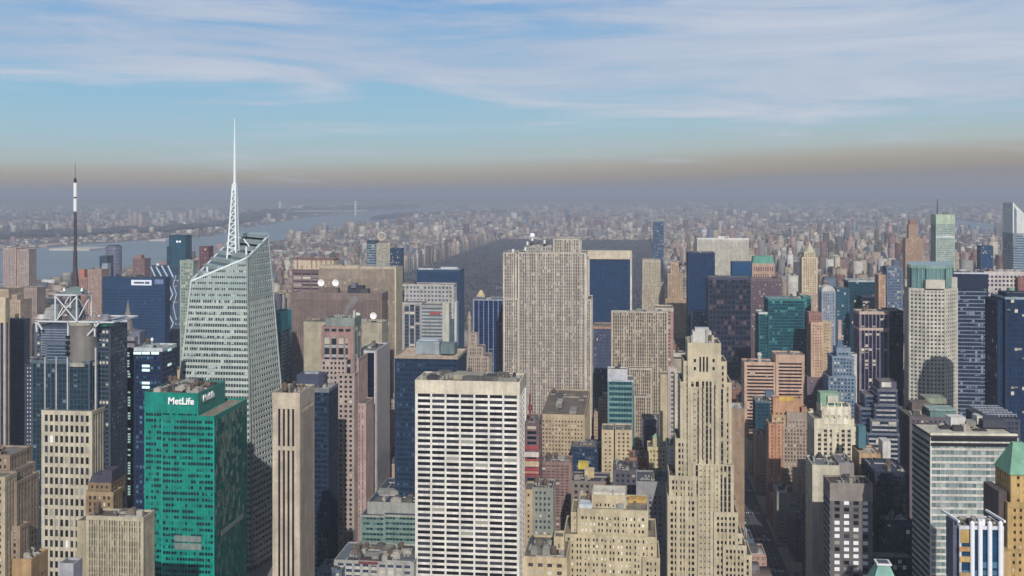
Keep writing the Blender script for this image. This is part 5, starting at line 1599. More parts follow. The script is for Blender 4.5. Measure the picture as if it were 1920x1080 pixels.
b.tier(1252, 1280, 512, ht); b.tier(1258, 1272, 492, ht, yo=6, dep=14); b.tier(1248, 1286, 560, ht, yo=-5); b.finish()

# ---- lower right
b = Bld('stepped_glass_tower', 'dark ziggurat tower of pale horizontal ledges with a lit white box on top', 'office building', 1644, 1682, 930, dep=34, anchor='the ziggurat ledged tower')
zg = ST(w=(60, 72, 100), g=(24, 36, 66), bay=6, fh=4.1, pw=.05, sp=.4, sw=(176, 176, 176), top=2, topc=(110, 114, 130), blind=.05)
b.tier(1650, 1680, 716, dict(zg, top=12, topc=(92, 92, 104)), yo=8, dep=20); b.box('white_panel', 1653, 1671, 717, 726, 7, 1.5, (230, 226, 216)); b.tier(1646, 1682, 730, zg, yo=5, dep=26)
for i, (p0, p1, q) in enumerate(((1640, 1683, 758), (1632, 1684, 786), (1626, 1686, 812))):
    b.tier(p0, p1, q, zg, yo=3.5 - i * 1.6, dep=26)
sd = dict(zg, sw=(84, 96, 124)); b.tier(1622, 1646, 740, sd, yo=14, dep=20); b.tier(1612, 1640, 764, sd, yo=10, dep=20); b.finish()
b = Bld('hotel_block', 'brown block under green flat roofed sheds in front of the octagonal tower', 'hotel', 1706, 1790, 930, dep=44, anchor='the green shedded hotel')
b.tier(1706, 1786, 782, ST(w=(110, 100, 108), g=(48, 50, 70), bay=3.6, fh=4, pw=.5, sp=.5, top=3, roofc=(110, 100, 96)), clutter=14)
b.box('green_shed', 1744, 1792, 770, 784, 6, 18, (96, 140, 132)); b.box('green_shed_roof', 1742, 1794, 768, 770.4, 5, 20, (150, 178, 172)); b.box('roof_house', 1710, 1746, 756, 781, 24, 16, (120, 106, 98)); b.box('green_shed', 1735, 1775, 747, 757, 40, 20, (150, 160, 136)); b.finish()
b = Bld('orange_brick_tower', 'orange brick stepped tower with a yellow tiled panel on its crown', 'skyscraper', 1446, 1510, 1060, dep=30, anchor='the orange brick stepped tower')
ob = ST(w=(206, 150, 112), g=(96, 66, 66), bay=3.3, fh=3.7, pw=.55, sp=.45, top=3)
b.tier(1450, 1502, 746, dict(ob, top=15, bay=4.4, topc=(206, 152, 112)), yo=14, dep=12); b.box('tiled_panel', 1461, 1488, 744, 752, 13.2, 1, (226, 184, 66)); b.tier(1500, 1512, 763, dict(ob, top=6), yo=14, dep=12)
b.tier(1448, 1473, 778, dict(ob, w=(206, 172, 130)), yo=8, dep=16); b.tier(1476, 1520, 773, dict(ob, w=(178, 160, 144), g=(110, 92, 86), top=9), yo=6, dep=16)
b.tier(1442, 1453, 794, dict(ob, bay=7, top=2, sp=.35, g=(150, 84, 70)), yo=0, dep=20); b.tier(1455, 1466, 794, dict(ob, bay=7, top=2, sp=.35, g=(150, 84, 70)), yo=0, dep=20)
b.tier(1468, 1524, 800, dict(ob, w=(176, 154, 134), g=(56, 48, 54), bay=3, blind=.2), yo=1.5, dep=24); b.tier(1440, 1470, 905, dict(ob, w=(150, 106, 98)), yo=-3, dep=14); b.tier(1520, 1524, 768, dict(ob, w=(226, 212, 172), g=(190, 180, 150)), yo=3, dep=6); b.finish()
b = Bld('white_gothic_tower', 'off white gothic tower with arched crown bays and a green copper roof house', 'skyscraper', 1528, 1602, 890, side=1524, rot=2, anchor='the off white gothic tower')
b.setd(32)
wg = ST(w=(222, 212, 184), g=(58, 54, 60), bay=2.9, fh=3.8, pw=.45, sp=.4, sw=(196, 186, 160), top=4, rib=3, ribw=.8, pr=.6, blind=.3, bc=(226, 220, 200))
b.tier(1528, 1600, 785, dict(wg, top=9, bay=5.2), yo=0, dep=28); b.tier(1542, 1594, 762, dict(wg, top=5, bay=5.2), yo=5, dep=20); b.tier(1600, 1608, 800, wg, yo=5, dep=22)
for i, px in enumerate((1549, 1561, 1573, 1585)):
    for (q0, q1, yo) in ((768, 779, 4.2), (786, 796, -.9)):
        x, y, z = b.pt(px, q1, yo); zt_ = b.pt(px, q0, yo)[2]
        m = MB(); m.prism([(x - 1.8, y - .3), (x + 1.8, y - .3), (x + 1.8, y + .5), (x - 1.8, y + .5)], z, zt_); m.prism([(x - 1.8, y - .3), (x + 1.8, y - .3), (x + 1.8, y + .5), (x - 1.8, y + .5)], zt_, zt_ + 2.0, [(x - .2, y - .3), (x + .2, y - .3), (x + .2, y + .5), (x - .2, y + .5)])
        m.build('arched_bay', wall_mat((238, 230, 206)), b.root)
for px in (1540, 1552, 1565, 1578, 1592):
    x, y, z = b.pt(px, 762, 4.6); m = MB(); m.prism([(x - .8, y - .8), (x + .8, y - .8), (x + .8, y + .8), (x - .8, y + .8)], z - 3, z + 3.4, [(x - .2, y - .2), (x + .2, y - .2), (x + .2, y + .2), (x - .2, y + .2)]); m.build('pinnacle', wall_mat((238, 230, 206)), b.root)
b.box('copper_roof_house', 1538, 1574, 737, 762, 12, 12, (140, 184, 152)); b.box('roof_house', 1552, 1572, 742, 756, 9, 8, (206, 206, 186)); b.finish()
b = Bld('blank_roof_block', 'blank cream and grey roof block in front of the off white gothic tower', 'building', 1528, 1573, 825, dep=30)
b.tier(1524, 1573, 872, ST(w=(206, 200, 176), g=(150, 146, 130), bay=20, fh=20, pw=.95, sp=.95, top=26, roofc=(120, 124, 130)), clutter=7); b.tier(1573, 1600, 868, ST(w=(150, 146, 144), g=(110, 108, 108), bay=20, fh=20, pw=.95, sp=.95, top=26, roofc=(120, 124, 130)), yo=1, clutter=3); b.finish()
b = Bld('grey_punched_tower', 'dark grey tower with four columns of windows showing white blinds, bottom right', 'office building', 1557, 1635, 750, side=1545, rot=2, anchor='the grey tower with white blinds')
b.tier(1557, 1635, 906, ST(w=(112, 108, 112), g=(36, 36, 44), bay=6.7, fh=4.65, pw=.45, sp=.42, top=12.5, pr=.35, cw=1.3, ind=(3, 1, 1, 11), roofc=(90, 66, 60), topc=(150, 140, 134), blind=0, sw=(108, 104, 108)), clutter=10)
m = MB(); e = b.pt(1557, 906, 0)
for k in range(30):
    z_ = e[2] - 12 - k * 4.65
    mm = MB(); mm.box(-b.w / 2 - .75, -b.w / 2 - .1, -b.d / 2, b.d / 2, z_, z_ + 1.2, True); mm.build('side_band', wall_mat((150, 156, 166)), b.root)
b.finish()
b = Bld('black_glass_tower', 'black glass box tower between the grey tower with white blinds and the banded slab', 'office building', 1641, 1703, 780, side=1616, rot=2, anchor='the black glass box')
b.setd(min(b.d, 60))
b.tier(1641, 1703, 884, ST(w=(22, 30, 52), g=(10, 18, 40), bay=3, fh=3.9, pw=.16, sp=.25, sw=(16, 24, 46), top=3, topc=(30, 38, 62), roofc=(60, 68, 92), blind=.02), clutter=7)
b.tier(1660, 1710, 975, ST(w=(26, 40, 66), g=(12, 24, 50), bay=3, fh=3.9, pw=.16, sp=.25, top=3, roofc=(70, 96, 120)), yo=-16, dep=15, clutter=9); b.tier(1636, 1712, 1045, ST(w=(20, 28, 52), g=(10, 18, 40), bay=3, fh=3.9, pw=.16, sp=.25, top=1.5), yo=-28, dep=12); b.finish()
b = Bld('banded_glass_slab', 'wide slab of white and sea green horizontal bands with a bright flat roof', 'office building', 1745, 1908, 650, side=1712, rot=4, anchor='the wide banded slab')
bs = ST(w=(216, 214, 206), g=(108, 126, 128), bay=2.6, fh=3.95, pw=.07, sp=.33, sw=(222, 218, 208), top=1.3, pr=.32, sr=.42, cw=.5, blind=.3, bc=(166, 178, 176), rough=.12, roofc=(206, 198, 178), gvar=.55)
b.tier(1745, 1908, 816, dict(bs, topc=(60, 60, 64)), clutter=4)
b.box('roof_coping', 1744.5, 1908.5, 813, 817, -1.0, 1.2, (226, 218, 196)); b.box('dark_band', 1745.5, 1907.5, 820.5, 827, -.62, 1.2, (24, 24, 32)); b.box('dark_band', 1745.5, 1907.5, 831, 837, -.62, 1.2, (24, 24, 32))
b.box('roof_cube', 1783, 1811, 783, 800, 22, 10, (226, 224, 216)); b.box('roof_cube', 1832, 1842, 780, 796, 24, 8, (214, 210, 200)); b.box('louvred_plant', 1843, 1885, 788, 802, 18, 16, (70, 74, 84)); b.box('roof_cube', 1812, 1830, 790, 800, 20, 7, (150, 146, 140))
sm = wall_mat((24, 28, 44)); ml = wall_mat((150, 156, 170))
for k in range(40):
    z_ = b.pt(1745, 816, 0)[2] - 4 - k * 3.95
    if z_ < 10: break
    mm = MB(); mm.box(-b.w / 2 - .62, -b.w / 2 - .3, -b.d / 2 + .6, b.d / 2, z_ - 1.9, z_, True); mm.build('window_strip', sm, b.root)
b.finish()
b = Bld('steel_roof_building', 'low building topped with a grid of steel bars behind the wide banded slab', 'building', 1850, 1912, 850, dep=40, rot=4)
b.tier(1850, 1912, 786, ST(w=(74, 80, 96), g=(40, 46, 66), bay=3, fh=3.9, pw=.3, sp=.4, top=2, roofc=(90, 94, 106)))
for k in range(9):
    m = MB(); xa, xb_, ya_, yb_, zr = b.last; x = xa + 2 + k * (xb_ - xa - 4) / 8
    m.bar((x, ya_ + 1, zr + 3), (x, yb_ - 1, zr + 3.6), .9); m.build('roof_beam', wall_mat((160, 164, 176)), b.root)
for k in range(5):
    m = MB(); y = ya_ + 3 + k * (yb_ - ya_ - 6) / 4; m.bar((xa + 1, y, zr + 4), (xb_ - 1, y, zr + 4), .8); m.bar((xa + 2, y, zr), (xa + 2, y, zr + 4), .6); m.build('roof_beam', wall_mat((150, 156, 168)), b.root)
b.finish()
b = Bld('green_pyramid_tower', 'yellow brick tower under a green copper pyramid roof at the right edge', 'skyscraper', 1893, 1960, 530, side=1862, rot=4, anchor='the green pyramid tower')
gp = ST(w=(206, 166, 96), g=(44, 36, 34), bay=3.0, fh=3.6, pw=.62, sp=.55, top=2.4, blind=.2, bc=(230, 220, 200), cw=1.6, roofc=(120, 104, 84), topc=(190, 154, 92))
xa, xb_, ya_, yb_, zr = b.tier(1896, 1960, 888, dict(gp, top=1.2), yo=2)
zt_ = b.pt(1905, 829, b.d / 2)[2]
cx, cy = b.pt(1903, 829, b.d / 2)[0], (ya_ + yb_) / 2
m = MB(); m.prism([(xa - 1, ya_ - 1), (xb_ + 1, ya_ - 1), (xb_ + 1, yb_ + 1), (xa - 1, yb_ + 1)], zr, zt_, [(cx - 1, cy - 1), (cx + 4, cy - 1), (cx + 4, cy + 1), (cx - 1, cy + 1)]); m.build('copper_pyramid_roof', wall_mat((112, 178, 146), .6, .2), b.root)
b.tier(1890, 1960, 942, dict(gp, top=3), yo=0); b.tier(1888, 1960, 1030, dict(gp, top=2), yo=-1)
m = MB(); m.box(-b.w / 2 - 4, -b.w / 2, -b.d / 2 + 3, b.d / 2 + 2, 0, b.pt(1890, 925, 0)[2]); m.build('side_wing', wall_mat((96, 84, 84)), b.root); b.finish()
b = Bld('white_ribbed_tower', 'low tower of white round topped ribs, blue glass strips and yellow spandrels, bottom right', 'office building', 1822, 1880, 462, side=1797, rot=4, anchor='the white ribbed low tower')
b.setd(min(b.d, 30))
b.tier(1800, 1880, 986, ST(w=(214, 214, 222), g=(22, 60, 104), bay=7, fh=3.6, pw=.0, sp=.0, top=1.5, cw=.5, roofc=(140, 126, 104), blind=.1, bc=(90, 140, 176)), yo=1, clutter=5)
for px in (1823, 1838, 1856, 1876):
    x, y, z = b.pt(px, 1080, 0); zt_ = b.pt(px, 980, 0)[2]
    m = MB(); m.cyl(x, y, 0, zt_, .95, seg=10); m.cyl(x, y, zt_, zt_ + .8, .95, .2, 10); m.build('white_rib', plain('white_rib', (232, 234, 240), .4), b.root)
b.box('yellow_spandrel', 1801, 1817, 994, 1018, .4, 1, (206, 166, 84)); b.box('yellow_spandrel', 1799, 1820, 1026, 1034, .2, 1, (206, 150, 84)); b.box('yellow_spandrel', 1800, 1819, 1044, 1054, .2, 1, (216, 176, 100))
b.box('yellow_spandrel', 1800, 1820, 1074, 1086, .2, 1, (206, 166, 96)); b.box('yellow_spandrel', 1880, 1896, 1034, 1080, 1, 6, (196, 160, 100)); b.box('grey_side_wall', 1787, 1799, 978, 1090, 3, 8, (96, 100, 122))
for yo in (3, 9, 15):
    x, y, z = b.pt(1846 - yo, 975, yo); m = MB(); m.cyl(x, y, z - 3, z + .4, 1.1, .9, 10); m.build('water_tank', plain('white_rib', (232, 234, 240), .4), b.root)
for (p0, p1) in ((1798, 1824), (1838, 1884)):
    x, y, z = b.pt(p0 if p0 < 1820 else p1, 978, 0); m = MB(); m.bar((x, y, z), (x - 1.4, y + 16, z), .9); m.build('white_coping', plain('white_rib', (232, 234, 240), .4), b.root)
b.finish()
b = Bld('small_green_spire', 'green copper spire with a white ringed top at the bottom edge', 'tower', 1636, 1672, 650, dep=14)
x, y, z = b.pt(1655, 1080, 4); zt_ = b.pt(1655, 1056, 4)[2]
m = MB(); q0, q1 = 9.0, 3.4
m.prism([(x - q0, y - q0), (x + q0, y - q0), (x + q0, y + q0), (x - q0, y + q0)], z - 6, zt_, [(x - q1, y - q1), (x + q1, y - q1), (x + q1, y + q1), (x - q1, y + q1)]); m.build('copper_spire', wall_mat((118, 184, 170), .6, .15), b.root)
m = MB(); m.box(x - 11, x + 11, y - 11, y + 11, 0, z - 6); m.build('brick_shaft', wall_mat((150, 120, 100)), b.root)
m = MB(); m.box(x - 4.4, x + 4.4, y - 4.4, y + 4.4, zt_, zt_ + 1.0, True); m.build('spire_ring', WH, b.root)
m = MB(); m.box(x - 3.2, x + 3.2, y - 3.2, y + 3.2, zt_ + 1.0, zt_ + 1.2); m.build('ring_opening', plain('pane_black', (26, 28, 34), .12), b.root); b.finish()
b = Bld('teal_banded_building', 'shaded green building of pale ledges left of the grey tower with white blinds', 'building', 1514, 1548, 850, dep=30)
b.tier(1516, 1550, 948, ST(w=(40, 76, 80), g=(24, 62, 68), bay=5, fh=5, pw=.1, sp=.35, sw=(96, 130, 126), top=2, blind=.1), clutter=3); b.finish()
b = Bld('shaded_block', 'shaded blue grey narrow building beside the avenue, left of the green ledged one', 'building', 1486, 1514, 925, dep=40)
b.tier(1490, 1510, 972, ST(w=(104, 104, 112), g=(60, 62, 74), bay=4, fh=4, pw=.6, sp=.5, top=3, roofc=(80, 84, 104)), clutter=3); b.tier(1466, 1488, 935, ST(w=(80, 90, 104), g=(50, 62, 80), bay=3, fh=4, pw=.5, sp=.5, top=3), yo=60, dep=26, clutter=3); b.finish()  # bluish shade of the side street is put into these colours
b = Bld('shaded_block', 'grey brown low rooftop cut by the bottom edge near the green spire', 'building', 1522, 1548, 835, dep=12)
b.tier(1520, 1548, 1045, ST(w=(140, 130, 124), g=(70, 66, 70), bay=4, fh=4, pw=.6, sp=.5, top=3, roofc=(150, 160, 176)), clutter=6); b.finish()  # street shade is put into the wall and roof colours
b = Bld('rooftop_building', 'tan roofed low block with a white box beside the foot of the ziggurat tower', 'building', 1612, 1655, 830, dep=26)
b.tier(1612, 1650, 850, ST(w=(196, 156, 112), g=(90, 80, 80), bay=5, fh=5, pw=.8, sp=.7, top=12, roofc=(200, 180, 150)), clutter=4); b.box('white_block', 1655, 1670, 828, 862, 2, 14, (216, 212, 204)); b.box('blue_glass_corner', 1610, 1624, 800, 840, 10, 10, (70, 130, 146)); b.finish()
b = Bld('teal_side_block', 'teal shaded glass block between the pink striped slab and the orange brick tower', 'building', 1417, 1442, 1180, dep=26)
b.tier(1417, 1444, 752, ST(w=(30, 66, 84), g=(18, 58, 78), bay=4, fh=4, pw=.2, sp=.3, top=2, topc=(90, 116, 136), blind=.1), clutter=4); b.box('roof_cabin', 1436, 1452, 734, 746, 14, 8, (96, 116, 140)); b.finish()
b = Bld('stone_house', 'small brown block with a pale roof right of the tan art deco tower', 'building', 1372, 1392, 950, dep=26)
b.tier(1372, 1395, 766, ST(w=(166, 138, 112), g=(130, 106, 92), bay=9, fh=9, pw=.9, sp=.8, top=12, roofc=(190, 200, 214)), clutter=4); b.finish()

# steam over the pink granite tower
def steam():
    x0, y0, z0 = 870 * ratio(646), 870, zof(646, 592, 870)
    x1, z1 = 870 * ratio(664), zof(664, 562, 870)
    m = MB()
    rr = random.Random(3)
    ico = [(cos(a) * cos(e), sin(a) * cos(e), sin(e)) for e in (-.9, -.3, .3, .9) for a in [i * pi / 4 for i in range(8)]]
    for i in range(9):
        k = i / 8; c = (x0 + (x1 - x0) * k + rr.uniform(-.8, .8), y0 + rr.uniform(-1, 1), z0 + (z1 - z0) * k ** .8)
        r = 1.5 + 2.6 * k * (1 - .3 * k)
        m.ball(c, r)
    return m


mt = bpy.data.materials.new('steam'); mt.use_nodes = True
t = NT(mt.node_tree); o_ = t.n('ShaderNodeOutputMaterial'); p_ = t.n('ShaderNodeVolumePrincipled'); p_.inputs['Color'].default_value = (.8, .8, .84, 1); p_.inputs['Density'].default_value = .16
t.l(p_.outputs[0], o_.inputs['Volume'])
o = steam().build('steam', mt); tag(o, 'grey puff of steam drifting right from the roof of the pink granite tower', 'steam', kind='stuff')

# ================================================================== GROUND, WATER, PARK
def sheet(name, pts, z, mat, label=None, kind='structure'):
    m = MB()
    m.quad([(p[0], p[1], z) for p in pts])
    o = m.build(name, mat)
    o['kind'] = kind
    if label:
        o['label'] = label
    return o


def soft_mat(name, c1, c2, scale, rough=.9, c3=None, bump=0, spec=.3):
    m = bpy.data.materials.new(name); m.use_nodes = True
    t = NT(m.node_tree); p = _pb(t)
    g = t.n('ShaderNodeTexCoord')
    a = t.n('ShaderNodeTexNoise'); a.inputs['Scale'].default_value = scale; a.inputs['Detail'].default_value = 8; a.inputs['Roughness'].default_value = .65
    t.l(g.outputs['Object'], a.inputs['Vector'])
    col = t.mix(t.smooth(a.outputs[0], .35, .65), rgba(c1), rgba(c2))
    if c3:
        b_ = t.n('ShaderNodeTexVoronoi'); b_.inputs['Scale'].default_value = scale * 9
        t.l(g.outputs['Object'], b_.inputs['Vector'])
        sc = t.n('ShaderNodeSeparateColor'); t.l(b_.outputs['Color'], sc.inputs[0])
        col = t.mix(t.math('GREATER_THAN', sc.outputs[0], .7), col, rgba(c3))
    t.l(col, p.inputs['Base Color'])
    p.inputs['Roughness'].default_value = rough
    p.inputs['Specular IOR Level'].default_value = spec
    if bump:
        bp = t.n('ShaderNodeBump'); bp.inputs['Strength'].default_value = bump; bp.inputs['Distance'].default_value = 2
        t.l(a.outputs[0], bp.inputs['Height']); t.l(bp.outputs[0], p.inputs['Normal'])
    return m


G_ = 42000
sheet('ground', [(-G_, -3000), (G_, -3000), (G_, 60000), (-G_, 60000)], 0, soft_mat('asphalt_and_yards', (70, 68, 74), (96, 90, 92), .004, c3=(120, 108, 102)), 'dark city ground of streets and yards reaching the horizon')
# river, its shores read off the photograph and laid on the ground
near = [(-120, 556), (60, 526), (150, 518), (290, 505), (360, 490), (440, 474), (500, 457), (560, 443), (640, 432), (720, 417), (790, 404), (840, 395)]
far = [(800, 390), (700, 396), (640, 402), (560, 410), (480, 424), (440, 432), (400, 442), (330, 446), (250, 452), (180, 457), (90, 463), (30, 468), (-160, 480)]
RIVER = [ground(*p) for p in near] + [ground(*p) for p in far]
m = MB(); m.quad([(p[0], p[1], .6) for p in RIVER])
wat = soft_mat('river_water', (72, 92, 100), (88, 108, 114), .0016, rough=.25, bump=.15, spec=.5)
o = m.build('river', wat); o['kind'] = 'structure'; o['label'] = 'wide grey blue river crossing the left distance'
EAST = [ground(*p) for p in ((1780, 428), (1990, 450), (1990, 440), (1890, 424), (1790, 410), (1700, 401), (1700, 405), (1770, 416))]
m = MB(); m.quad([(p[0], p[1], .6) for p in EAST]); o = m.build('east_river', wat); o['kind'] = 'structure'; o['label'] = 'thin strip of water among the far rooftops on the right'

PX0, PX1, PY0, PY1 = -860.0, 128.0, 2060.0, 6900.0
PARK = [(PX0, PY0), (PX1, PY0), (PX1, PY1), (PX0, PY1)]
sheet('park_lawn', PARK, .5, soft_mat('winter_ground', (78, 78, 80), (104, 102, 94), .006), 'winter brown ground of the long park')
LAKES = [[(-430, 3350), (-150, 3300), (-80, 3480), (-240, 3600), (-460, 3560)], [(-520, 5000), (0, 4960), (60, 5400), (-160, 5640), (-540, 5560)], [(20, 2120), (100, 2140), (80, 2260), (10, 2240)]]
for lk in LAKES:
    m = MB(); m.quad([(p[0], p[1], .8) for p in lk]); o = m.build('park_lake', wat); o['kind'] = 'structure'


def inpoly(x, y, P):
    c = False
    j = len(P) - 1
    for i in range(len(P)):
        if (P[i][1] > y) != (P[j][1] > y) and x < (P[j][0] - P[i][0]) * (y - P[i][1]) / (P[j][1] - P[i][1]) + P[i][0]:
            c = not c
        j = i
    return c


# bare tree crowns of the park and of the far wooded ridges: uncountable, one mesh
def crowns(name, pts, rmin, rmax, hmin, hmax, mat, label):
    n = len(pts)
    ang = np.arange(6) * pi / 3
    V = np.zeros((n, 13, 3), dtype=np.float32)
    P = np.array(pts, dtype=np.float32)
    R_ = RNG.uniform(rmin, rmax, n)
    Hh = RNG.uniform(hmin, hmax, n)
    for ring, (zk, rk) in enumerate(((.18, .6), (.62, 1.0))):
        j = RNG.uniform(.6, 1.15, (n, 6))
        for i in range(6):
            a = ang[i] + ring * .5
            V[:, ring * 6 + i, 0] = P[:, 0] + R_ * rk * j[:, i] * cos(a)
            V[:, ring * 6 + i, 1] = P[:, 1] + R_ * rk * j[:, i] * sin(a)
            V[:, ring * 6 + i, 2] = P[:, 2] + Hh * zk * RNG.uniform(.8, 1.2, n)
    V[:, 12, 0] = P[:, 0] + RNG.uniform(-1, 1, n)
    V[:, 12, 1] = P[:, 1]
    V[:, 12, 2] = P[:, 2] + Hh
    f = []
    for i in range(6):
        k = (i + 1) % 6
        f += [(i, k, 6 + k), (i, 6 + k, 6 + i), (6 + i, 6 + k, 12)]
    f = np.array(f, dtype=np.int32)
    Fc = (f[None] + (np.arange(n) * 13)[:, None, None]).reshape(-1)
    me = bpy.data.meshes.new(name)
    me.vertices.add(n * 13); me.vertices.foreach_set('co', V.reshape(-1))
    me.loops.add(len(Fc)); me.loops.foreach_set('vertex_index', Fc.astype(np.int32))
    nf = len(Fc) // 3
    me.polygons.add(nf); me.polygons.foreach_set('loop_start', np.arange(nf, dtype=np.int32) * 3); me.polygons.foreach_set('loop_total', np.full(nf, 3, dtype=np.int32))
    me.update(calc_edges=True)
    me.materials.append(mat)
    o = bpy.data.objects.new(name, me); COL.objects.link(o)
    o['kind'] = 'stuff'; o['label'] = label
    return o


CLEAR = [[(-360, 4050), (-140, 4000), (-120, 4400), (-350, 4450)], [(-420, 2750), (-220, 2720), (-200, 2980), (-400, 3000)], [(-500, 5900), (-250, 5850), (-260, 6150), (-480, 6200)]]
pts = []
while len(pts) < 19000:
    x, y = random.uniform(PX0 + 8, PX1 - 8), random.uniform(PY0 + 10, PY1 - 10)
    if any(inpoly(x, y, q) for q in LAKES) or (any(inpoly(x, y, q) for q in CLEAR) and random.random() < .93):
        continue
    pts.append((x, y, .5))
bark = soft_mat('bare_trees', (46, 50, 62), (82, 82, 90), .011, c3=(64, 68, 74))
crowns('park_woodland', pts, 5, 9.5, 9, 19, bark, 'bare winter woodland filling the long park')


# ================================================================== HILLS BEYOND THE RIVER
def ridge(name, line, width, hgt, mat, label, n=60):
    """a long hill: line of ground points, rising to hgt"""
    V, Fq = [], []
    rows = 5
    L = len(line)
    for i in range(n + 1):
        s_ = i / n * (L - 1); a = min(int(s_), L - 2); k = s_ - a
        x, y = line[a][0] * (1 - k) + line[a + 1][0] * k, line[a][1] * (1 - k) + line[a + 1][1] * k
        h = hgt * (.75 + .25 * sin(i * .9) * sin(i * .37 + 1)) * min(1, (n - i) / 4 + .05, i / 4 + .05)
        for r, (dk, hk) in enumerate(((0, 0), (.06, .75), (.2, 1), (.6, .9), (1, 0))):
            d = width * dk
            nrm = sqrt(x * x + y * y)
            V.append((x + x / nrm * d, y + y / nrm * d, -.5 + h * hk * (1 + random.uniform(-.05, .05))))
    for i in range(n):
        for r in range(rows - 1):
            a = i * rows + r
            Fq.append((a, a + rows, a + rows + 1, a + 1))
    me = bpy.data.meshes.new(name); me.from_pydata(V, [], Fq); me.materials.append(mat); me.update()
    o = bpy.data.objects.new(name, me); COL.objects.link(o); o['kind'] = 'structure'; o['label'] = label
    return V


hill = soft_mat('wooded_hill', (66, 62, 58), (92, 86, 78), .003)
RV1 = ridge('river_bluff', [ground(*p) for p in ((-160, 458), (60, 450), (200, 444), (330, 437), (420, 426), (470, 416))], 1500, 55, hill, 'wooded bluff along the far bank of the river')
RV2 = ridge('far_cliff', [ground(*p) for p in ((440, 420), (500, 411), (560, 404.5), (640, 399), (720, 394), (800, 389))], 5000, 105, hill, 'long dark wooded cliff behind the suspension bridge')
RV3 = ridge('north_hill', [ground(*p) for p in ((700, 413), (760, 408), (850, 404), (930, 402), (960, 401))], 2500, 55, hill, 'low wooded hill at the north end of the island')
RV4 = ridge('horizon_hill', [(-26000, 20000), (-14000, 26000), (-4000, 31000), (9000, 33000), (22000, 31000)], 9000, 190, hill, 'faint low hills along the horizon')
wp_ = []
for V in (RV1, RV2, RV3):
    for i in range(0, len(V) - 5, 5):
        for _ in range(60):
            a, b_ = V[i + 1 + random.randint(0, 1)], V[i + 6 + random.randint(0, 1)]
            k = random.random(); q = random.random()
            p = [a[j] * (1 - k) + b_[j] * k for j in range(3)]
            wp_.append((p[0] + random.uniform(-40, 40), p[1] + random.uniform(-60, 60), p[2] - 4))
crowns('bluff_woodland', wp_, 10, 22, 8, 20, bark, 'bare trees covering the bluffs across the river')

# ================================================================== STREETS
AV = [-1842, -1562, -1282, -1078, -875, -660, -442, -162, 118, 258, 400, 545, 690, 880, 1090, 1290]
AW = 30
STR0, STRP, SW_ = 10, 80, 18
pav = MB()
pavm = soft_mat('pavement', (120, 116, 112), (140, 134, 128), .02)
for i in range(len(AV) - 1):
    for k in range(1, 92):
        x0, x1 = AV[i] + AW / 2, AV[i + 1] - AW / 2
        y0, y1 = STR0 + k * STRP + SW_ / 2, STR0 + (k + 1) * STRP - SW_ / 2
        if PX0 - 20 < (x0 + x1) / 2 < PX1 + 20 and PY0 - 30 < (y0 + y1) / 2 < PY1:
            continue
        if k > 60:
            continue
        if inpoly((x0 + x1) / 2, (y0 + y1) / 2, RIVER):
            continue
        pav.box(x0, x1, y0, y1, 0.01, .14)
o = pav.build('pavement', pavm); o['kind'] = 'structure'; o['label'] = 'raised pavement slabs of the street grid'
road = soft_mat('road_asphalt', (58, 60, 66), (72, 74, 80), .03)
m = MB()
m.box(118 - 15, 118 + 15, 0, 1560, .004, .012); o = m.build('avenue_road', road); o['kind'] = 'structure'; o['label'] = 'avenue running away up the picture right of the art deco tower'
m = MB()
for lx_ in (-9, -4.5, 0, 4.5, 9):
    for k in range(0, 180):
        y = 300 + k * 9
        m.box(118 + lx_ - .1, 118 + lx_ + .1, y, y + 3.2, .013, .019)
for k in range(4, 25):
    for q in range(12):
        m.box(118 - 13 + q * 2.2, 118 - 13 + q * 2.2 + .9, STR0 + k * STRP + 9, STR0 + k * STRP + 12.5, .013, .019)
o = m.build('road_markings', plain('road_paint', (214, 214, 208))); o['kind'] = 'structure'; o['label'] = 'white lane lines and crossings on the avenue'


def make_car(colour, label, taxi=False):
    c = thing('taxi' if taxi else 'car', label, 'car', (0, 0, 0), 0, 'vehicles driving on the avenue')
    mt = plain('car_%d_%d_%d' % colour, colour, .3)
    m = MB()
    m.prism([(-.9, -2.3), (.9, -2.3), (.9, 2.3), (-.9, 2.3)], .35, .85, [(-.88, -2.2), (.88, -2.2), (.88, 2.2), (-.88, 2.2)]); m.build('body', mt, c)
    m = MB(); m.prism([(-.82, -1.5), (.82, -1.5), (.82, 1.0), (-.82, 1.0)], .85, 1.4, [(-.68, -1.0), (.68, -1.0), (.68, .5), (-.68, .5)]); m.build('cabin', plain('pane_black', (26, 28, 34), .12), c)
    m = MB(); m.box(-.66, .66, -.98, .48, 1.4, 1.46); m.build('car_roof', mt, c)
    for sx in (-1, 1):
        for sy in (-1.4, 1.4):
            m = MB()
            P = [(sy + .33 * cos(a * pi / 4), .33 + .33 * sin(a * pi / 4)) for a in range(8)]
            n = len(m.v); m.v += [(sx * .92, p[0], p[1]) for p in P] + [(sx * .7, p[0], p[1]) for p in P]
            m.f += [tuple(range(8)), tuple(range(15, 7, -1))] + [(i, (i + 1) % 8, 8 + (i + 1) % 8, 8 + i) for i in range(8)]; m.uv += [[(0, 0)] * len(f_) for f_ in m.f]
            m.build('wheel', plain('tyre', (30, 30, 32)), c)
    return c


def dup(root, loc):
    r = root.copy(); COL.objects.link(r); r.location = loc
    for ch in root.children:
        k = ch.copy(); COL.objects.link(k); k.parent = r
    return r


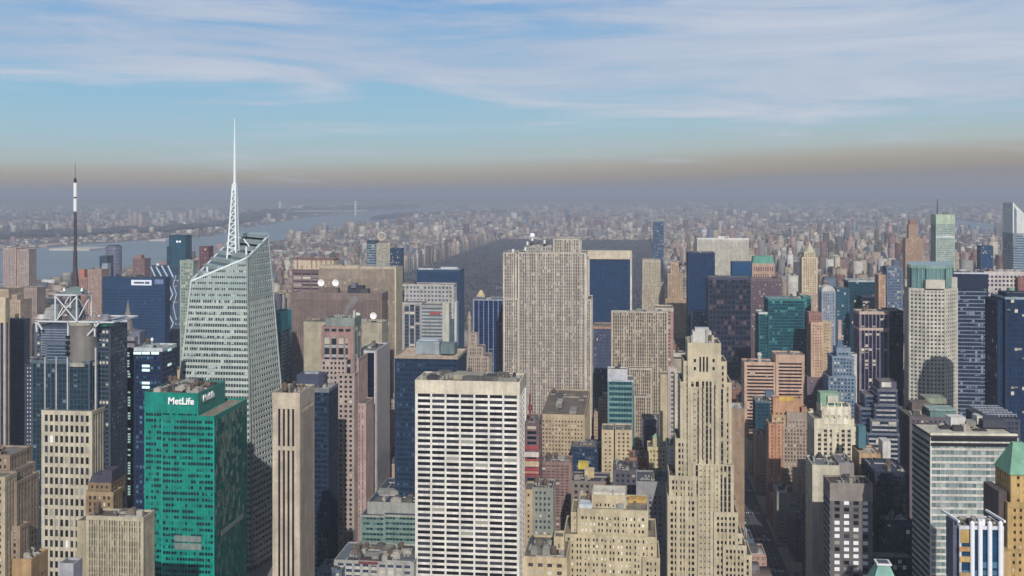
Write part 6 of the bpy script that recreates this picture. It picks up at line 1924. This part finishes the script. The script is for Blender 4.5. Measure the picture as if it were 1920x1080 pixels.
protos = [make_car((226, 178, 40), 'yellow taxi driving on the avenue below the art deco tower', True), make_car((226, 228, 230), 'white car driving on the avenue below the art deco tower'),
          make_car((50, 54, 62), 'dark car driving on the avenue below the art deco tower'), make_car((120, 40, 40), 'dark red car driving on the avenue below the art deco tower')]
used = set()
for k in range(44):
    q = random.choice([0, 0, 1, 2, 2, 3])
    lx_ = (-11.2, -6.7, -2.2, 2.2, 6.7, 11.2)[k % 6]; y = 860 + k * 13 + random.uniform(-3, 3)
    if q not in used:
        protos[q].location = (118 + lx_, y, .02); used.add(q)
    else:
        dup(protos[q], (118 + lx_, y, .02))
for q in range(4):
    if q not in used:
        protos[q].location = (118 + 2, 900 + q * 31, .02)

# ================================================================== THE MANY BUILDINGS
TONES = {'tan': (196, 166, 136), 'sand': (208, 186, 152), 'brick red': (156, 98, 84), 'brown': (138, 106, 90), 'cream': (218, 202, 172), 'grey': (160, 156, 152), 'pinkish': (196, 152, 136),
         'white': (224, 216, 204), 'slate blue': (96, 112, 136), 'dark grey': (92, 90, 96)}
TW = {'tan': 17, 'sand': 10, 'brick red': 15, 'brown': 12, 'cream': 10, 'grey': 11, 'pinkish': 12, 'white': 7, 'slate blue': 4, 'dark grey': 4}
tn, tw_ = list(TW.keys()), list(TW.values())
CAND = []    # x0, x1, y0, y1, z, tone, kind


def free(x0, x1, y0, y1):
    for f in FOOT:
        if x0 < f[1] + 4 and x1 > f[0] - 4 and y0 < f[3] + 4 and y1 > f[2] - 4:
            return False
    return True


def seen(x, y):
    px, py, d = project(x, y, 20)
    return d > 200 and -150 < px < 2070


def lots(i, k, hf, wmin=14, wmax=38):
    x0, x1 = AV[i] + AW / 2 + 3, AV[i + 1] - AW / 2 - 3
    for half in (0, 1):
        y0 = STR0 + k * STRP + SW_ / 2 + 2 + half * 30; y1 = y0 + 28
        x = x0
        while x < x1 - 10:
            w = random.uniform(wmin, wmax)
            if x + w > x1 - 8:
                w = x1 - x
            end = x - x0 < 40 or x1 - x - w < 40
            yield x, x + w - random.choice((0, 0, 1.5)), y0 + random.uniform(0, 2), y1 - random.uniform(0, 4), end
            x += w


for i in range(len(AV) - 1):
    for k in range(3, 88):
        yc = STR0 + (k + .5) * STRP; xc = (AV[i] + AV[i + 1]) / 2
        if PX0 - 20 < xc < PX1 and PY0 - 40 < yc < PY1 + 20:
            continue
        if not seen(xc, yc) and not seen(AV[i], yc) and not seen(AV[i + 1], yc):
            continue
        for (x0, x1, y0, y1, end) in lots(i, k, None):
            if inpoly((x0 + x1) / 2, (y0 + y1) / 2, RIVER) or not free(x0, x1, y0, y1):
                continue
            r = random.random(); tone = random.choices(tn, tw_)[0]
            if yc < 1050:
                h = random.uniform(20, 44) if yc < 760 else random.uniform(26, 60)
            elif yc < 2040:
                h = random.uniform(28, 62 if yc < 1350 else 76) + (random.uniform(20, 50) if r < .12 and yc > 1600 else 0)
                if -170 < xc < 120: h = min(h, 95)
                if x0 < -1250: h = min(h, 40)
            elif xc > 0:
                near_ = max(0, 1 - (yc - 2050) / 4600)
                h = random.uniform(22, 52)
                if r < .2 + .2 * near_ or (end and r < .42): h = random.uniform(62, 100 + 50 * near_)
                if random.random() < .05 * (1 + near_) and x1 - x0 < 26: h = random.uniform(120, 165)
                if yc > 5200: h = random.uniform(14, 34) + (random.uniform(20, 38) if r < .10 else 0)
                if x0 < PX1 + 60: h = random.uniform(45, 62)
            else:
                h = random.uniform(18, 48)
                if r < .12 or (end and r < .25): h = random.uniform(52, 92)
                if yc > 5000: h = random.uniform(14, 32) + (random.uniform(20, 36) if r < .08 else 0)
                if x0 < -1250: h = min(h, random.uniform(16, 44))
                if x1 > PX0 - 60 and yc < 6500: h = random.uniform(48, 72)
            if h > 75 and x1 - x0 > 26 and yc > 2040:
                xm = (x0 + x1) / 2 + random.uniform(-5, 5)
                CAND.append((x0, xm - 1, y0, y1, h, tone)); CAND.append((xm + 1, x1, y0 + 1, y1, random.uniform(24, 60), random.choices(tn, tw_)[0]))
                continue
            CAND.append((x0, x1, y0, y1, h, tone))

print('candidates', len(CAND))
# which of them show: paint rectangles far to near into a coarse picture
GW, GH, SCL = 480, 270, 4.0
buf = np.full((GH, GW), -1, dtype=np.int32)
items = []
for n, c in enumerate(CAND):
    px0 = project(c[0], c[2], c[4])[0]; px1 = project(c[1], c[2], c[4])[0]; _, py, d = project((c[0] + c[1]) / 2, c[2], c[4])
    pb = project((c[0] + c[1]) / 2, c[2], 0)[1]
    items.append((c[2], px0, px1, py, pb, n))
for (x0, x1, py, D) in RECTS:
    items.append((D, x0, x1, py, 1400, -2))
items.sort(key=lambda q: -q[0])
for (_, x0, x1, y0, y1, n) in items:
    a, b_, c, d = int(max(0, x0 / SCL)), int(min(GW, x1 / SCL + .6)), int(max(0, y0 / SCL)), int(min(GH, y1 / SCL + .6))
    if b_ > a and d > c:
        buf[c:d, a:b_] = n
ids, cnt = np.unique(buf[buf >= 0], return_counts=True)
order = ids[np.argsort(-cnt)]
TOP = [int(q) for q in order[:215]]
TOPS = set(TOP)


def colour_attr(me, cols):
    ca_ = me.color_attributes.new('Col', 'FLOAT_COLOR', 'CORNER')
    ca_.data.foreach_set('color', np.array(cols, dtype=np.float32).reshape(-1))


def mass(name, boxes, label):
    """many boxes as one mesh; boxes: x0,x1,y0,y1,z0,z1,colour,roof colour"""
    n = len(boxes)
    B = np.array([q[:6] for q in boxes], dtype=np.float32)
    idx = [(0, 2, 4), (1, 2, 4), (1, 3, 4), (0, 3, 4), (0, 2, 5), (1, 2, 5), (1, 3, 5), (0, 3, 5)]
    V = np.stack([np.stack([B[:, a], B[:, b_], B[:, c]], 1) for a, b_, c in idx], 1)
    fq = np.array([(0, 1, 5, 4), (1, 2, 6, 5), (2, 3, 7, 6), (3, 0, 4, 7), (4, 5, 6, 7)], dtype=np.int32)
    Fc = (fq[None] + (np.arange(n) * 8)[:, None, None]).reshape(-1)
    me = bpy.data.meshes.new(name)
    me.vertices.add(n * 8); me.vertices.foreach_set('co', V.reshape(-1))
    me.loops.add(len(Fc)); me.loops.foreach_set('vertex_index', Fc.astype(np.int32))
    nf = n * 5
    me.polygons.add(nf); me.polygons.foreach_set('loop_start', np.arange(nf, dtype=np.int32) * 4); me.polygons.foreach_set('loop_total', np.full(nf, 4, dtype=np.int32))
    me.update(calc_edges=True)
    W_ = B[:, 1] - B[:, 0]; D_ = B[:, 3] - B[:, 2]; Hh = B[:, 5] - B[:, 4]
    scale = np.array([q[8] if len(q) > 8 else 1.0 for q in boxes], dtype=np.float32)
    U = np.zeros((n, 5, 4, 2), dtype=np.float32)
    nu = np.round(W_ / (3.6 * scale)).clip(1); nd = np.round(D_ / (3.6 * scale)).clip(1); nv = np.round(Hh / (3.4 * scale)).clip(1)
    off = RNG.integers(0, 900, n).astype(np.float32)
    for s_, wd in enumerate((nu, nd, nu, nd)):
        U[:, s_, 0, 0] = off; U[:, s_, 3, 0] = off; U[:, s_, 1, 0] = off + wd; U[:, s_, 2, 0] = off + wd
        U[:, s_, 0, 1] = nv; U[:, s_, 1, 1] = nv
    ul = me.uv_layers.new(name='UVMap'); ul.data.foreach_set('uv', U.reshape(-1))
    Cc = np.zeros((n, 5, 4, 4), dtype=np.float32)
    wc = np.array([rgba(q[6]) for q in boxes], dtype=np.float32); rc = np.array([rgba(q[7]) for q in boxes], dtype=np.float32)
    Cc[:, :4] = wc[:, None, None, :]; Cc[:, 4] = rc[:, None, :]
    colour_attr(me, Cc)
    me.materials.append(far_mat())
    o = bpy.data.objects.new(name, me); COL.objects.link(o)
    o['kind'] = 'stuff'; o['label'] = label
    return o


def jit(c, k=14):
    b_ = random.uniform(-k, k) * 2
    c = calm(tuple(max(0, min(255, v * .88 + b_ + random.uniform(-k, k) * .4)) for v in c))
    return calm(c)


ROOFS = [(96, 94, 96), (130, 124, 118), (70, 70, 76), (160, 154, 146), (112, 96, 88), (190, 188, 184)]
rest = []
for n, c in enumerate(CAND):
    if n in TOPS:
        continue
    col = jit(TONES[c[5]])
    x0, x1, y0, y1, h, _ = c
    rest.append((x0, x1, y0, y1, 0, h, col, random.choice(ROOFS)))
    w, d = x1 - x0, y1 - y0
    if random.random() < .8:
        a, b_ = x0 + w * random.uniform(.1, .5), y0 + d * random.uniform(.1, .5)
        rest.append((a, a + w * random.uniform(.2, .35), b_, b_ + d * .35, h + .01, h + random.uniform(3, 8), jit(col), random.choice(ROOFS)))
    if h > 55 and random.random() < .5:
        rest.append((x0 + w * .15, x1 - w * .15, y0 + d * .12, y1 - d * .12, h + .01, h + random.uniform(6, 16), col, random.choice(ROOFS)))
mass('city_blocks', rest, 'crowd of lesser buildings filling the street grid')

# the 215 that show largest stand as buildings of their own
print('visible lesser buildings', len(ids))


def solo_mesh(name, boxes):
    o = mass(name, boxes, ''); o.pop('kind', None); del o['label']
    return o


FORMS = {}
LAB = {}
for n in TOP:
    x0, x1, y0, y1, h, tone = CAND[n]
    cx, cy = (x0 + x1) / 2, (y0 + y1) / 2
    px, py, d = project(cx, y0, h)
    w, dd = x1 - x0, y1 - y0
    col = jit(TONES[tone], 8); rf = random.choice(ROOFS)
    u = random.random()
    form = 'stepped' if h > 55 and u < .28 else 'flat roofed' if u < .75 else 'gabled' if h < 45 and u > .9 else 'tanked'
    size = 'slim' if h > 60 and w < 28 else 'tall' if h > 60 else 'low' if h < 32 else 'narrow' if w < 22 else 'broad' if w > 38 else 'medium'
    # nearest landmark in the picture
    cand = sorted(((abs(a[0] - px) * 1.0 + abs(a[1] - py) * .8, a) for a in ANCH), key=lambda q: q[0])[:1]
    a = cand[0][1]
    dx, dy = px - a[0], py - a[1]
    rel = ('beyond' if py < a[1] else 'under') if abs(dx) < 22 else ('left of' if dx < 0 else 'right of')
    if abs(dx) >= 22 and dy > 60: rel = 'below and ' + rel
    elif abs(dx) >= 22 and dy < -25: rel = 'above and ' + rel
    key = (rel, a[2])
    FORMS.setdefault(key, []).append((n, px, py, d, size, tone, form, col, rf))
ORD = ['', 'second', 'third', 'fourth', 'fifth', 'sixth', 'seventh', 'eighth', 'ninth', 'tenth', 'eleventh', 'twelfth', 'thirteenth', 'fourteenth', 'fifteenth', 'sixteenth', 'seventeenth', 'eighteenth', 'nineteenth', 'twentieth']
roofword = {'stepped': 'stepped top', 'flat roofed': 'flat roof', 'gabled': 'pitched roof', 'tanked': 'roof tank'}
for key, L in FORMS.items():
    L.sort(key=lambda q: q[2])
    groups = {}
    for q in L:
        groups.setdefault((q[4], q[5], q[6]), []).append(q)
    for g_, M in groups.items():
        for i, q in enumerate(M):
            pos = '' if len(M) == 1 else ('%s from the top of the ' % (ORD[i] if i else 'first')) if i < len(ORD) else ''
            if len(M) == 1:
                lab = '%s %s block with %s %s %s' % (q[4], q[5].replace(' ', '-'), roofword[q[6]], key[0], key[1])
            else:
                lab = '%s %s %s block with %s %s %s' % ('highest' if i == 0 else ORD[min(i, 19)] + '-highest', q[4], q[5].replace(' ', '-'), roofword[q[6]], key[0], key[1])
            LAB[q[0]] = lab
        del i
for key, L in FORMS.items():
    for (n, px, py, d, size, tone, form, col, rf) in L:
        x0, x1, y0, y1, h, _ = CAND[n]
        cx, cy = (x0 + x1) / 2, (y0 + y1) / 2
        w, dd = x1 - x0, y1 - y0
        root = thing('city_building', LAB[n], 'building', (cx, cy, 0), 0, 'lesser buildings between the towers and uptown')
        X, Y = w / 2, dd / 2
        rr = random.Random(n)
        o = solo_mesh('walls', [(-X, X, -Y, Y, 0, h, col, rf)]); o.parent = root
        e = .4
        par = [(-X - e, X + e, -Y - e, -Y + .5, h - .6, h + 1, col, col), (-X - e, X + e, Y - .5, Y + e, h - .6, h + 1, col, col), (-X - e, -X + .5, -Y + .5, Y - .5, h - .6, h + 1, col, col), (X - .5, X + e, -Y + .5, Y - .5, h - .6, h + 1, col, col)]
        m = MB()
        for q in par: m.box(*q[:6])
        m.build('parapet', wall_mat(TONES[tone]), root)
        if d < 1500:      # near enough to see storeys: window bands and piers of real depth
            g_ = MB()
            fh = 3.7; q_ = h - 3
            while q_ > 6:
                g_.box(-X - .25, X + .25, -Y - .25, Y + .25, q_ - 1.9, q_, True); q_ -= fh
            g_.build('floor_bands', wall_mat(TONES[tone]), root, 'stuff')
            g_ = MB(); nb = max(2, round(w / 3.6))
            for j in range(nb + 1):
                xx = -X + j * w / nb; g_.box(xx - .8, xx + .8, -Y - .4, -Y + .2, 0, h - 1)
            nb = max(2, round(dd / 3.6))
            for j in range(nb + 1):
                yy = -Y + j * dd / nb; g_.box(-X - .4, -X + .2, yy - .8, yy + .8, 0, h - 1); g_.box(X - .2, X + .4, yy - .8, yy + .8, 0, h - 1)
            g_.build('piers', wall_mat(TONES[tone]), root, 'stuff')
        zt_ = h
        if form == 'stepped':
            h2 = h + rr.uniform(8, 15)
            o = solo_mesh('upper_storeys', [(-X * .68, X * .68, -Y * .7, Y * .8, h, h2, col, rf)]); o.parent = root; zt_ = h2
            if rr.random() < .5:
                o = solo_mesh('upper_storeys', [(-X * .36, X * .36, -Y * .4, Y * .5, h2, h2 + 7, col, rf)]); o.parent = root; zt_ = h2 + 7
        elif form == 'gabled':
            m = MB(); m.prism([(-X, -Y), (X, -Y), (X, Y), (-X, Y)], h + 1, h + 6, [(-X * .9, -.3), (X * .9, -.3), (X * .9, .3), (-X * .9, .3)]); m.build('roof', wall_mat((104, 84, 80)), root)
        else:
            for _ in range(rr.randint(5, 10) if d < 1300 else rr.randint(1, 4) if d < 2500 else 1):
                a, b_ = rr.uniform(-X * .8, X * .3), rr.uniform(-Y * .8, Y * .2)
                m = MB(); m.box(a, a + w * rr.uniform(.06, .26), b_, b_ + dd * rr.uniform(.1, .35), h, h + rr.uniform(1.2, 6)); m.build('roof_house', wall_mat(rr.choice([(150, 146, 140), (120, 104, 94), (196, 190, 180), (90, 88, 92)])), root)
            if form == 'tanked':
                tx, ty = X * .4, Y * .3
                m = MB(); m.cyl(tx, ty, h + 3, h + 7.5, 2.1, seg=9); m.cyl(tx, ty, h + 7.5, h + 9.2, 2.2, .1, 9)
                for (a, b_) in ((1, 1), (-1, 1), (1, -1), (-1, -1)): m.box(tx + a * 1.2 - .2, tx + a * 1.2 + .2, ty + b_ * 1.2 - .2, ty + b_ * 1.2 + .2, h, h + 3)
                m.build('water_tank', wall_mat((110, 84, 66)), root)

# ================================================================== FARTHER OUT: Harlem, the Bronx, the far bank, Queens
out = []
bandx = lambda y: (y * -.70, y * .42)
EXTRA_WATER = [RIVER, EAST]


WEST = [ground(*p) for p in far] + [(-60000, 4000), (-60000, 60000), (ground(800, 390)[0], 60000)]


def nth_wood(x, y):
    return (sin(x * .0013 + 2) * sin(y * .0009 + 1) > .62)


def add(x, y, w, d, h, c, sc=1.0):
    out.append((x, x + w, y, y + d, 0, h, c, random.choice(ROOFS), sc))


y = STR0 + 88 * STRP
while y < 33000:
    k = max(1.0, y / 9000.0)
    step = 62 * k ** 1.5
    xl, xr = bandx(y)
    x = xl
    while x < xr:
        w = random.uniform(14, 46) * k ** 1.35
        gap = random.uniform(2, 22) * k
        X, Y = x + w / 2, y + random.uniform(0, step * .4)
        x += w + gap
        if any(inpoly(X, Y, P) for P in EXTRA_WATER):
            continue
        if Y > 9000 and nth_wood(X, Y): continue
        if inpoly(X, Y, WEST) and random.random() < (.84 if Y > 7500 else .5): continue
        r = random.random()
        h = random.uniform(9, 26)
        if r < .09: h = random.uniform(34, 62)
        if r < .018: h = random.uniform(60, 95)
        if Y > 12000: h *= 1.15
        c = jit(TONES[random.choices(tn, tw_)[0]], 18)
        add(X - w / 2, Y, w, step * random.uniform(.35, .55), h, c, 1.0 + (k - 1) * 1.2)
    y += step
# west of the river and west side below 59th-110th beyond the grid, and east beyond First Avenue
for (xa, xb_, ya_, yb_, n, hmin, hmax, pt_) in ((-6500, -2600, 4200, 7200, 2600, 7, 18, .03), (-2700, -1842, 2400, 7100, 500, 16, 40, .2), (1305, 2900, 2600, 7100, 2200, 10, 36, .1)):
    for _ in range(n):
        X, Y = random.uniform(xa, xb_), random.uniform(ya_, yb_)
        if inpoly(X, Y, WEST) and random.random() < .4: continue
        if any(inpoly(X + dx, Y + dy, P) for P in EXTRA_WATER for dx in (-15, 45) for dy in (-10, 40)) or not seen(X, Y):
            continue
        h = random.uniform(hmin, hmax)
        if random.random() < pt_: h = random.uniform(40, 90)
        add(X, Y, random.uniform(14, 42), random.uniform(14, 34), h, jit(TONES[random.choices(tn, tw_)[0]], 18))
mass('distant_city', out, 'endless far city fading into the haze towards the horizon')

# towers across the river, countable ones
BR = []


def across(px, w, pt_, pb_, c, lab, name='apartment_tower', D=None, zb=0):
    Y = D or ground(px, pb_)[1]
    x0, x1 = Y * ratio(px - w / 2), Y * ratio(px + w / 2)
    h = zof(px, pt_, Y)
    r = thing(name, lab, 'apartment tower', ((x0 + x1) / 2, Y + 12, 0), 0, 'towers on the far bank of the river')
    X = (x1 - x0) / 2
    o = solo_mesh('walls', [(-X, X, -12, 12, 0, h, c, (150, 146, 140), 1.4)]); o.parent = r
    m = MB(); m.box(-X * .4, X * .4, -5, 5, h, h + 6); m.build('roof_house', wall_mat((150, 140, 136)), r)


T_ = [(243, 7, 402, 424, 'leftmost of the three clustered brown towers high on the far bank'), (252, 8, 398, 424, 'tallest middle one of the three clustered brown towers on the far bank'),
      (262, 8, 402, 424, 'rightmost of the three clustered brown towers high on the far bank'), (176, 6, 396, 414, 'pale tower on the far bank, left of the three clustered brown towers'),
      (183, 5, 398, 414, 'slim pale tower just beside another on the far bank skyline'), (212, 10, 402, 412, 'broad low white slab on the far bank behind the wide blue slab'),
      (282, 6, 397, 410, 'pale slab on the far bank between the clustered towers and the teal tower'), (296, 8, 398, 411, 'white slab on the far ridge above the teal tower by the river'),
      (318, 12, 399, 412, 'widest white slab on the far ridge above the teal tower'), (336, 7, 398, 416, 'pinkish slab on the far ridge right above the teal tower'),
      (345, 7, 398, 418, 'pink tower on the far ridge, right neighbour of the pinkish slab'), (357, 6, 394, 414, 'thin pale tower on the far ridge left of the dark red tower'),
      (370, 6, 393, 412, 'thin grey tower on the far ridge above the dark red tower'), (394, 9, 392, 410, 'grey slab on the far ridge midway to the white spire'),
      (406, 8, 393, 410, 'light grey slab on the far ridge close left of the white spire'), (418, 6, 402, 424, 'lone pinkish tower on the far ridge touching the white spire'),
      (24, 8, 422, 442, 'pale tower standing on the far bank at the left edge')]
for (px, w, a, b_, lab) in T_:
    across(px, w, a, b_, jit((206, 168, 150) if 'pink' in lab or 'brown' in lab else (206, 200, 192), 8), lab)

# long white pier on the far bank
def pier(px0, px1, py0, py1, lab, c, hh=9):
    P, Q = ground(px0, py1), ground(px1, py1)
    R_ = ground(px1, py0)
    m = MB(); m.box(P[0], Q[0], P[1], R_[1], .1, hh); o = m.build('pier_shed', wall_mat(c)); tag(o, lab, 'pier')


pier(92, 172, 465.6, 469.5, 'long white pier shed at the water edge across the river on the left', (226, 216, 204))
pier(50, 90, 459, 463, 'short tan shed on the far river bank left of the mast', (206, 180, 160))
pier(280, 312, 449, 452, 'low white shed on the far bank left of the teal tower', (226, 214, 200))

# ------------------------------------------------------------------ suspension bridge
DB = 14000.0
br = thing('suspension_bridge', 'far pale suspension bridge with tall tower crossing the hazy river', 'bridge', (DB * ratio(525), DB, 0))
bx0 = DB * ratio(525)
ux, uy = 1.0, .55
un = sqrt(ux * ux + uy * uy); ux, uy = ux / un, uy / un
steel = plain('bridge_steel', (206, 210, 220), .5)


def tower_(s0, name='bridge_tower', ht=205):
    m = MB()
    for off in (-17, 17):
        cx, cy = ux * s0 - uy * off, uy * s0 + ux * off
        m.box(cx - 11, cx + 11, cy - 9, cy + 9, 0, ht)
    for z in (60, 150, ht - 14):
        m.bar((ux * s0 - uy * 17, uy * s0 + ux * 17, z), (ux * s0 + uy * 17, uy * s0 - ux * 17, z), 12)
    m.build(name, steel, br)


tower_(0); tower_(1070)
m = MB(); m.bar((ux * -190, uy * -190, 66), (ux * 1260, uy * 1260, 66), 9); m.build('deck', steel, br)
m = MB()
pv = None
for i in range(41):
    s0 = 1070 * i / 40; z = 78 + 122 * ((i - 20) / 20) ** 2
    p = (ux * s0, uy * s0, z)
    if pv: m.bar(pv, p, 2.4)
    if i % 2 == 0: m.bar(p, (p[0], p[1], 66), .7)
    pv = p
m.bar((0, 0, 200), (ux * -190, uy * -190, 66), 2.4); m.bar((ux * 1070, uy * 1070, 200), (ux * 1260, uy * 1260, 66), 2.4)
m.build('cables', steel, br)

# ------------------------------------------------------------------ haze: one closed box of even air
hz = MB(); hz.box(-43500, 43500, -3500, 61500, -2, 388, True)
hm = bpy.data.materials.new('haze_air'); hm.use_nodes = True
t = NT(hm.node_tree)
ho = t.n('ShaderNodeOutputMaterial'); hv = t.n('ShaderNodeVolumePrincipled')
hv.inputs['Color'].default_value = (0.57, 0.63, 0.745, 1)
hv.inputs['Density'].default_value = 0.000096
hv.inputs['Anisotropy'].default_value = 0.0
t.l(hv.outputs[0], ho.inputs['Volume'])
o = hz.build('haze', hm); o['kind'] = 'stuff'; o['label'] = 'blue grey winter haze lying over the city'
